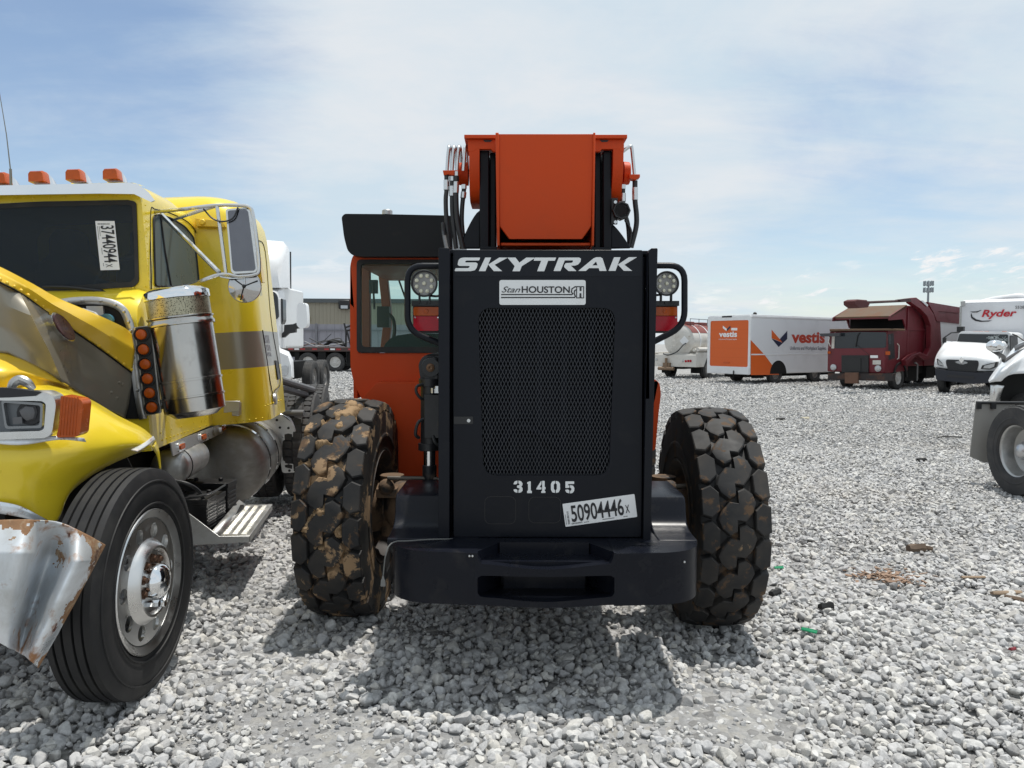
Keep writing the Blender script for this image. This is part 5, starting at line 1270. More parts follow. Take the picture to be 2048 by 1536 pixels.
    m = MB(); m.lathe([(-0.03, 0.0), (-0.025, r * 0.8), (-0.005, r), (0.0, r + 0.004), (L_ * 0.055, r + 0.004), (L_ * 0.06, r)], pa, ax_, 56); m.build('cap', CHROME, acl, smooth=40)
    SCR = pm('perforated screen', (0.42, 0.39, 0.28), 0.35, 0.9, var=0.15, scale=20)
    m = MB(); m.lathe([(L_ * 0.06, r - 0.003), (L_ * 0.20, r - 0.003)], pa, ax_, 56)
    scr = m.build('screen', SCR, acl)
    nt = SCR.node_tree; bb = nt.nodes['Principled BSDF']; tc = nt.nodes.new('ShaderNodeTexCoord'); vo = nt.nodes.new('ShaderNodeTexVoronoi'); vo.inputs['Scale'].default_value = 130; mr = nt.nodes.new('ShaderNodeMapRange'); mr.inputs[1].default_value = 0.25; mr.inputs[2].default_value = 0.4
    nt.links.new(tc.outputs['Object'], vo.inputs['Vector']); nt.links.new(vo.outputs['Distance'], mr.inputs[0]); mx = nt.nodes.new('ShaderNodeMix'); mx.data_type = 'RGBA'
    src = bb.inputs['Base Color'].links[0].from_socket; nt.links.new(mr.outputs[0], mx.inputs[0]); mx.inputs[6].default_value = (0.03, 0.03, 0.02, 1); nt.links.new(src, mx.inputs[7]); nt.links.new(mx.outputs[2], bb.inputs['Base Color'])
    m = MB()
    for a, b in ((318, 758), (325, 808)): p = fy(a, b, 1.0); m.box(p.x - 0.03, p.x + 0.05, p.y - 0.02, p.y + 0.04, p.z - 0.03, p.z + 0.03); m.cyl(p + Vector((-0.01, -0.035, 0)), p + Vector((-0.01, -0.02, 0)), 0.012, 8)
    m.build('clamp_bracket', STEEL, acl, split=True)
    # ---------------- light bar of six amber lamps
    m = MB(); plate(m, round_poly([(267, 655), (303, 650), (322, 826), (290, 832)], 3, 2), 0.93, 0.02); lb = m.build('light_panel', ALUD, T, bevel=0.003)
    m = MB(); plate(m, round_poly([(270, 655), (300, 652), (318, 824), (292, 828)], 3, 2), 0.922, 0.008); m.build('backing', BLKPLAS, lb)
    for a, b in ((283, 669), (287.5, 699), (291, 728.5), (295.5, 757.5), (299.5, 786), (304, 814.5)):
        p = fy(a, b, 0.92); rr_ = 0.043
        m = MB(); m.lathe([(0.0, rr_), (-0.008, rr_ * 0.98), (-0.012, rr_ * 0.86), (-0.004, rr_ * 0.78), (-0.004, 0.0)], p, (0, 1, 0), 28); am = m.build('grommet', RUB, lb)
        m = MB(); m.lathe([(-0.006, rr_ * 0.72), (-0.016, rr_ * 0.62), (-0.019, rr_ * 0.3), (-0.019, 0.0)], p, (0, 1, 0), 28); m.build('lamp', AMBER, lb)
    # alu edge trim of the firewall opening
    m = MB(); pth = [(120, 606), (150, 602), (190, 601), (225, 607), (246, 620), (257, 642), (262, 662), (268, 720), (277, 790), (286, 838)]
    P = [fy(a, b, 0.955) for a, b in pth]; w_ = 0.022
    Q = cr_resample([tuple(p) for p in P], 40)
    A = []; B = []
    for i, q in enumerate(Q):
        d = Vector(Q[min(i + 1, 39)]) - Vector(Q[max(i - 1, 0)]); n_ = Vector((-d.z, 0, d.x)).normalized() * w_; A.append(Vector(q) + n_); B.append(Vector(q) - n_)
    m.patch([A, B], 40, 2); 
    for i in range(2, 38, 4): m.ball(Vector(Q[i]) + Vector((0, -0.006, 0)), 0.008, 6, 4)
    m.build('firewall_trim', ALUD, T, solid=0.006)
    m = MB(); plate(m, round_poly([(60, 612), (190, 606), (226, 612), (248, 632), (256, 664), (262, 720), (280, 838), (60, 838)], 6, 3), 0.965, 0.012); fw = m.build('firewall', DARK, T)
    m = MB()
    p = fy(216, 640, 0.93); m.lathe([(0, 0.035), (-0.03, 0.035), (-0.03, 0.02), (-0.02, 0.0)], p, (0, 1, 0), 16)
    m.build('hose_stub', pm('blue hose', (0.05, 0.16, 0.22), 0.4), fw)
    m = MB(); m.tube([fy(165, 620, 0.93), fy(190, 628, 0.9), fy(205, 645, 0.9)], 0.012, 8); m.tube([fy(150, 640, 0.93), fy(190, 640, 0.88), fy(240, 668, 0.9)], 0.01, 8); plate(m, [(172, 612), (205, 612), (208, 634), (176, 636)], 0.94, 0.02); m.build('engine_fittings', ALUD, fw)
    # engine and frame masses
    m = MB(); m.box(u0 - 0.5, u0 + 0.42, 0.1, 0.95, 0.55, 1.25); m.box(u0 - 0.45, u0 - 0.35, -0.2, 5.9, 0.62, 0.85); m.box(u0 + 0.25, u0 + 0.35, -0.2, 5.9, 0.62, 0.85)
    m.box(u0 - 0.3, uc - 0.50, 1.0, 3.4, 0.72, z0 + 0.02); m.box(u0 - 0.7, uc - 0.45, 0.55, 1.0, 0.45, 1.0); m.cyl((u0 - 1, 0.1, 0.5), (0.95, 0.1, 0.5), 0.06, 12)
    m.build('chassis', DARK, T)
    # ---------------- crushed hood
    top = [(-230, 430, 0.05), (-120, 478, 0.10), (0, 535, 0.18), (60, 566, 0.28), (120, 599, 0.42), (200, 633, 0.62), (246, 655, 0.80), (262, 668, 0.90)]
    seam = [(-230, 470, -0.02), (-120, 510, 0.0), (0, 564, 0.04), (45, 588, 0.14), (92, 622, 0.30), (152, 664, 0.52), (212, 706, 0.74), (263, 744, 0.92)]
    midr = [((a[0] + b[0]) / 2 + 2, (a[1] + b[1]) / 2, (a[2] + b[2]) / 2 - 0.05) for a, b in zip(top, seam)]
    midr[-1] = (268, 700, 0.88)
    L3 = lambda rows: [[fy(*q) for q in r_] for r_ in rows]
    back = [(a, b - 2 + 3, v + 0.22) for a, b, v in top]
    m = MB(); m.patch(L3([back, top, midr, seam]), 60, 22, linv=True); m.dent(0.014, 4.0, seed=2.0)
    for q in cr_resample([tuple(fy(a, b - 5, v - 0.01)) for a, b, v in seam[2:]], 17): m.ball(Vector(q), 0.0065, 6, 4)
    hood = m.build('hood', YELD, T, solid=0.006, smooth=50)
    low = [(-230, 690, -0.05), (-120, 700, 0.0), (16, 706, 0.10), (124, 764, 0.24), (140, 774, 0.44), (168, 790, 0.58), (205, 812, 0.74), (250, 836, 0.95)]
    sm = [(-230, 470, -0.02), (-120, 510, 0.0), (-20, 553, 0.03), (38, 585, 0.11), (60, 600, 0.18), (152, 664, 0.52), (212, 706, 0.74), (263, 744, 0.92)]
    r1 = [(-230, 540, -0.03), (-120, 572, 0.01), (-14, 600, 0.07), (60, 631, 0.05), (88, 652, 0.26), (154, 700, 0.58), (213, 740, 0.76), (262, 772, 0.93)]
    r2 = [(-230, 600, 0.0), (-120, 640, 0.04), (-4, 652, 0.11), (92, 692, 0.13), (114, 714, 0.35), (160, 746, 0.60), (209, 778, 0.78), (257, 805, 0.94)]
    seam2 = [(a, b + 1, v + 0.004) for a, b, v in sm]
    ms = MB(); ms.folded(L3([seam2, r1, r2, low]), 56, 24)
    gl_ = MB(); gl_.tube([fy(a, b + 1, v - 0.004) for a, b, v in seam], 0.004, 6, smooth=50); gl_.build('seam', DARK, hood)
    ms.dent(0.010, 5.0, seed=5.0)
    Mcam = FR[T].inverted() @ CPOS
    em = nearest(ms, T, 118, 656)
    for a, b in ((238, 766), (220, 785), (236, 795), (243, 770)): ms.ball(nearest(ms, T, a, b), 0.009, 6, 4)
    sp = ms.build('hood_side', TAUPE, T, solid=0.006, smooth=22, label='dented taupe hood side with oval badge')
    rx = (fy(134, 671, em.y) - fy(102, 640, em.y)); rx.normalize(); e1 = nearest(ms, T, 100, 640); e2 = nearest(ms, T, 136, 672); e3 = nearest(ms, T, 112, 690)
    nrm = (e2 - e1).cross(e3 - em).normalized(); nrm = nrm if nrm.dot(Mcam - em) > 0 else -nrm
    Pl = lambda a, b: (lambda o, d: o + d * ((em - o).dot(nrm) / d.dot(nrm)))(Mcam, FR[T].to_3x3().inverted() @ ray(a, b))
    em = Pl(118, 655); rx = (Pl(142, 681) - Pl(95, 632)); la = rx.length / 2; rx.normalize(); ry = nrm.cross(rx); lb_ = abs((Pl(126, 650) - Pl(110, 663)).dot(ry)) / 2 + 0.012
    for nm, sx, off_, mat_ in (('badge', 1.0, 0.028, CHROME), ('badge_face', 0.90, 0.034, pm('faded purple enamel', (0.085, 0.035, 0.045), 0.3, var=0.35, scale=25, coat=0.4))):
        m = MB(); e = circ(0, 0, la * sx, 32, lb_ * sx); o_ = em + nrm * 0.006
        m.prism(e, o_ - nrm * 0.01 + nrm * 0.0, rx, ry, nrm * off_); 
        bd = m.build(nm, mat_, sp, bevel=0.004)
    # folded yellow skin under the stripe
    low2 = [(a, b + 1, v + 0.01) for a, b, v in low[:7]]
    l3 = [(-230, 760, -0.06), (-120, 765, -0.10), (-10, 762, -0.08), (38, 758, 0.02), (80, 775, 0.12), (130, 796, 0.35), (190, 822, 0.62)]
    l4 = [(-230, 880, 0.25), (-120, 880, 0.22), (-10, 880, 0.2), (40, 870, 0.22), (80, 870, 0.25), (130, 880, 0.40), (190, 900, 0.6)]
    m = MB(); m.patch(L3([low2, l3, l4]), 48, 20); m.dent(0.015, 4.0, seed=4.0); m.build('hood_skin', YELD, T, solid=0.006, smooth=50)
    # ---------------- front fender
    f0 = [(-260, 760, 0.25), (-120, 760, 0.22), (-10, 764, 0.18), (72, 767, 0.16), (160, 790, 0.18), (235, 832, 0.24), (285, 858, 0.30), (311, 882, 0.36)]
    f1 = [(-260, 790, 0.0), (-120, 792, -0.02), (-10, 795, -0.04), (72, 792, -0.05), (160, 812, -0.03), (232, 848, 0.06), (280, 869, 0.18), (307, 886, 0.30)]
    f2 = [(-260, 880, -0.20), (-120, 885, -0.22), (-10, 890, -0.26), (60, 892, -0.27), (130, 900, -0.22), (205, 895, -0.08), (265, 888, 0.08), (303, 892, 0.24)]
    f3 = [(-260, 950, -0.22), (-120, 960, -0.24), (-10, 965, -0.27), (50, 985, -0.26), (105, 985, -0.20), (175, 940, -0.08), (245, 908, 0.08), (300, 896, 0.22)]
    f4 = [(-260, 990, -0.22), (-120, 1000, -0.24), (-10, 1008, -0.26), (50, 1024, -0.25), (108, 1046, -0.20), (141, 984, -0.10), (210, 934, 0.06), (306, 892, 0.26)]
    m = MB(); m.patch(L3([f0, f1, f2, f3, f4]), 56, 34)
    m.dent(0.009, 3.2, seed=9.0); fen = m.build('fender', YEL, T, solid=0.006, smooth=60)
    m = MB(); m.patch(L3([[(311, 882, 0.36), (318, 905, 0.38), (322, 940, 0.40)], [(304, 893, 0.26), (314, 912, 0.36), (320, 941, 0.39)]]), 10, 4); m.build('fender_edge', YEL, fen, solid=0.006)
    m = MB(); m.patch(L3([[(262, 900, 0.02), (285, 888, 0.15), (306, 872, 0.30)], [(275, 903, 0.0), (292, 893, 0.14), (310, 880, 0.31)]]), 10, 4); m.build('torn_edge', RUSTCHR, fen, solid=0.005)
    m = MB(); m.patch(L3([[(-20, 1000, -0.275), (40, 1012, -0.285), (95, 1040, -0.23)], [(-20, 1024, -0.28), (40, 1034, -0.285), (88, 1048, -0.235)]]), 14, 4); m.build('torn_edge', RUSTCHR, fen, solid=0.005)
    # wheel arch liner
    m = MB(); a = []; b = []
    for t in np.linspace(0.05, PI * 0.40, 14):
        p = Vector((0, 0.05 + 0.58 * math.cos(t), 0.50 + 0.62 * math.sin(t))); a.append(p + Vector((0.40, 0, 0))); b.append(p + Vector((0.92, 0, 0)))
    m.patch([a, b], 14, 3); m.build('wheel_arch', DARK, T, solid=0.01)
    # ---------------- headlamp pod
    vp = -0.34
    m = MB(); plate(m, [round_poly([(-60, 783), (88, 783), (108, 794), (112, 810), (104, 866), (92, 876), (-60, 882)], 8, 3), round_poly([(-60, 800), (84, 802), (92, 808), (88, 858), (80, 862), (-60, 866)], 8, 3)], vp, 0.10)
    hl = m.build('headlamp', ALU, T, bevel=0.006)
    m = MB(); plate(m, round_poly([(-60, 798), (88, 800), (94, 806), (90, 860), (82, 864), (-60, 868)], 8, 3), vp + 0.045, 0.03); m.build('bowl', pm('grey lamp bowl', (0.13, 0.14, 0.15), 0.35, 0.4, var=0.3, scale=8), hl)
    m = MB(); plate(m, [round_poly([(2, 800), (86, 806), (84, 856), (10, 858)], 6, 3), round_poly([(6, 805), (81, 811), (79, 851), (14, 853)], 6, 3)], vp + 0.02, 0.03); m.build('bezel', pm('bezel grey', (0.25, 0.26, 0.27), 0.3, 0.7, var=0.2), hl)
    m = MB(); p = fy(60, 826, vp + 0.038); m.lathe([(-0.004, 0.0), (-0.004, 0.05), (0.01, 0.052)], p, (0, 1, 0), 20); m.build('bulb_hole', INK, hl)
    m = MB(); q = p + Vector((0.0, -0.01, 0)); m.rings([[q + Vector((math.cos(t) * r_ * (1.2 if k % 2 else 0.9), y_, math.sin(t) * r_)) for k, t in enumerate(np.linspace(0, 2 * PI, 8)[:-1])] for y_, r_ in ((0.004, 0.036), (-0.008, 0.03), (-0.014, 0.018))]); m.box(q.x - 0.06, q.x - 0.025, q.y - 0.01, q.y, q.z - 0.04, q.z - 0.012); m.build('bulb_socket', pm('socket grey', (0.11, 0.11, 0.115), 0.5, var=0.3), hl)
    m = MB(); plate(m, [(-60, 775), (20, 776), (82, 784), (70, 792), (20, 795), (-60, 797)], vp - 0.008, 0.04); m.build('torn_mount', INK, hl)
    m = MB(); m.tube([fy(22, 778, vp + 0.05), fy(28, 766, vp + 0.05), fy(40, 760, vp + 0.06), (fy(54, 765, vp + 0.06)), fy(66, 777, vp + 0.08)], [0.016, 0.02, 0.022, 0.02, 0.014], 10, smooth=14); m.build('bent_bracket', ALUD, hl)
    m = MB(); plate(m, round_poly([(121, 791), (160, 798), (166, 806), (160, 868), (152, 874), (112, 875), (118, 850)], 5, 3), vp + 0.015, 0.09)
    for k in range(6): plate(m, [(124 + k * 6, 794), (126 + k * 6, 794), (120 + k * 6, 871), (118 + k * 6, 871)], vp + 0.012, 0.006)
    m.build('turn_signal', AMBER, T, bevel=0.006)
    m = MB(); m.patch(L3([[(-40, 872, vp + 0.02), (40, 876, vp + 0.02), (110, 872, vp + 0.05), (168, 876, vp + 0.12)], [(-40, 884, vp + 0.015), (40, 890, vp + 0.01), (120, 879, vp + 0.05), (172, 884, vp + 0.13)]]), 16, 4); m.build('torn_chrome', RUSTCHR, hl, solid=0.006)
    # ---------------- torn bumper
    b0 = [(-140, 1044, -0.50), (-60, 1042, -0.55), (0, 1041, -0.58), (58, 1040, -0.60), (112, 1044, -0.50), (160, 1064, -0.46), (209, 1091, -0.34)]
    b1 = [(-140, 1110, -0.55), (-60, 1105, -0.60), (0, 1105, -0.66), (56, 1106, -0.64), (98, 1112, -0.38), (150, 1122, -0.54), (193, 1122, -0.38)]
    b2 = [(-140, 1180, -0.56), (-60, 1175, -0.62), (-5, 1178, -0.66), (36, 1180, -0.62), (74, 1186, -0.34), (116, 1192, -0.54), (155, 1194, -0.42)]
    b3 = [(-140, 1240, -0.56), (-60, 1238, -0.60), (-10, 1240, -0.62), (20, 1246, -0.60), (50, 1254, -0.38), (84, 1264, -0.54), (114, 1268, -0.44)]
    b4 = [(-140, 1262, -0.56), (-60, 1264, -0.58), (-10, 1281, -0.58), (14, 1294, -0.58), (36, 1306, -0.44), (58, 1320, -0.52), (76, 1336, -0.46)]
    m = MB(); sh = lambda r_, k: [(a, b, v - 0.16 - k * 0.04) for a, b, v in r_]
    m.patch(L3([sh(b0, 1), sh(b1, 1), sh(b2, 1.5), sh(b3, 2), sh(b4, 2)]), 181, 101, linv=True); m.dent(0.012, 5.5, seed=1.0)
    us_ = [fy(a, 1100, -0.7).x for a in (-60, 0, 160, 209)]
    for fi, f_ in enumerate(m.f):
        row, col_ = (fi // 180) * 0.4, (fi % 180) * 69 / 180; q_ = m.v[f_[0]]; nz = mnoise.noise(q_ * 9) * 0.5 + mnoise.noise(q_ * 24) * 0.3 + mnoise.noise(q_ * 60) * 0.2
        e = max(0.55 * math.exp(-row / 3.5) * (0.5 + 0.5 * min(1, col_ / 30)), 0.60 * math.exp(-(69 - col_) / 5.0) * (1 if row < 26 else 0.7), 0.18 * math.exp(-((col_ - 52) / 7.0) ** 2 - (row / 14.0) ** 2) * 2.2)
        if e + nz * 0.75 > 0.42: m.m[fi] = 1
    m.build('bumper', [RUSTCHR, pm('flaking rust', (0.24, 0.13, 0.065), 0.9, var=0.5, scale=45, bump=0.4, bscale=90, dirt=[((0.42, 0.33, 0.22), 18, 0.5, 0.62, 0.9, 0.7), ((0.09, 0.035, 0.02), 9, 0.56, 0.64, 0.9)])], T, solid=0.005, smooth=50)
    # ---------------- mirrors
    vm = 1.12
    m = MB(); plate(m, round_poly([(451, 418), (494, 415), (500, 420), (515, 538), (511, 545), (467, 548), (462, 543)], 5, 3), vm, 0.06); mir = m.build('mirror', ALU, T, bevel=0.012, seg=3)
    m = MB(); plate(m, round_poly([(455, 421), (492, 419), (496, 423), (511, 537), (508, 541), (469, 543), (465, 539)], 5, 3), vm - 0.004, 0.01); m.build('mirror_glass', pm('worn mirror glass', (0.16, 0.16, 0.175), 0.16, 1.0, var=0.3, scale=4), mir)
    m = MB(); p = fy(489.5, 573, vm + 0.02); rr_ = 31.5 / 1538 * (FR[T] @ p).y; m.lathe([(-0.004, rr_ * 0.98), (-0.008, rr_), (0.0, rr_ * 1.03), (0.012, rr_), (0.035, rr_ * 0.5), (0.04, 0)], p, (0, 1, 0), 40); m.lathe([(-0.004, rr_ * 0.98), (-0.018, rr_ * 0.5), (-0.022, 0.0)], p, (0, 1, 0), 40)
    m.build('round_mirror', pm('smoky chrome', (0.5, 0.49, 0.48), 0.08, 1.0, var=0.15), mir)
    m = MB()
    for t in (20, 140, 250): m.tube([p + Vector((0, -0.024, 0)), p + Vector((math.cos(R(t)) * rr_ * 0.9, -0.014, math.sin(R(t)) * rr_ * 0.9))], 0.004, 6)
    m.ball(p + Vector((0, -0.024, 0)), 0.012, 8, 6); m.build('spoke', BLKPLAS, mir)
    m = MB(); T_ = 0.011
    m.tube([fx(310, 424, uc), fy(370, 418, vm + 0.02), fy(428, 411, vm), fy(480, 411, vm), fy(498, 415, vm), fy(506, 430, vm), fy(516, 500, vm), fy(518, 540, vm), fy(510, 549, vm), fy(480, 553, vm), fy(440, 549, vm), fy(392, 566, vm + 0.1), fx(366, 575, uc)], T_, 8, smooth=70)
    m.tube([fy(434, 412, vm), fy(442, 470, vm - 0.01), fy(452, 548, vm)], 0.011, 8); m.tube([fx(322, 428, uc), fy(438, 545, vm)], 0.014, 8); m.tube([fx(345, 440, uc), fy(380, 428, vm + 0.1), fy(428, 413, vm)], 0.011, 8)
    m.tube([fy(440, 553, vm), fy(460, 557, vm), fy(490, 556, vm), fy(490, 570, vm)], 0.006, 6)
    m.build('mirror_arm', STEEL, mir)
    m = MB(); m.tube([fy(407, 418, vm - 0.01), fy(425, 437, vm - 0.02), fy(446, 443, vm - 0.03), fy(466, 436, vm - 0.03), fy(476, 415, vm - 0.02)], 0.005, 6, smooth=16); m.build('cable', HOSE, mir)
    # ---------------- tank, air reservoir, batteries, step, quarter fender
    c = fy(452, 933, 2.72); m = MB(); rt_ = 0.318
    m.lathe([(-0.055, 0.0), (-0.05, rt_ * 0.35), (-0.03, rt_ * 0.72), (-0.005, rt_ * 0.93), (0.03, rt_), (0.80, rt_), (0.83, rt_ * 0.9), (0.85, 0)], c, (0, 1, 0), 56); tk = m.build('fuel_tank', pm('dull tank', (0.36, 0.355, 0.34), 0.38, 1.0, var=0.2, scale=4, dirt=[((0.13, 0.11, 0.085), 2.5, 0.42, 0.7, 0.75, 0.8)]), T, smooth=40)
    m = MB()
    for v in (0.14, 0.55): m.lathe([(v, rt_ + 0.001), (v, rt_ + 0.006), (v + 0.06, rt_ + 0.006), (v + 0.06, rt_ + 0.001)], c, (0, 1, 0), 56)
    m.build('strap', CHROME, tk, split=True)
    c = fy(338, 936, 1.50); m = MB(); ra = 0.122
    m.lathe([(-0.04, 0.0), (-0.03, ra * 0.6), (0.0, ra * 0.95), (0.02, ra), (0.55, ra), (0.57, ra * 0.8), (0.58, 0)], c, (0, 1, 0), 36); ar = m.build('air_tank', ALUD, T, smooth=40)
    m = MB(); m.lathe([(0.09, ra + 0.001), (0.09, ra + 0.004), (0.10, ra + 0.004), (0.10, ra + 0.001)], c, (0, 1, 0), 36); m.build('strap', DARK, ar)
    def wm(mb, name, mats, parent=T, **k): return mb.tf(FR[T].inverted()).build(name, mats, parent, **k)
    zs = 0.44
    def Wz(a, b, z):
        d = ray(a, b); t = (z - CAMZ) / d.z; return CPOS + d * t
    A, B, C_, D_ = Wz(440, 1071, zs), Wz(500, 1071, zs), Wz(545, 1008, zs), Wz(491, 1009, zs)
    m = MB(); dn = Vector((0, 0, -0.045))
    m.add([A, B, C_, D_, A + dn, B + dn, C_ + dn, D_ + dn], [(0, 1, 2, 3), (7, 6, 5, 4), (0, 4, 5, 1), (1, 5, 6, 2), (2, 6, 7, 3), (3, 7, 4, 0)])
    step = wm(m, 'step', ALUD, bevel=0.004)
    m = MB()
    for i in range(3):
        for j in range(24):
            s_ = 0.16 + 0.30 * i; t_ = 0.05 + 0.038 * j
            q = (A + (B - A) * s_) * (1 - t_) + (D_ + (C_ - D_) * s_) * t_; ex = (B - A) * 0.09; ey = (D_ - A) * 0.010; h_ = Vector((0, 0, 0.006))
            m.add([q - ex - ey, q + ex - ey, q + ex + ey, q - ex + ey, q - ex * 0.8 + h_, q + ex * 0.8 + h_], [(0, 1, 5, 4), (2, 3, 4, 5), (1, 2, 5), (3, 0, 4)])
    wm(m, 'tread', ALU, step, smooth=0)
    Yf = A.y
    m = MB(); br = [W(a, b, Yf) for a, b in ((358, 1004), (374, 1022), (440, 1072), (500, 1072), (500, 1083), (420, 1088), (366, 1090), (350, 1060))]
    m.prism([(p.x, p.z) for p in br], (0, Yf - 0.012, 0), AX, AZ, (0, 0.010, 0)); wm(m, 'step_bracket', ALUD, step, bevel=0.002)
    m = MB(); lip = [A, D_, D_ + Vector((-0.05, 0, 0.035)), A + Vector((-0.05, 0, 0.03))]; m.add(lip, [(0, 1, 2, 3)]); wm(m, 'step_back', ALUD, step, solid=0.006)
    for k, (a, b, b1, Y, dp, wd_) in enumerate(((413, 1001, 1058, 4.98, 0.16, 0.36), (432, 993, 1046, 5.20, 0.16, 0.36), (455, 968, 1034, 5.48, 0.17, 0.40))):
        p = W(a, b, Y); z_b = W(a, b1, Y).z - 0.02
        m = MB(); m.box(p.x - wd_, p.x, Y, Y + dp, z_b, p.z); m.box(p.x - wd_ - 0.006, p.x + 0.006, Y - 0.006, Y + dp + 0.006, p.z - 0.03, p.z + 0.006)
        for i in range(7): zz = z_b + 0.015 + i * (p.z - z_b - 0.06) / 7; m.box(p.x + 0.0005, p.x + 0.006, Y + 0.004, Y + dp - 0.004, zz, zz + 0.011)
        for q in (0.08, 0.26): m.cyl((p.x - q, Y + dp / 2, p.z), (p.x - q, Y + dp / 2, p.z + 0.03), 0.016, 10)
        wm(m, 'battery', BLKPLAS, bevel=0.003)
    m = MB(); m.tube([W(350, 962, 4.9), W(375, 968, 4.9), W(395, 980, 4.95), W(407, 998, 5.0)], 0.012, 8, smooth=16); m.tube([W(360, 1000, 4.95), W(400, 992, 4.9), W(425, 985, 5.1), W(450, 970, 5.4)], 0.008, 8, smooth=16); wm(m, 'battery_cable', HOSE, split=True)
    m = MB(); m.add([W(345, 1078, 5.0), W(440, 1072, 4.95), W(488, 1012, 5.7), W(400, 1012, 5.8)], [(0, 1, 2, 3)]); wm(m, 'battery_tray', DARK, solid=0.02)
    vq = 3.62
    m = MB(); qf = round_poly([(505, 836), (530, 826), (562, 829), (584, 846), (602, 895), (596, 944), (565, 946), (560, 915), (545, 870), (520, 850)], 6, 3)
    plate(m, qf, vq, 0.012); q_ = [fy(a, b, vq) for a, b in ((530, 826), (562, 829), (584, 846), (602, 895), (600, 915))]; m.patch([q_, [p + Vector((0.03, 0.30, -0.01)) for p in q_]], 14, 3)
    qd = m.build('quarter_fender', ALU, T, solid=0.004)
    m = MB()
    for a, b in ((515, 831), (554, 840), (560, 855), (577, 856), (579, 941), (590, 940)): p = fy(a, b, vq - 0.002); m.cyl(p, p + Vector((0, -0.01, 0)), 0.012, 8)
    m.build('bolt', INK, qd, split=True)
    m = MB(); m.tube([W(560, 760, 7.0), W(625, 780, 7.6)], 0.035, 10); m.tube([W(560, 776, 7.0), W(612, 790, 7.5)], 0.03, 10); m.tube([W(560, 826, 7.2), W(608, 826, 7.2)], 0.03, 10); wm(m, 'frame_tube', pm('grey tube', (0.16, 0.16, 0.165), 0.5, 0.4, var=0.2), split=True)
    m = MB(); p = fy(6, 342, 1.5)
    m.tube([fy(22, 372, 1.3), fy(21, 338, 1.3)], 0.008, 8); m.tube([fy(21, 340, 1.3), fy(13, 270, 1.3), fy(-1, 185, 1.3), fy(-18, 110, 1.3)], [0.004, 0.003, 0.002, 0.0015], 6); m.build('aerial', pm('aerial grey', (0.2, 0.2, 0.18), 0.4, 0.5), cab)
    # ---------------- wheels (standing square to the road although the body leans)
    Mi = FR[T].inverted()
    def wheel(world, rotz, tyre, rim, hub, sx=1.0, spin=0.0, label=None):
        w_ = bpy.data.objects.new('wheel', None); COL.objects.link(w_); w_.parent = T; w_.empty_display_size = 0.1
        w_.matrix_local = Mi @ Matrix.Translation(world) @ Matrix.Rotation(rotz, 4, 'Z') @ Matrix.Rotation(spin, 4, 'X') @ Matrix.Scale(sx, 4)
        inst('tyre', tw[tyre], w_); inst('rim', tw[rim], w_, scale=(1, 1.09, 1.09) if tyre == 'steer_tyre' else 1.0)
        if hub: inst('hub', tw[hub], w_)
        if label: w_['label'] = label
        return w_
    w1 = wheel(Vector((-1.765, 3.50, gz(-1.7) + 0.540)), R(1), 'steer_tyre', 'alu_rim', None)
    inst('hub_cap', tw['hub_cap'], w1)
    for i in range(10):
        t = 2 * PI * (i + 0.5) / 10; long_ = i in (7, 8)
        inst('wheel_nut', tw['nut_cover' if i in (6, 7) else 'nut'], w1, (0, 0.106 * math.cos(t), 0.106 * math.sin(t)))
    w2 = wheel(Vector((-3.75, 3.24, gz(-3.7) + 0.522)), R(180 + 6), 'steer_tyre', 'alu_rim', None)
    for (x, y, sp_) in ((-1.98, 7.65, 0.1), (-2.20, 8.95, 0.3)):
        wheel(Vector((x - 0.10, y, 0.665)), R(8), 'drive_tyre', 'deep_rim', 'deep_hub', 1.0, sp_)
        wheel(Vector((x - 0.45, y - 0.05, 0.665)), R(188), 'drive_tyre', 'deep_rim', None, 1.0, sp_)
        wheel(Vector((x - 1.9, y - 0.25, 0.665)), R(8), 'drive_tyre', 'deep_rim', None, 1.0, sp_)
    m = MB(); m.cyl(W(590, 850, 7.7), W(480, 850, 7.5), 0.10, 14); wm(m, 'rear_axle', DARK)
truck()
# ------------------------------------------------------------------ vehicles and buildings behind
WHITE = pm('white truck paint', (0.72, 0.73, 0.74), 0.35, var=0.04, scale=1.5, coat=0.3, rvar=0.05, dirt=[((0.48, 0.46, 0.42), 1.5, 0.5, 0.8, 0.6, 0.35)])
WHITED = pm('dirty white paint', (0.60, 0.58, 0.54), 0.5, var=0.08, scale=1.5, dirt=[((0.36, 0.31, 0.25), 1.6, 0.48, 0.75, 0.8, 0.6), ((0.25, 0.16, 0.09), 4, 0.62, 0.72, 0.9, 0.5)])
BOXW = pm('box van white', (0.66, 0.67, 0.69), 0.45, var=0.04, scale=1.0, dirt=[((0.42, 0.42, 0.42), 0.9, 0.5, 0.85, 0.6, 0.4)])
VORG = pm('van orange vinyl', (0.62, 0.105, 0.010), 0.45, var=0.04)
NAVY = pm('navy vinyl', (0.012, 0.018, 0.05), 0.45, var=0.05)
DRED = pm('dark red truck paint', (0.13, 0.008, 0.015), 0.45, var=0.15, scale=1.2, dirt=[((0.07, 0.02, 0.018), 1.5, 0.5, 0.75, 0.7, 0.6), ((0.17, 0.12, 0.09), 3, 0.64, 0.75, 0.9, 0.5)])
RUSTY = pm('rusty tan sheet', (0.115, 0.07, 0.04), 0.8, var=0.3, scale=2, dirt=[((0.14, 0.06, 0.03), 2.2, 0.5, 0.65, 0.9, 0.7)])
FGLASS = pm('vehicle glass', (0.02, 0.025, 0.03), 0.06, var=0.3, scale=1, spec=0.5)
LAMP = pm('clear lamp', (0.45, 0.46, 0.47), 0.12, 0.4, var=0.3, scale=8, coat=0.5)
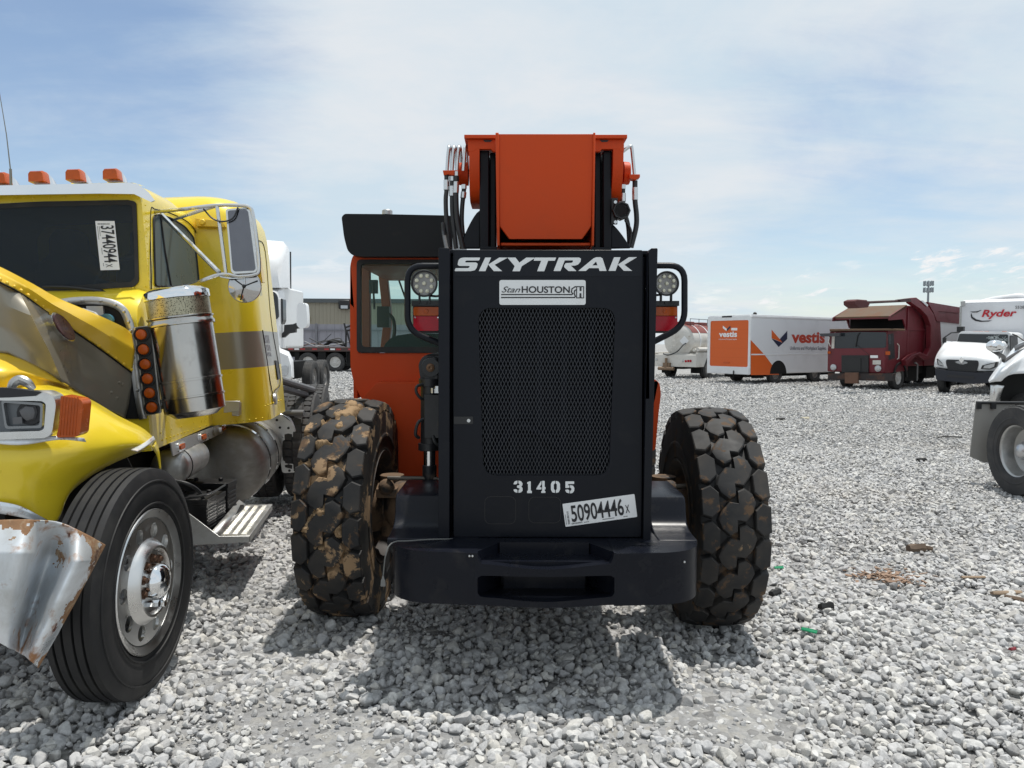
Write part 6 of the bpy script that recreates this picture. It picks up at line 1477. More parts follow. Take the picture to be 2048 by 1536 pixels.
CLR = pm('rust red tank paint', (0.20, 0.055, 0.045), 0.6, var=0.15, scale=1.5)
def polyprism(mb, T, pts, plane, val, dep, mi=0, rnd=0.0):
    """photo outline met on a plane of the thing's frame ('y' or 'x'), swept by dep along that axis"""
    if plane == 'y':
        q = [(lambda p: (p.x, p.z))(lfy(T, a, b, val)) for a, b in pts]
        if rnd: q = round_poly(q, rnd, 3)
        mb.prism(q, (0, val, 0), (1, 0, 0), (0, 0, 1), (0, dep, 0), mi)
    else:
        q = [(lambda p: (p.y, p.z))(lfx(T, a, b, val)) for a, b in pts]
        if rnd: q = round_poly(q, rnd, 3)
        mb.prism(q, (val, 0, 0), (0, 1, 0), (0, 0, 1), (dep, 0, 0), mi)
    return mb
def Zo(pts, ox, oy, s): return [(ox + a / s, oy + b / s) for a, b in pts]
def step_van():
    A = G(1500, 769)
    T = thing('step_van', 'white delivery step van with orange roll up rear door and company lettering', 'van', A, R(-55))
    z1 = lambda pts: Zo(pts, 1280, 580, 4.876)
    H = lfx(T, 1500, 630, 0).z; zb = lfx(T, 1500, 749, 0).z; Wd = 2.5; L = 8.3
    m = MB(); m.box(-Wd, 0, 0.02, L, zb, H)
    body = m.build('body', BOXW, T, bevel=0.06, seg=3)
    m = MB(); m.box(-Wd + 0.02, -0.02, 0.05, L - 0.03, H - 0.01, H + 0.035); m.box(0.0, 0.03, 0.02, L - 0.05, H - 0.10, H - 0.02); m.box(-0.002, 0.02, 0.03, L, lfx(T, 1510, 709, 0).z - 0.03, lfx(T, 1510, 709, 0).z + 0.03); m.build('roof', WHITE, body, bevel=0.015)
    zd0 = lfy(T, 1460, 733, 0).z; zd1 = lfy(T, 1460, 641, 0).z
    m = MB(); fr_o = [(-Wd + 0.01, zb - 0.02), (-0.01, zb - 0.02), (-0.01, H - 0.02), (-Wd + 0.01, H - 0.02)]; fr_i = rrect(-Wd + 0.17, zd0, -0.13, zd1, 0.08)
    m.prism([round_poly(fr_o, 0.06, 3), fr_i], (0, -0.03, 0), AX, AZ, (0, 0.06, 0)); m.box(-Wd + 0.05, -0.05, -0.07, -0.032, zb, zb + 0.28); m.build('rear_frame', WHITE, T, bevel=0.01)
    m = MB(); m.box(-Wd + 0.15, -0.11, -0.005, 0.03, zd0 - 0.02, zd1 + 0.02)
    dr = m.build('roll_up_door', VORG, T)
    m = MB()
    for k in range(1, 5): zz = zd0 + (zd1 - zd0) * k / 5; m.box(-Wd + 0.17, -0.13, -0.0055, 0.0, zz - 0.004, zz + 0.004)
    p = lfy(T, 1453, 725, -0.03); m.box(p.x - 0.2, p.x + 0.15, -0.03, -0.005, p.z - 0.03, p.z + 0.03); m.build('door_slat', pm('door seam', (0.52, 0.085, 0.009), 0.5), dr)
    lt = lambda q, up=(0, 0, 1), r=(1, 0, 0): frame(q, r, up)
    # rear lettering: V mark, name, tagline
    m = MB()
    for pts, mi in (([(808, 348), (808, 372), (843, 400), (848, 380)], 0), ([(880, 348), (882, 368), (845, 402), (845, 382)], 1)):
        polyprism(m, T, z1(pts), 'y', -0.012, 0.004, mi)
    m.build('rear_mark', [PAPER, NAVY], dr, smooth=0)
    p0 = lfy(T, *z1([(770, 456)])[0], -0.012); p1 = lfy(T, *z1([(946, 456)])[0], -0.012); hh = (lfy(T, *z1([(770, 400)])[0], -0.012) - p0).length
    lettering('vestis', hh * 1.32, PAPER, dr, lt(p0), align='LEFT', width=(p1 - p0).length, bold=0.012)
    p0 = lfy(T, *z1([(768, 486)])[0], -0.012); lettering('Uniforms and Workplace Supplies.', 0.09, PAPER, dr, lt(p0), align='LEFT', width=(p1 - p0).length)
    m = MB(); polyprism(m, T, z1([(890, 370), (948, 370), (948, 394), (890, 394)]), 'y', -0.011, 0.004); m.build('number_plate', PAPER, dr)
    # side graphics
    m = MB(); polyprism(m, T, z1([(1080, 487), (1080, 830), (1358, 826), (1215, 632)]), 'x', 0.003, 0.003); m.build('side_graphic', VORG, T, smooth=0)
    m = MB(); polyprism(m, T, z1([(1284, 388), (1284, 470), (1390, 512)]), 'x', 0.005, 0.003, 0); polyprism(m, T, z1([(1284, 474), (1352, 556), (1436, 478), (1436, 398), (1362, 480), (1388, 514)]), 'x', 0.004, 0.003, 1)
    m.build('side_mark', [VORG, NAVY], T, smooth=0)
    p0 = lfx(T, *z1([(1476, 510)])[0], 0.004); p1 = lfx(T, *z1([(1802, 514)])[0], 0.004); hh = (lfx(T, *z1([(1476, 392)])[0], 0.004) - p0).length
    VRED = pm('name red orange', (0.45, 0.045, 0.02), 0.45)
    lettering('vestis', hh * 1.32, VRED, T, frame(p0, (0, 1, 0), (0, 0, 1)), align='LEFT', width=(p1 - p0).length, bold=0.028)
    p0 = lfx(T, *z1([(1462, 584)])[0], 0.004); lettering('Uniforms and Workplace Supplies.', 0.25, NAVY, T, frame(p0, (0, 1, 0), (0, 0, 1)), align='LEFT', width=(p1 - p0).length * 1.04)
    # wheels, arch and underbody
    wy = lfx(T, 1560, 755, 0).y; m = MB(); n_ = 20
    ap = [(wy - 0.15 + 0.62 * math.cos(t), 0.45 + 0.62 * math.sin(t)) for t in np.linspace(0, PI, n_)] ; m.prism(ap, (0.004, 0, 0), (0, 1, 0), (0, 0, 1), (0.004, 0, 0)); m.build('wheel_arch', DARK, T)
    far_wheel(T, -0.16, wy - 0.25, 'grey', 0.92, 1); far_wheel(T, -2.3, wy - 0.25, 'grey', 0.92, -1)
    wy2 = lfx(T, 1632, 757, 0).y; far_wheel(T, -0.16, min(wy2, L - 1), 'grey', 0.9, 1); far_wheel(T, -2.3, min(wy2, L - 1), 'grey', 0.9, -1)
    m = MB(); m.box(-1.7, -0.8, 0.3, L - 0.4, 0.28, zb); m.box(-0.55, -0.3, wy - 1.4, wy - 0.8, 0.25, zb); p = lfy(T, 1467, 741, -0.1); m.box(p.x - 0.02, p.x + 0.02, -0.12, -0.09, 0.2, p.z); m.build('underbody', DARK, T)
    m = MB(); p = lfx(T, 1504, 628, -0.2); m.ball(Vector((-0.2, 0.5, H + 0.07)), 0.09, 10, 6); m.build('roof_vent', BLKPLAS, T)
    m = MB(); p = lfy(T, 1454, 633, -0.035); m.box(p.x - 0.28, p.x + 0.28, -0.05, -0.03, p.z - 0.04, p.z + 0.03); m.build('marker_light', INK, T)
step_van()
def tank_truck():
    A = G(1352, 757)
    T = thing('tank_truck', 'white tank truck with rust red top band parked beside the step van', 'truck', A, R(-40))
    zc = lfy(T, 1349, 681, 0).z; r = 0.86
    m = MB(); m.lathe([(-0.12, 0), (-0.10, r * 0.5), (-0.04, r * 0.85), (0.06, r), (5.2, r), (5.3, r * 0.8), (5.35, 0)], (0, 0.2, zc), (0, 1, 0), 48); tk = m.build('tank', WHITED, T, smooth=40)
    m = MB()
    for y in (0.75, 1.75, 2.9, 4.2): m.lathe([(y, r), (y, r + 0.025), (y + 0.09, r + 0.025), (y + 0.09, r)], (0, 0.2, zc), (0, 1, 0), 48)
    m.build('band', WHITE, tk, split=True)
    m = MB(); u = Vector((0, 1, 0)).orthogonal().normalized(); w = Vector((0, 1, 0)).cross(u)
    ang = math.atan2(w.z, u.z); a_ = []; b_ = []
    for t in np.linspace(R(28), R(152), 20): a_.append((r + 0.012) * Vector((math.cos(t), 0, math.sin(t))) + Vector((0, 0.22, zc))); b_.append((r + 0.012) * Vector((math.cos(t), 0, math.sin(t))) + Vector((0, 5.4, zc)))
    m.patch([a_, b_], 20, 2); m.build('top_band', CLR, tk)
    m = MB(); m.box(-0.35, 0.35, 0.5, 1.3, zc + r - 0.05, zc + r + 0.14); m.box(-0.3, 0.3, 2.2, 2.9, zc + r - 0.05, zc + r + 0.13); m.build('hatch', CLR, tk, bevel=0.03)
    m = MB()
    for y in (0.6, 1.6, 2.6, 3.6): m.cyl((0.45, y, zc + r - 0.1), (0.45, y, zc + r + 0.3), 0.015, 6)
    m.cyl((0.45, 0.6, zc + r + 0.28), (0.45, 4.5, zc + r + 0.28), 0.015, 6); m.build('rail', BLKPLAS, tk)
    m = MB(); zt0 = zc - r + 0.12
    m.prism([(-1.2, 0.62), (1.2, 0.62), (1.2, zt0 - 0.05), (1.15, zt0), (-1.15, zt0), (-1.2, zt0 - 0.05)], (0, -0.15, 0), AX, AZ, (0, 0.12, 0)); m.prism([(-0.15, 0.62), (0.7, 0.62), (1.15, zt0 - 0.02), (5.2, zt0 - 0.02), (5.2, zt0 + 0.12), (-0.15, zt0 + 0.12)], (1.16, 0, 0), (0, 1, 0), AZ, (0.06, 0, 0)); m.prism([(-0.15, 0.62), (0.7, 0.62), (1.15, zt0 - 0.02), (5.2, zt0 - 0.02), (5.2, zt0 + 0.12), (-0.15, zt0 + 0.12)], (-1.22, 0, 0), (0, 1, 0), AZ, (0.06, 0, 0))
    m.box(-1.1, 1.1, 0, 5.2, zt0 - 0.12, zt0 + 0.06); fb = m.build('rear_body', WHITED, T, bevel=0.02)
    for a, b, mat_ in ((1313, 719, LAMP), (1366, 722, LAMP), (1371.5, 722.5, REDLENS), (1376.5, 722, REDLENS), (1381, 722, REDLENS)):
        p = lfy(T, a, b, -0.16); m = MB(); m.lathe([(-0.02, 0.0), (-0.02, 0.05), (0.0, 0.065)], p, (0, 1, 0), 14); m.build('tail_light', mat_, fb)
    p0 = lfy(T, 1334, 735, -0.2); m = MB(); m.cyl(p0 + Vector((-0.45, -0.1, -0.05)), p0 + Vector((0.45, -0.1, -0.05)), 0.09, 12); m.box(p0.x - 0.2, p0.x + 0.2, -0.3, -0.15, p0.z - 0.05, p0.z + 0.25); m.cyl(p0 + Vector((0, -0.1, 0)), p0 + Vector((0, -0.1, 0.5)), 0.07, 12); m.build('valve', pm('corroded brass', (0.22, 0.15, 0.10), 0.7, 0.3, var=0.4), fb)
    m = MB(); p = Vector((0.5, -0.1, zc - r - 0.0 + 0.35)); m.cyl((1.12, 0.1, zt0 + 0.28), (1.12, 4.8, zt0 + 0.28), 0.11, 16); m.cyl((1.0, 0.0, zt0 + 0.25), (1.0, 4.8, zt0 + 0.25), 0.08, 16); m.build('hose_tube', WHITED, fb)
    m = MB(); m.tube([(-0.7, -0.12, zt0 + 0.05), (-0.4, -0.16, zt0 - 0.02), (0.1, -0.16, zt0 + 0.15), (0.45, -0.14, zt0 + 0.5), (0.6, -0.10, zt0 + 0.6)], 0.03, 8, smooth=18); m.build('delivery_hose', HOSE, fb)
    m = MB(); s_ = 0.26; pc = Vector((0.42, 0.04, zc - 0.02)); m.prism([(0, -s_), (s_, 0), (0, s_), (-s_, 0)], pc + Vector((0, -0.02, 0)), AX, AZ, (0, 0.01, 0)); m.build('placard', WHITE, tk)
    m = MB()
    for xx in (-0.25, -0.05): m.cyl((xx, -0.05, zt0 + 0.1), (xx, -0.05, zc + 0.8), 0.018, 6)
    for k in range(5): m.cyl((-0.25, -0.05, zt0 + 0.2 + k * 0.27), (-0.05, -0.05, zt0 + 0.2 + k * 0.27), 0.014, 6)
    m.build('ladder', WHITED, tk)
    for y in (1.3, ): 
        for sx in (1, -1):
            far_wheel(T, sx * 1.02, y, 'grey', 1.05, sx)
    far_wheel(T, 1.02, 5.8, 'grey', 1.05, 1); far_wheel(T, -1.02, 5.8, 'grey', 1.05, -1)
    m = MB(); m.box(-0.4, 0.4, 0, 7.5, 0.5, 0.9); m.box(0.55, 1.15, 0.55, 0.6, 0.28, 0.66); m.box(-1.15, -0.6, 0.55, 0.6, 0.25, 0.66); m.build('mud_flap', DARK, T)
    m = MB(); m.box(-1.15, 1.15, 5.7, 7.6, 0.7, 2.6); m.build('cab', WHITE, T, bevel=0.15, seg=3)
tank_truck()
def garbage_truck():
    T = thing('garbage_truck', 'dark red front loading garbage truck with rusty hopper canopy and raised arms', 'truck', G(1797, 779), R(128.3))
    z = lambda pts: Zo(pts, 1628, 540, 4.876)
    yf = 1.25; Wd = 2.45
    fyz = lambda a, b, v=yf: lfy(T, *z([(a, b)])[0], v)
    fxz = lambda a, b, u=0.05: lfx(T, *z([(a, b)])[0], u)
    zr = fyz(450, 580).z; zw0 = fyz(450, 765).z; zbm = fyz(450, 1003).z; zb0 = fyz(450, 1095).z
    x0 = -0.02; x1 = Wd
    m = MB(); prof_ = [(-0.75, 0.75), (yf, zbm), (yf + 0.02, zw0), (yf - 0.08, zr - 0.12), (yf - 0.2, zr), (-0.75, zr)]
    m.prism(prof_, (x0, 0, 0), (0, 1, 0), AZ, (x1 - x0, 0, 0)); cab = m.build('cab', DRED, T, bevel=0.05, seg=3)
    m = MB(); polyprism(m, T, z([(150, 575), (800, 572), (800, 590), (150, 600)]), 'y', yf - 0.05, -0.8); m.build('cab_roof', RUSTY, cab, bevel=0.02)
    m = MB(); polyprism(m, T, z([(205, 612), (440, 604), (703, 606), (698, 758), (440, 762), (200, 765)]), 'y', yf + 0.03, -0.05, rnd=0.08); m.build('windscreen', FGLASS, cab)
    m = MB(); polyprism(m, T, z([(175, 640), (205, 610), (195, 765), (170, 765)]), 'y', yf + 0.04, -0.03); m.build('pillar', WHITED, cab)
    m = MB(); polyprism(m, T, z([(268, 832), (532, 832), (530, 1000), (268, 1000)]), 'y', yf + 0.06, -0.06)
    for k in range(6): polyprism(m, T, z([(270, 845 + k * 26), (530, 845 + k * 26), (530, 855 + k * 26), (270, 855 + k * 26)]), 'y', yf + 0.075, -0.02)
    polyprism(m, T, z([(330, 860), (455, 860), (455, 990), (330, 990)]), 'y', yf + 0.09, -0.04); m.build('grille', BLKPLAS, cab)
    m = MB(); polyprism(m, T, z([(132, 1008), (770, 1008), (765, 1085), (132, 1070)]), 'y', yf + 0.20, -0.25); m.build('bumper', pm('rusty black bumper', (0.025, 0.02, 0.02), 0.7, var=0.3, dirt=[((0.14, 0.06, 0.035), 3, 0.5, 0.65, 0.9, 0.8)]), cab, bevel=0.02)
    m = MB(); polyprism(m, T, z([(300, 1000), (425, 1000), (425, 1108), (300, 1104)]), 'y', yf + 0.32, -0.12); m.build('rusty_plate', pm('brown rust', (0.14, 0.075, 0.05), 0.9, var=0.3), cab)
    for a, b in ((187, 948), (622, 960)):
        p = fyz(a, b, yf + 0.06); m = MB(); m.lathe([(-0.05, 0.13), (0.0, 0.13), (0.0, 0.11), (0.02, 0.09), (0.03, 0.0)], p, (0, 1, 0), 20); m.build('headlight', LAMP, cab)
    for pts, mt, nm in (([(548, 832), (622, 832), (622, 858), (548, 858)], PAPER, 'lot_sticker'), ([(572, 880), (650, 880), (650, 922), (572, 922)], WHITED, 'number_plate'), ([(697, 793), (740, 793), (740, 828), (697, 828)], AMBER, 'marker_light'), ([(132, 793), (160, 793), (160, 816), (132, 816)], AMBER, 'marker_light')):
        m = MB(); polyprism(m, T, z(pts), 'y', yf + 0.05, -0.02); m.build(nm, mt, cab)
    m = MB(); polyprism(m, T, z([(50, 620), (250, 614), (250, 645), (70, 650)]), 'y', yf + 0.25, -0.12); m.build('sun_visor', pm('grey visor', (0.05, 0.05, 0.055), 0.6), cab)
    m = MB(); m.tube([fyz(405, 750, yf + 0.06), fyz(425, 640, yf + 0.06), fyz(445, 610, yf + 0.06)], 0.02, 6); m.tube([fyz(400, 720, yf + 0.06), fyz(540, 830, yf + 0.08)], 0.008, 5); m.build('wiper', BLKPLAS, cab)
    m = MB(); polyprism(m, T, z([(722, 628), (776, 615), (784, 740), (790, 860), (728, 880)]), 'x', x0 - 0.004, 0.02); m.build('door_opening', INK, cab)
    m = MB(); polyprism(m, T, z([(726, 635), (748, 632), (752, 720), (730, 725)]), 'x', x0 - 0.008, 0.01); m.build('side_window', FGLASS, cab)
    m = MB(); m.tube([fxz(815, 720, -0.08), fxz(830, 740, -0.08), fxz(826, 860, -0.08), fxz(812, 870, -0.08)], 0.02, 6); m.tube([fxz(150, 660, -0.05) if False else fyz(150, 655, yf + 0.2), fyz(140, 700, yf + 0.3), fyz(160, 745, yf + 0.2)], 0.02, 6); m.build('grab_rail', WHITED, cab, split=True)
    # hopper and body
    bz0 = 0.95; ztop = fxz(890, 345).z; yb = fxz(890, 345).y
    m = MB(); m.box(0.02, Wd - 0.02, -9.2, yb, bz0, ztop); bd = m.build('body', DRED, T, bevel=0.04)
    ra = fxz(740, 447); rb = fxz(893, 345)
    m = MB(); m.add([(x, y, z_) for x in (0.0, Wd) for y, z_ in ((ra.y, ra.z), (rb.y, rb.z + 0.02), (rb.y, rb.z - 0.08), (ra.y, ra.z - 0.06))], [(0, 1, 2, 3), (7, 6, 5, 4), (0, 4, 5, 1), (1, 5, 6, 2), (2, 6, 7, 3), (3, 7, 4, 0)]); m.build('canopy', RUSTY, bd)
    m = MB(); q = [fxz(a, b, 0.0) for a, b in ((740, 450), (893, 350), (893, 560), (870, 480), (735, 490))]; m.prism([(p.y, p.z) for p in q], (0.0, 0, 0), (0, 1, 0), AZ, (0.05, 0, 0)); m.prism([(p.y, p.z) for p in q], (Wd - 0.05, 0, 0), (0, 1, 0), AZ, (0.05, 0, 0)); m.box(0.05, Wd - 0.05, ra.y - 0.1, ra.y, ra.z - 0.11, ra.z - 0.06); m.build('hopper_side', DRED, bd)
    m = MB(); m.box(0.06, Wd - 0.06, yb - 0.05, yb + 0.02, 1.2, ztop - 0.15); m.box(0.3, Wd - 0.3, yb, yb + 0.5, 1.2, 2.3); m.build('hopper_inside', DARK, bd)
    m = MB()
    for a in (900, 1075): 
        p = fxz(a, 480); m.box(-0.03, 0.02, p.y - 0.06, p.y + 0.04, bz0, ztop - 0.1)
    p = fxz(990, 580); m.box(-0.03, 0.02, fxz(1080, 580).y, fxz(900, 580).y, p.z - 0.04, p.z + 0.04); m.build('rib', DRED, bd, split=True)
    m = MB(); polyprism(m, T, z([(1232, 500), (1425, 520), (1425, 700), (1245, 770)]), 'x', 0.012, 0.02); m.build('side_panel', WHITE, bd)
    m = MB(); polyprism(m, T, z([(1110, 312), (1430, 365), (1430, 420), (1215, 400), (1215, 480), (1430, 490), (1430, 525), (1200, 500), (1170, 420)]), 'x', -0.05, 0.1); m.build('upper_rail', DRED, bd)
    m = MB(); polyprism(m, T, z([(940, 275), (1000, 268), (1110, 345), (1170, 430), (1195, 520), (1190, 780), (1160, 850), (1080, 880), (1010, 830), (930, 900), (905, 935), (900, 880), (960, 830), (1040, 800), (1100, 830), (1140, 760), (1140, 540), (1105, 450), (1040, 380), (950, 320)]), 'x', -0.30, 0.22); ar = m.build('lift_arm', DRED, T, bevel=0.02)
    m = MB(); polyprism(m, T, z([(1045, 300), (1060, 295), (1115, 340), (1105, 358)]), 'x', -0.34, 0.05); m.build('cylinder', STEEL, ar)
    m = MB(); m.tube([fxz(530, 316, -0.2), fxz(900, 300, -0.2)], 0.05, 8); polyprism(m, T, z([(840, 288), (935, 275), (950, 310), (850, 312)]), 'x', -0.32, 0.2); m.build('cross_bar', pm('dark arm steel', (0.06, 0.03, 0.03), 0.7, var=0.3), ar)
    m = MB(); polyprism(m, T, z([(395, 300), (430, 285), (520, 292), (550, 330), (530, 365), (440, 372), (398, 340)]), 'x', -0.35, 0.45); m.box(*(lambda p: (0.0, 0.5, p.y - 0.1, p.y + 0.1, p.z - 0.1, p.z + 0.1))(fxz(470, 330, -0.1))); m.build('fork', pm('dark rusted red', (0.08, 0.02, 0.02), 0.8, var=0.4), ar, bevel=0.04)
    m = MB(); polyprism(m, T, z([(880, 940), (1190, 900), (1190, 1000), (1000, 1010), (1000, 1080), (890, 1085)]), 'x', 0.2, 1.9); m.box(0.6, 1.9, -9, 1.0, 0.45, 0.9); m.box(0.05, 0.4, -3.4, -2.6, 0.4, 0.9); m.build('underframe', DARK, T)
    m = MB(); p = fxz(1005, 910); m.tube([fxz(985, 905, -0.05), fxz(1010, 920, -0.05), fxz(1005, 1080, -0.05)], 0.035, 8); m.build('exhaust_pipe', pm('grey pipe', (0.2, 0.2, 0.2), 0.6), T)
    m = MB(); ap = [(0.6 * math.cos(t), 0.50 + 0.64 * math.sin(t)) for t in np.linspace(-0.1, PI, 16)] + [(0.52 * math.cos(t), 0.50 + 0.56 * math.sin(t)) for t in np.linspace(PI, -0.1, 16)]; m.prism(ap, (x0 - 0.06, 0, 0), (0, 1, 0), AZ, (0.35, 0, 0)); m.build('mud_guard', BLKPLAS, T)
    far_wheel(T, 0.13, 0, 'white', 1.0, -1); far_wheel(T, Wd - 0.25, 0, 'white', 1.0, 1)
    for y in (-5.4, -6.7): far_wheel(T, 0.2, y, 'grey', 1.0, -1); far_wheel(T, Wd - 0.25, y, 'grey', 1.0, 1)
garbage_truck()
def box_truck():
    T = thing('box_truck', 'white box rental truck with cracked windscreen and red lettering on the box front', 'truck', G(1888, 785) + Vector((0.035, -1.24, 0)), R(135))
    z = lambda pts: Zo(pts, 1628, 540, 4.876)
    fyz = lambda a, b, v: lfy(T, *z([(a, b)])[0], v)
    # hood
    L = lambda rows: [[fyz(*q) for q in r_] for r_ in rows]
    h0 = [(1285, 695, -1.5), (1400, 700, -1.5), (1560, 706, -1.5), (1720, 716, -1.5)]
    h1 = [(1250, 740, -1.1), (1390, 735, -1.0), (1560, 745, -1.0), (1760, 760, -1.1)]
    h2 = [(1195, 830, -0.6), (1290, 800, -0.35), (1560, 810, -0.30), (1800, 850, -0.6)]
    h3 = [(1178, 890, -0.25), (1285, 862, -0.03), (1600, 870, -0.03), (1812, 900, -0.3)]
    h4 = [(1172, 945, -0.22), (1285, 960, -0.02), (1602, 985, -0.02), (1800, 985, -0.26)]
    m = MB(); m.patch(L([h0, h1, h2, h3, h4]), 28, 20); hd = m.build('hood', WHITE, T, solid=0.02, smooth=55)
    xr_, xl_ = fyz(1172, 900, -0.2).x, fyz(1800, 900, -0.2).x
    m = MB(); zz = fyz(1290, 698, -1.5).z; zlow = fyz(1172, 950, -0.22).z
    for x in (xr_ - 0.02, xl_ + 0.0): m.prism([(-0.25, zlow), (-0.25, fyz(1178, 890, -0.25).z), (-0.6, fyz(1195, 830, -0.6).z), (-1.1, fyz(1250, 740, -1.1).z - 0.08), (-1.6, zz - 0.1), (-1.6, 0.9), (-1.3, 0.95), (-1.0, 1.1), (-0.7, 0.95), (-0.5, zlow - 0.1)], (x, 0, 0), (0, 1, 0), AZ, (0.02 if x < 0 else -0.02, 0, 0))
    m.build('fender', WHITE, T, split=True)
    m = MB(); polyprism(m, T, z([(1288, 872), (1600, 882), (1606, 920), (1585, 995), (1310, 980), (1286, 910)]), 'y', 0.03, -0.06, rnd=0.06); gr = m.build('grille', INK, T)
    m = MB()
    for k in range(9): polyprism(m, T, z([(1300, 884 + k * 11), (1592, 892 + k * 12), (1592, 895 + k * 12), (1300, 887 + k * 11)]), 'y', 0.045, -0.03)
    m.build('grille_bar', pm('grille bar', (0.03, 0.03, 0.032), 0.5), gr, split=True)
    p = fyz(1440, 878, 0.05); m = MB(); m.prism([(p.x - 0.09, p.z), (p.x, p.z - 0.12), (p.x + 0.09, p.z), (p.x, p.z + 0.12)], (0, 0.05, 0), AX, AZ, (0, 0.03, 0)); m.build('emblem', CHROME, gr)
    for pts in ([(1195, 862), (1270, 920), (1272, 945), (1205, 925)], [(1625, 965), (1640, 930), (1790, 893), (1775, 945), (1720, 968)]):
        m = MB(); polyprism(m, T, z(pts), 'y', -0.02, -0.2, rnd=0.02); hl = m.build('headlight', BLKPLAS, T)
        m = MB(); c = [(sum(q[0] for q in pts) / len(pts)), sum(q[1] for q in pts) / len(pts)]; polyprism(m, T, z([(c[0] + (a - c[0]) * 0.7, c[1] + (b - c[1]) * 0.7) for a, b in pts]), 'y', 0.0, -0.05); m.build('lens', LAMP, hl)
    m = MB(); polyprism(m, T, z([(1178, 958), (1300, 980), (1590, 1000), (1830, 992), (1835, 1090), (1560, 1112), (1190, 1072)]), 'y', 0.10, -0.5, rnd=0.05); bm_ = m.build('bumper', pm('dark blue black bumper', (0.012, 0.014, 0.022), 0.55, var=0.2), T, bevel=0.03)
    m = MB(); polyprism(m, T, z([(1300, 1020), (1560, 1035), (1560, 1060), (1300, 1045)]), 'y', 0.12, -0.05); m.build('air_intake', INK, bm_)
    m = MB(); polyprism(m, T, z([(1398, 826), (1432, 826), (1432, 842), (1398, 842)]), 'y', -0.22, -0.08); polyprism(m, T, z([(1465, 832), (1515, 832), (1515, 848), (1465, 848)]), 'y', -0.22, -0.08); m.build('hood_vent', pm('grey vent', (0.2, 0.2, 0.2), 0.6), hd, split=True)
    # cab
    m = MB(); polyprism(m, T, z([(1385, 720), (1415, 615), (1440, 597), (1890, 602), (1925, 625), (1945, 850), (1300, 850)]), 'y', -1.55, -1.9, rnd=0.08); cab = m.build('cab', WHITE, T, bevel=0.06, seg=3)
    m = MB(); polyprism(m, T, z([(1392, 708), (1418, 622), (1892, 628), (1888, 722)]), 'y', -1.53, -0.04, rnd=0.05); ws = m.build('windscreen', FGLASS, cab)
    m = MB(); rr = random.Random(8); c0 = fyz(1760, 660, -1.52); 
    for i in range(16):
        a = 2 * PI * i / 16 + rr.uniform(-0.1, 0.1); l_ = rr.uniform(0.10, 0.28); d = Vector((math.cos(a), 0, math.sin(a) * 0.6)); n_ = Vector((-d.z, 0, d.x)) * 0.008
        m.add([c0 + d * 0.04 - n_, c0 + d * 0.04 + n_, c0 + d * l_ + n_, c0 + d * l_ - n_], [(0, 1, 2, 3)])
    c1 = fyz(1850, 680, -1.52)
    for i in range(10):
        a = 2 * PI * i / 10 + rr.uniform(-0.1, 0.1); l_ = rr.uniform(0.12, 0.22); d = Vector((math.cos(a), 0, math.sin(a) * 0.6)); n_ = Vector((-d.z, 0, d.x)) * 0.01
        m.add([c1 + d * 0.03 - n_, c1 + d * 0.03 + n_, c1 + d * l_ + n_, c1 + d * l_ - n_], [(0, 1, 2, 3)])
    m.build('crack', pm('crazed glass', (0.45, 0.5, 0.5), 0.6), ws, smooth=0)
    m = MB(); xs_ = fyz(1935, 700, -1.55).x; polyprism(m, T, z([(1915, 640), (1985, 632), (1990, 740), (1918, 790)]), 'x', xs_ - 0.02, 0.03, rnd=0.03); m.build('side_window', INK, cab)
    for a in (1580, 1632, 1688, 1860):
        p = fyz(a, 607, -1.75); m = MB(); m.box(p.x - 0.07, p.x + 0.07, p.y - 0.02, p.y + 0.12, p.z - 0.03, p.z + 0.04); m.build('marker_light', AMBER, cab, bevel=0.01)
    m = MB(); m.tube([fyz(1405, 608, -1.7), fyz(1340, 612, -1.5), fyz(1262, 665, -1.4), fyz(1258, 700, -1.4)], 0.025, 8); polyprism(m, T, z([(1252, 665), (1285, 660), (1285, 735), (1258, 745)]), 'y', -1.35, -0.1); m.box(*(lambda p: (p.x - 0.12, p.x + 0.12, p.y - 0.1, p.y + 0.1, p.z - 0.12, p.z + 0.12))(fyz(1432, 582, -1.9))); m.build('mirror', BLKPLAS, cab, split=True)
    m = MB(); m.tube([fyz(1935, 625, -1.6), fyz(1980, 640, -1.5), fyz(2048, 690, -1.4)], 0.025, 8); m.build('mirror_arm', BLKPLAS, cab)
    # box
    vb_ = -3.6; m = MB(); q0 = fyz(1430, 300, vb_); q1 = fyz(1430, 640, vb_); xR = q0.x; xL = xR - 2.6; zt = fyz(1480, 290, vb_).z
    m.rings([[(xR, y, 1.0), (xL, y, 1.0), (xL, y, zz_ - 0.12), (xL + 0.06, y, zz_), (xR - 0.06, y, zz_), (xR, y, zz_ - 0.12)] for y, zz_ in ((vb_, zt - 0.30), (vb_ - 0.04, zt - 0.12), (vb_ - 0.16, zt - 0.02), (vb_ - 0.35, zt), (vb_ - 7.5, zt))])
    bx = m.build('cargo_box', BOXW, T, smooth=30)
    m = MB(); m.box(xR - 0.06, xR + 0.02, vb_ - 0.1, vb_ + 0.02, 1.0, zt - 0.25); polyprism(m, T, z([(1428, 308), (1470, 302), (1472, 350), (1432, 355)]), 'y', vb_ + 0.03, -0.1); m.build('corner_post', ALUD, bx, split=True)
    p0 = fyz(1634, 456, vb_ + 0.03); p1 = fyz(1976, 470, vb_ + 0.03); hh = (fyz(1634, 390, vb_ + 0.03) - p0).length; rt = (fyz(1976, 452, vb_ + 0.03) - p0)
    RRED = pm('red lettering', (0.42, 0.008, 0.02), 0.5)
    M_ = frame(p0, (-1, 0, 0), (0, 0, 1))
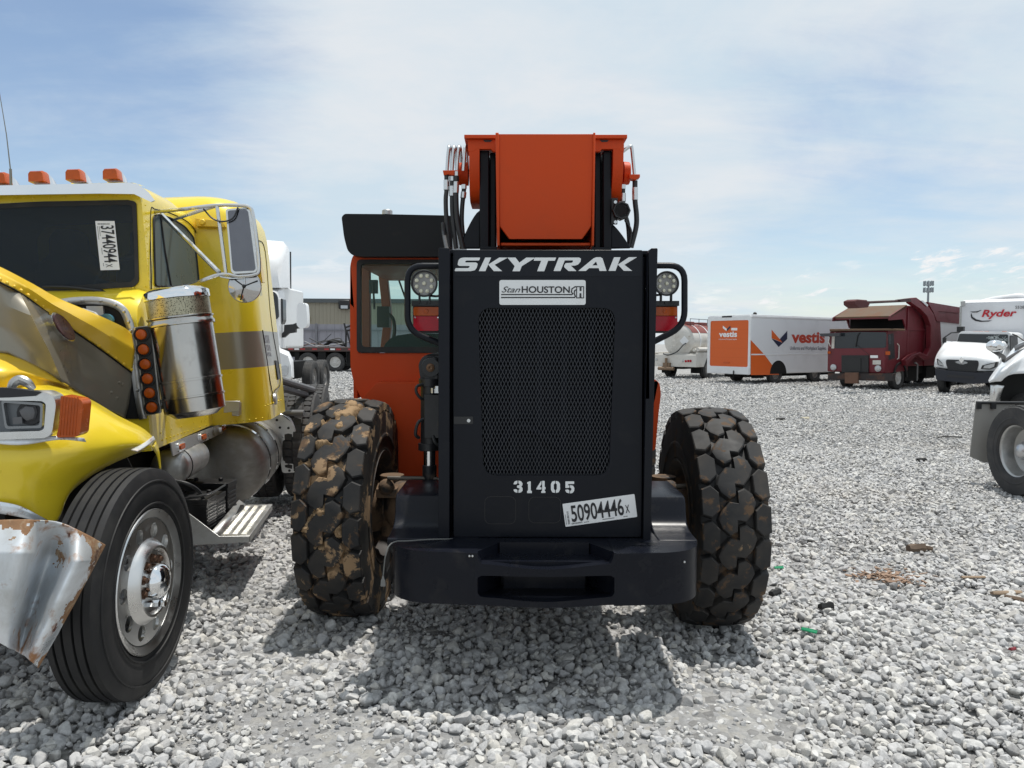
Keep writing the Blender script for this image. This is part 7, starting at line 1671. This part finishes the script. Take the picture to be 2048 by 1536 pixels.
    lettering('Ryder', hh * 1.42, RRED, bx, M_, align='LEFT', width=abs(rt.x), bold=0.010, shear=0.25)
    m = MB(); q = [fyz(a, b, vb_ + 0.02) for a, b in ((1535, 420), (1545, 455), (1580, 480), (1640, 495), (1735, 492), (1700, 502), (1620, 506), (1570, 495), (1535, 470), (1528, 440))]; m.prism([(p.x, p.z) for p in q], (0, vb_ + 0.012, 0), AX, AZ, (0, 0.01, 0)); q = [fyz(a, b, vb_ + 0.02) for a, b in ((1520, 405), (1580, 404), (1640, 388), (1590, 414), (1545, 414))]; m.prism([(p.x, p.z) for p in q], (0, vb_ + 0.012, 0), AX, AZ, (0, 0.01, 0)); m.build('swoosh', INK, bx, smooth=0)
    m = MB(); p0 = fyz(1962, 378, vb_ + 0.03); 
    lettering('552810', 0.16, INK, bx, frame(p0, (-1, 0, 0), (0, 0, 1)), align='LEFT')
    far_wheel(T, xr_ - 0.2, -0.85, 'grey', 1.0, 1); far_wheel(T, xl_ + 0.2, -0.85, 'grey', 1.0, -1)
    far_wheel(T, xr_ - 0.2, -7.5, 'grey', 1.0, 1); far_wheel(T, xl_ + 0.2, -7.5, 'grey', 1.0, -1)
    m = MB(); m.box(-0.5, 0.5, -10.5, -0.6, 0.55, 1.0); m.box(xl_ + 0.3, xr_ - 0.35, -1.6, -0.7, 0.8, 1.5); m.cyl((xl_ + 0.2, -0.85, 0.5), (xr_ - 0.2, -0.85, 0.5), 0.08, 10); m.build('chassis', DARK, T)
box_truck()
def torn_trailer():
    T = thing('box_trailer', 'white box trailer with torn crumpled roof rising behind the rental truck', 'trailer', (25.5, 40.5, gz(25)), R(135))
    f = lambda a, b, v: lfy(T, a, b, v)
    p = f(1966, 597, 0); zt = p.z
    m = MB(); m.box(p.x - 2.8, p.x, -9, 0, 1.1, zt - 0.2); tb = m.build('cargo_box', BOXW, T)
    rows = [[f(1962, 600, 0.02), f(1985, 594, 0.02), f(2012, 590, 0.1), f(2038, 587, 0.1), f(2060, 592, 0.05)], [f(1966, 603, 0.1), f(1990, 600, 0.15), f(2015, 596, 0.2), f(2040, 596, 0.2), f(2060, 600, 0.1)], [f(1966, 606, 0.03), f(1990, 606, 0.05), f(2015, 606, 0.05), f(2040, 606, 0.05), f(2060, 606, 0.05)]]
    m = MB(); m.patch(rows, 24, 8); m.patch([rows[0], [q + Vector((0.0, -2.0, -0.15)) for q in rows[0]]], 24, 3); m.build('torn_roof', WHITE, tb, solid=0.02)
    for y in (-7, -8.2): far_wheel(T, p.x - 0.2, y, 'grey', 1.0, 1); far_wheel(T, p.x - 2.6, y, 'grey', 1.0, -1)
torn_trailer()
def cell_tower():
    Y = 190; b = W(1853, 690, Y); top = W(1853, 562, Y); b.z = gz(b.x)
    T = thing('cell_tower', 'slim grey mobile phone mast with clustered antennas on the horizon', 'tower', b)
    h = top.z - b.z
    m = MB(); m.cyl((0, 0, 0), (0, 0, h), 0.38, 12, 0.2); ms = m.build('mast', pm('grey mast', (0.20, 0.22, 0.24), 0.6), T)
    pan = pm('antenna grey', (0.26, 0.29, 0.31), 0.6)
    for zz in (h - 0.6, h - 2.2):
        m = MB(); m.tube([(1.2 * math.cos(t), 1.2 * math.sin(t), zz - 0.3) for t in np.linspace(0, 2 * PI, 13)[:-1]], 0.05, 6, closed=True)
        for k in range(3): m.cyl((0, 0, zz - 0.3), (1.2 * math.cos(k * 2.1), 1.2 * math.sin(k * 2.1), zz - 0.3), 0.05, 6)
        m.build('platform', pan, ms)
        for k in range(9):
            t = 2 * PI * k / 9; m = MB(); m.box(1.05 * math.cos(t) - 0.11, 1.05 * math.cos(t) + 0.11, 1.05 * math.sin(t) - 0.1, 1.05 * math.sin(t) + 0.1, zz - 0.6, zz + 0.6); m.build('antenna', pan, ms)
cell_tower()
def hood_truck():
    """white conventional truck, only its left front corner reaches into the frame"""
    Y0 = 12.5
    T = thing('white_truck', 'white truck at the frame edge with hood mounted convex mirror and chrome bumper end', 'truck', (9.4, Y0, gz(9.4)))
    z = lambda pts: Zo(pts, 1848, 640, 3.84)
    f = lambda a, b, v: lfy(T, *z([(a, b)])[0], v)
    L = lambda rows: [[f(*q) for q in r_] for r_ in rows]
    r0 = [(497, 470, 0.2), (512, 440, 0.25), (560, 372, 0.5), (622, 300, 0.9), (700, 208, 1.4), (768, 165, 1.9), (1000, 60, 3.0)]
    r1 = [(500, 473, -0.02), (530, 440, -0.05), (590, 380, 0.0), (650, 330, 0.2), (720, 262, 0.5), (790, 215, 0.8), (1000, 150, 1.5)]
    r2 = [(500, 475, -0.10), (535, 452, -0.15), (600, 400, -0.18), (660, 350, -0.15), (730, 300, 0.0), (800, 270, 0.2), (1000, 240, 0.6)]
    r3 = [(500, 477, -0.08), (545, 470, -0.12), (590, 468, -0.12), (612, 446, -0.12), (650, 425, -0.12), (720, 412, -0.10), (1000, 405, 0.2)]
    m = MB(); m.patch(L([r0, r1, r2, r3]), 40, 20); hd = m.build('hood', WHITE, T, solid=0.02, smooth=60)
    m = MB(); m.patch(L([[(693, 205, 1.0), (730, 190, 1.2), (800, 160, 1.5)], [(700, 232, 0.70), (740, 210, 0.85), (800, 185, 1.1)]]), 10, 4); m.tube([f(615, 318, 0.35), f(660, 285, 0.45), f(720, 250, 0.55), f(800, 215, 0.8)], 0.012, 6, smooth=14); m.build('hood_vent', INK, hd, solid=0.03, split=True)
    m = MB(); m.prism([(lambda p: (p.x, p.z))(f(a, b, 0.1)) for a, b in ((650, 470), (670, 440), (720, 415), (1100, 405), (1100, 640), (640, 640))], (0, 0.5, 0), AX, AZ, (0.62, 0.9, 0)); m.build('wheel_arch', DARK, T)
    m = MB(); m.patch(L([[(512, 500, -0.05), (560, 498, -0.12), (612, 504, -0.06)], [(508, 570, -0.05), (545, 575, -0.12), (586, 580, -0.06)], [(504, 632, -0.02), (540, 634, -0.08), (580, 634, -0.02)]]), 12, 8); m.build('bumper_end', ALU, T, solid=0.02)
    p = f(562, 200, -0.25); m = MB(); rings_ = []
    for y_, k in ((-0.05, 0.35), (-0.02, 0.75), (0.04, 1.0), (0.07, 0.96)): rings_.append([p + Vector((math.cos(t) * 0.145 * k, y_, math.sin(t) * 0.10 * k)) for t in np.linspace(0, 2 * PI, 25)[:-1]])
    m.rings(rings_); mr_ = m.build('hood_mirror', CHROME, T)
    m = MB(); m.tube([f(508, 185, -0.2), f(512, 218, -0.2), f(560, 252, -0.15), f(610, 285, 0.0), f(612, 315, 0.05)], [0.03, 0.035, 0.035, 0.035, 0.03], 8, smooth=20); m.build('mirror_arm', BLKPLAS, mr_)
    m = MB(); p2 = f(604, 198, -0.15); m.ball(p2, 0.075, 12, 8, sc3=(0.8, 0.6, 1.0)); m.build('mirror_back', WHITE, mr_)
    w_ = subempty('wheel', T, FR[T].inverted() @ Vector((W(2046, 795, Y0 + 0.2).x + 0.10, Y0 + 0.15, gz(8) + 0.51)), (0, 0, R(180 + 4)))
    inst('tyre', tw['steer_tyre'], w_); inst('rim', tw['alu_rim'], w_); inst('hub_cap', tw['hub_cap'], w_)
    x0 = f(760, 300, 0.6).x; m = MB(); m.box(x0 + 2.9, x0 + 4.8, 2.2, 4.2, 0.9, 2.7); m.box(x0 + 1.6, x0 + 3.4, 0.6, 2.4, 0.6, 1.2); m.build('cab', WHITE, T, bevel=0.1)
hood_truck()
def rear_tractor():
    Y = 9.05; xw = W(2032, 895, Y).x
    T = thing('tractor_rear', 'rear axle of a tractor with grey mud flap at the frame edge', 'truck', (xw, Y, gz(xw)))
    R_ = 0.545
    for dx, side in ((0.0, -1), (0.36, -1), (1.75, 1), (2.1, 1)):
        w_ = subempty('wheel', T, (dx + 0.11, 0, R_ - 0.01), (0, 0, PI if side < 0 else 0), 1.04)
        inst('tyre', tw['drive_tyre'], w_, rot=(0.2, 0, 0)); inst('rim', tw['deep_rim'], w_); inst('hub', tw['deep_hub'], w_)
    m = MB(); m.cyl((0.3, 0, R_), (2.0, 0, R_), 0.12, 14); m.box(0.75, 0.85, -3, 0.5, 0.75, 1.0); m.box(1.45, 1.55, -3, 0.5, 0.75, 1.0); m.build('axle', DARK, T)
    Mi = FR[T].inverted(); Yf = Y + 0.72
    q = [W(a, b, Yf) for a, b in ((1952, 808), (2030, 806), (2030, 925), (1968, 925), (1940, 913))]
    m = MB(); m.prism([(p.x, p.z) for p in q], (0, Yf, 0), AX, AZ, (0, 0.015, 0)); fl = m.tf(Mi).build('mud_flap', pm('grey mud flap', (0.29, 0.28, 0.26), 0.75, var=0.15, scale=2, dirt=[((0.30, 0.28, 0.25), 3, 0.5, 0.8, 0.9, 0.5)]), T)
    m = MB(); a, b = W(1953, 805, Yf - 0.02), W(2120, 806, Yf - 0.02); m.cyl(a, b, 0.018, 8)
    m.tf(Mi).build('flap_hanger', BLKPLAS, fl)
    for px_ in (1958, 1987): 
        p = W(px_, 810, Yf - 0.03); m = MB(); m.box(p.x - 0.03, p.x + 0.03, p.y - 0.01, p.y + 0.02, p.z - 0.05, p.z + 0.03); m.tf(Mi).build('clip', BLKPLAS, fl)
rear_tractor()
def white_tractor():
    Y = 17.5; c = W(500, 700, Y)
    T = thing('white_tractor', 'white aerodynamic road tractor with tall roof fairing behind the yellow truck', 'truck', (c.x, Y, gz(c.x)))
    z = lambda pts: Zo(pts, 520, 470, 3.84)
    f = lambda a, b, v: lfy(T, *z([(a, b)])[0], v)
    m = MB(); rg = []
    for v, pts in ((0.9, [(-260, 260), (-200, 180), (40, 180), (130, 250), (150, 400), (-260, 400)]), (1.5, [(-260, 130), (-200, 80), (40, 75), (165, 95), (196, 170), (-260, 400)]), (2.3, [(-300, 90), (-230, 45), (40, 40), (178, 52), (214, 92), (-300, 400)]), (3.2, [(-300, 90), (-230, 42), (40, 38), (180, 50), (222, 120), (-300, 400)])):
        pts = pts[:5] + [(pts[4][0] + 8, 300), (228 if v > 1.6 else pts[4][0] + 22, 410), (-300, 410)] if False else pts[:5] + [(pts[4][0] + 10, 405), (-300, 405)]
        rg.append([f(a, b, v) for a, b in pts])
    m.rings(rg); rf = m.build('roof_fairing', WHITE, T, smooth=60)
    m = MB(); a, b = f(170, 320, 1.2), f(205, 190, 1.9); m.prism([(lambda p: (p.x, p.z))(f(q[0], q[1], 3.25)) for q in ((-300, 400), (224, 405), (236, 420), (238, 870), (-300, 870))], (0, 3.25 - 1.3, 0), AX, AZ, (0, 2.6, 0)); m.build('sleeper', WHITE, T, bevel=0.08, seg=3)
    m = MB(); m.prism([(lambda p: (p.x, p.z))(f(q[0], q[1], 4.5)) for q in ((228, 128), (236, 128), (240, 800), (232, 800))], (0, 4.5, 0), AX, AZ, (0, 0.05, 0)); m.build('side_extender', BLKPLAS, T)
    m = MB(); m.rings([[f(a, b, v) for a, b in pts] for v, pts in ((0.6, [(-220, 620), (-180, 470), (60, 430), (118, 450), (140, 560), (150, 860), (-220, 860)]), (1.2, [(-240, 500), (-200, 415), (80, 400), (150, 420), (170, 470), (180, 870), (-240, 870)]), (2.2, [(-240, 430), (-200, 400), (100, 398), (170, 410), (190, 440), (200, 870), (-240, 870)]))]); cab = m.build('cab', WHITE, T, smooth=40)
    m = MB(); m.prism(round_poly([(lambda p: (p.x, p.z))(f(a, b, 0.55)) for a, b in ((-200, 640), (-160, 470), (60, 428), (110, 436), (134, 470), (144, 640), (90, 655))], 0.08, 3), (0, 0.56, 0), AX, AZ, (0, 0.05, 0)); m.build('windscreen', FGLASS, cab)
    m = MB(); m.prism(round_poly([(lambda p: (p.x, p.z))(f(a, b, 1.0)) for a, b in ((160, 486), (177, 492), (180, 660), (164, 690))], 0.03, 2), (0, 0.99, 0), AX, AZ, (0, 0.25, 0)); m.build('side_window', FGLASS, cab)
    m = MB(); m.rings([[f(a, b, v) for a, b in pts] for v, pts in ((-1.1, [(-120, 1000), (-80, 900), (150, 900), (215, 930), (238, 1010), (240, 1090), (215, 1108), (-120, 1108)]), (-0.8, [(-140, 940), (-90, 870), (150, 872), (222, 895), (256, 960), (262, 1095), (235, 1112), (-140, 1112)]), (0.9, [(-140, 880), (-90, 800), (120, 780), (160, 870), (180, 960), (200, 1095), (180, 1110), (-140, 1110)]))]); hd = m.build('hood', WHITE, T, smooth=50)
    m = MB(); m.prism(round_poly([(lambda p: (p.x, p.z))(f(a, b, -1.08)) for a, b in ((165, 1004), (222, 998), (218, 1060), (208, 1082), (165, 1086))], 0.06, 3), (0, -1.14, 0), AX, AZ, (0, 0.15, 0)); m.build('headlight', LAMP, hd, bevel=0.02)
    m = MB(); m.prism(round_poly([(lambda p: (p.x, p.z))(f(a, b, 0.9)) for a, b in ((284, 520), (352, 518), (362, 640), (360, 712), (300, 716), (280, 690))], 0.12, 4), (0, 0.9, 0), AX, AZ, (0, 0.25, 0)); mi_ = m.build('mirror', WHITE, T, bevel=0.06, seg=3)
    m = MB(); m.prism([(lambda p: (p.x, p.z))(f(a, b, 0.95)) for a, b in ((135, 785), (180, 740), (182, 690), (250, 684), (290, 668), (300, 714), (270, 720), (268, 748), (215, 755), (178, 788))], (0, 0.98, 0), AX, AZ, (0, 0.15, 0)); m.build('mirror_arm', BLKPLAS, mi_, bevel=0.01)
    for x in (0.55, -1.3): far_wheel(T, f(220, 1100, 0).x - 0.25 if x > 0 else f(220, 1100, 0).x - 2.2, 0.2, 'grey', 1.04, 1 if x > 0 else -1)
    xr = f(238, 800, 2.5).x
    m = MB(); m.box(xr - 1.9, xr - 0.6, -0.5, 7, 0.5, 1.0); m.build('chassis', DARK, T)
    for y in (5.2, 6.5): far_wheel(T, xr - 0.2, y, 'grey', 1.04, 1); far_wheel(T, xr - 2.2, y, 'grey', 1.04, -1)
white_tractor()
def flatbed():
    Y = 40.0; x0 = W(560, 700, Y).x
    c = W(640, 700, Y)
    T = thing('flatbed_trailer', 'black flatbed trailer with a rusty deck loaded with scrap pipes', 'trailer', (c.x, Y, gz(c.x)))
    z = lambda pts: Zo(pts, 560, 500, 4.267)
    f = lambda a, b, v=0: lfy(T, *z([(a, b)])[0], v)
    xl, xr = f(-80, 840).x, f(800, 840).x; zt = f(300, 828).z; zb = f(300, 866).z
    dk = pm('rusty deck', (0.07, 0.045, 0.04), 0.8, var=0.3, scale=1.5)
    m = MB(); m.box(xl, xr, 0, 2.5, zb, zt); d = m.build('deck', dk, T, bevel=0.02)
    m = MB()
    for k in range(12): xx = xl + 0.3 + k * 0.62; m.box(xx, xx + 0.25, -0.012, 0, zb + 0.08, zb + 0.16)
    m.build('reflective_tape', pm('red tape', (0.35, 0.03, 0.03), 0.4), d, smooth=0, split=True)
    m = MB()
    for k in (1, 4, 7): xx = xl + 0.62 + k * 0.62; m.box(xx, xx + 0.24, -0.012, 0, zb + 0.08, zb + 0.16)
    m.build('reflective_tape', PAPER, d, smooth=0, split=True)
    m = MB(); m.box(xl, xr, 0.7, 0.9, 0.75, zb); m.box(xl, xr, 1.6, 1.8, 0.75, zb); p0, p1 = f(322, 870), f(388, 1020); m.box(p0.x, p1.x, 0.05, 0.6, p1.z, p0.z); p0, p1 = f(120, 870), f(160, 1000); m.box(p0.x, p1.x, 0.1, 0.5, p1.z, p0.z); p0, p1 = f(560, 870), f(610, 990); m.box(p0.x, p1.x + 0.3, 0.1, 0.5, p1.z, p0.z); p0, p1 = f(165, 985), f(300, 1005); m.box(p0.x, p1.x, 0.05, 0.12, p1.z, p0.z)
    for k in range(2): p0 = f(565 + k * 40, 870); m.box(p0.x, p0.x + 0.05, 0.0, 0.05, 0.5, zb)
    m.build('frame', DARK, T)
    for a in (468, 235):
        p = f(a, 955); far = subempty('wheel', T, (p.x, 0.18, 0.50), (0, 0, -PI / 2), 1.0); inst('tyre', tw['far_tyre'], far); inst('rim', tw['white_rim'], far)
        far = subempty('wheel', T, (p.x, 2.3, 0.50), (0, 0, PI / 2), 1.0); inst('tyre', tw['far_tyre'], far); inst('rim', tw['white_rim'], far)
    m = MB(); q = lambda a, b: f(a, b, 1.0)
    for (a0, b0, a1, b1) in ((563, 830, 563, 690), (563, 690, 548, 625), (610, 830, 570, 690), (562, 660, 640, 632), (562, 690, 640, 672)): m.cyl(q(a0, b0), q(a1, b1), 0.05, 8)
    m.cyl(f(563, 690, 1.0), f(563, 690, 2.2), 0.05, 8); m.build('rack', BLKPLAS, T)
    # the load: each bent pipe is a thing
    pipes = [([(160, 800), (200, 780), (230, 790), (280, 815), (320, 828)], 'grey bent scrap pipe at the left of the flatbed load', 0.028, (0.30, 0.30, 0.31)),
             ([(250, 752), (300, 778), (350, 800)], 'short dark scrap bar leaning on the flatbed load', 0.025, (0.06, 0.06, 0.06)),
             ([(290, 808), (350, 790), (420, 770), (500, 752), (525, 770), (545, 805)], 'long scrap tube with a hooked right end on the flatbed load', 0.03, (0.10, 0.10, 0.10)),
             ([(375, 775), (410, 742), (438, 714)], 'dark scrap rod sticking up highest from the flatbed load', 0.022, (0.08, 0.08, 0.085)),
             ([(300, 812), (360, 822), (460, 810), (540, 795), (602, 780)], 'pale straight scrap pipe lying low along the flatbed deck', 0.03, (0.36, 0.36, 0.36)),
             ([(330, 790), (400, 775), (480, 790), (540, 815)], 'curved black scrap hose lying on the flatbed load', 0.05, (0.02, 0.02, 0.02)),
             ([(380, 818), (440, 780), (520, 785), (560, 815)], 'thick black scrap bundle under the rack of the flatbed', 0.09, (0.018, 0.018, 0.018)),
             ([(180, 822), (260, 800), (340, 806), (420, 822)], 'brown scrap pipe across the left of the flatbed deck', 0.03, (0.16, 0.11, 0.09))]
    for k, (pts, lab, r_, col) in enumerate(pipes):
        m = MB(); P = [FR[T] @ f(a, b, 0.5 + 0.17 * k) for a, b in pts]
        mn = min(p.z for p in P); dz = 0
        m.tube(P, r_, 8, smooth=24)
        o = bpy.data.objects.new('scrap_pipe', m.mesh('scrap_pipe', pm('scrap metal', col, 0.6, 0.3, var=0.3), 40)); COL.objects.link(o); tag(o, lab, 'pipe', 'scrap pipes on the flatbed')
flatbed()
def warehouse():
    Y = 62.0; zt = W(640, 602, Y).z; x0 = -62; x1 = W(900, 650, Y).x
    T = thing('warehouse', 'long beige corrugated metal warehouse behind the fence', 'building', (0, Y, gz(-8)))
    m = MB(); n = int((x1 - x0) / 0.30); top = []; pts = []
    for i in range(n):
        x = x0 + i * 0.30; pts += [(x, 0.0), (x + 0.20, 0.0), (x + 0.22, -0.035), (x + 0.28, -0.035)]
    pts += [(x1, 0.0)]
    v = [(a, b, -0.2) for a, b in pts] + [(a, b, zt - 0.25) for a, b in pts]; k = len(pts)
    m.add(v, [(i, i + 1, k + i + 1, k + i) for i in range(k - 1)])
    wl = m.build('wall', pm('beige siding', (0.30, 0.275, 0.215), 0.6, var=0.05, scale=0.5), T, smooth=0)
    m = MB(); m.box(x0, x1, 0.05, 20, -0.2, zt - 0.3); m.build('wall_core', pm('beige siding inside', (0.30, 0.275, 0.215), 0.7), T)
    m = MB(); m.box(x0 - 0.2, x1 + 0.2, -0.25, 20.2, zt - 0.26, zt + 0.06); m.build('roof', pm('dark grey eave', (0.085, 0.095, 0.10), 0.5), T)
    p = lfy(T, 690, 610, -0.1); m = MB(); m.box(p.x - 0.45, p.x + 0.45, -0.5, -0.04, p.z - 0.35, p.z + 0.4); wp_ = m.build('wall_lamp', BLKPLAS, T, bevel=0.12)
    m = MB(); m.box(p.x - 0.25, p.x + 0.3, -0.52, -0.5, p.z - 0.3, p.z - 0.05); m.build('lamp_glass', LAMP, wp_)
    m = MB(); p = lfy(T, 617, 639, -0.1); m.box(p.x - 0.15, p.x + 0.1, -0.15, -0.03, p.z - 0.25, p.z + 0.25); m.build('meter_box', pm('yellow box', (0.5, 0.38, 0.08), 0.5), T)
warehouse()
def yard_fence():
    Y = 52.0; zt = W(640, 652, Y).z; x0 = -45.0; x1 = W(890, 660, Y).x
    T = thing('fence', 'tall grey lilac corrugated metal fence in front of the warehouse', 'fence', (0, Y, gz(-8)))
    m = MB(); pts = []; n = int((x1 - x0) / 0.5)
    for i in range(n): x = x0 + i * 0.5; pts += [(x, 0.0), (x + 0.40, 0.0), (x + 0.43, -0.05), (x + 0.47, -0.05)]
    pts += [(x1, 0)]; k = len(pts)
    m.add([(a, b, -0.2) for a, b in pts] + [(a, b, zt) for a, b in pts], [(i, i + 1, k + i + 1, k + i) for i in range(k - 1)])
    m.build('panel', pm('lilac grey sheet', (0.27, 0.265, 0.30), 0.55, var=0.06, scale=0.4), T, smooth=0, solid=0.01)
    for i in range(18):
        x = x0 + i * 2.4 + 0.6
        if x < x1: m = MB(); m.box(x - 0.07, x + 0.07, -0.16, -0.06, -0.2, zt + 0.05); m.build('post', pm('grey post', (0.17, 0.17, 0.19), 0.5) if i == 0 else bpy.data.materials['grey post'], T)
    m = MB(); m.box(x0, x1, -0.12, -0.06, zt - 0.45, zt - 0.36); m.build('rail', bpy.data.materials['grey post'], T)
yard_fence()
# ------------------------------------------------------------------ litter on the gravel
def litter():
    rr = random.Random(12)
    def place(name, px, py, mb, mat, label, cat, group=None, yaw=0.0, dz=0.0, **k):
        p = G(px, py); p.z += dz
        me = mb.mesh(name, mat, k.get('smooth', 35)); o = bpy.data.objects.new(name, me); COL.objects.link(o); o.location = p; o.rotation_euler = (k.get('rx', 0), k.get('ry', 0), yaw)
        tag(o, label, cat, group); return o
    GRN = pm('green plastic', (0.0, 0.22, 0.09), 0.25, var=0.2, scale=30, coat=0.4)
    def shard(l, w):
        m = MB(); m.rings([[(x, y * w, 0.012 + 0.012 * (1 - abs(y)) + 0.002 * rr.uniform(-1, 1)) for y in np.linspace(-1, 1, 7)] + [(x, y * w, 0.006 + 0.012 * (1 - abs(y))) for y in np.linspace(1, -1, 7)] for x in (-l, -l * 0.4, l * 0.3, l * 0.8, l)]); return m
    place('plastic_shard', 1619, 1275, shard(0.045, 0.016), GRN, 'larger bright green plastic shard lying right of the telehandler', 'litter', 'green plastic litter', R(-40), 0.03)
    place('plastic_shard', 1557, 1146, shard(0.035, 0.014), GRN, 'small green plastic piece beside the right rear tyre', 'litter', 'green plastic litter', R(5), 0.03)
    WOOD = pm('weathered wood', (0.26, 0.19, 0.13), 0.85, var=0.3, scale=14, bump=0.3, bscale=60)
    WOODD = pm('dark rotten wood', (0.12, 0.085, 0.06), 0.9, var=0.4, scale=14, bump=0.3, bscale=60)
    def chunk(l, w, h):
        m = MB(); rg = []
        for x in np.linspace(-l, l, 5): rg.append([(x, a * w * rr.uniform(0.75, 1.1), h * b * rr.uniform(0.8, 1.2)) for a, b in ((-1, 0), (1, 0), (1.05, 0.6), (0.4, 1), (-0.5, 1.1), (-1, 0.5))])
        return m.rings(rg)
    place('wood_chunk', 1832, 1106, chunk(0.075, 0.035, 0.05), WOODD, 'splintered brown wood chunk on the open gravel', 'wood', 'wood scraps', R(10), 0.02, smooth=20)
    place('wood_chunk', 1852, 1106, chunk(0.05, 0.018, 0.03), WOODD, 'smaller splinter leaning against the brown wood chunk', 'wood', 'wood scraps', R(-35), 0.03, smooth=20)
    place('wood_plank', 2012, 1194, chunk(0.11, 0.02, 0.018), WOOD, 'pale broken plank near the right edge of the gravel', 'wood', 'wood scraps', R(8), 0.025, smooth=20)
    place('wood_plank', 2030, 1206, chunk(0.06, 0.025, 0.02), WOODD, 'dark broken plank end at the right edge of the gravel', 'wood', 'wood scraps', R(-50), 0.025, smooth=20)
    place('wood_plank', 1946, 1163, chunk(0.09, 0.014, 0.012), WOOD, 'thin tan wood strip right of the brown dirt patch', 'wood', 'wood scraps', R(4), 0.028, smooth=20)
    BLKR = pm('black rubber scrap', (0.012, 0.012, 0.012), 0.7, var=0.3)
    for px, py, l, lab, yw in ((1843, 924, 0.075, 'black rubber lump in the middle of the open gravel', 15), (1561, 841, 0.10, 'flat black rubber scrap far behind the right rear tyre', -10), (1550, 1196, 0.05, 'black rubber bit near the foot of the right rear tyre', 40), (1652, 1224, 0.05, 'dark slate grey flake right of the right rear tyre', 20)):
        place('rubber_scrap', px, py, chunk(l, l * 0.4, 0.035), BLKR, lab, 'litter', 'black rubber scraps', R(yw), 0.025, smooth=20)
    m = MB(); m.tube([(-0.25, 0, 0.0), (-0.1, 0.02, 0.012), (0.1, 0.0, 0.006), (0.27, 0.02, 0.0)], 0.012, 6, smooth=10); place('black_stick', 1900, 878, m, BLKR, 'thin black strip lying on the far gravel', 'litter', None, R(6), 0.035)
    place('foam_scrap', 1610, 840, chunk(0.09, 0.05, 0.04), pm('cream foam', (0.55, 0.50, 0.38), 0.9), 'cream foam scrap next to flat black rubber', 'litter', None, 0.2, 0.03, smooth=20)
    place('red_scrap', 2024, 1310, chunk(0.02, 0.012, 0.012), pm('dark red plastic', (0.16, 0.01, 0.015), 0.4), 'tiny dark red plastic bit at the right edge', 'litter', None, 0.4, 0.03, smooth=20)
    # brown bark litter patch
    m = MB()
    for i in range(170):
        a = rr.uniform(0, 2 * PI); r_ = abs(rr.gauss(0, 0.11)); x, y = r_ * 1.5 * math.cos(a), r_ * math.sin(a); l = rr.uniform(0.008, 0.03); t = rr.uniform(0, PI); h = rr.uniform(0.012, 0.035)
        d = Vector((math.cos(t), math.sin(t), rr.uniform(-0.3, 0.3))) * l; n_ = Vector((-math.sin(t), math.cos(t), rr.uniform(-0.3, 0.3))) * l * 0.4; c = Vector((x, y, h)); u = Vector((0, 0, 0.006))
        m.add([c - d - n_, c + d - n_, c + d + n_, c - d + n_, c - d - n_ + u, c + d - n_ + u, c + d + n_ + u, c - d + n_ + u], [(3, 2, 1, 0), (4, 5, 6, 7), (0, 1, 5, 4), (1, 2, 6, 5), (2, 3, 7, 6), (3, 0, 4, 7)])
    o = place('bark_litter', 1772, 1160, m, pm('brown bark', (0.25, 0.165, 0.115), 0.9, var=0.4, scale=20), 'scattered patch of reddish brown bark chips', 'litter', None, 0, 0.0, smooth=0); tag(o, kind='stuff')
litter()
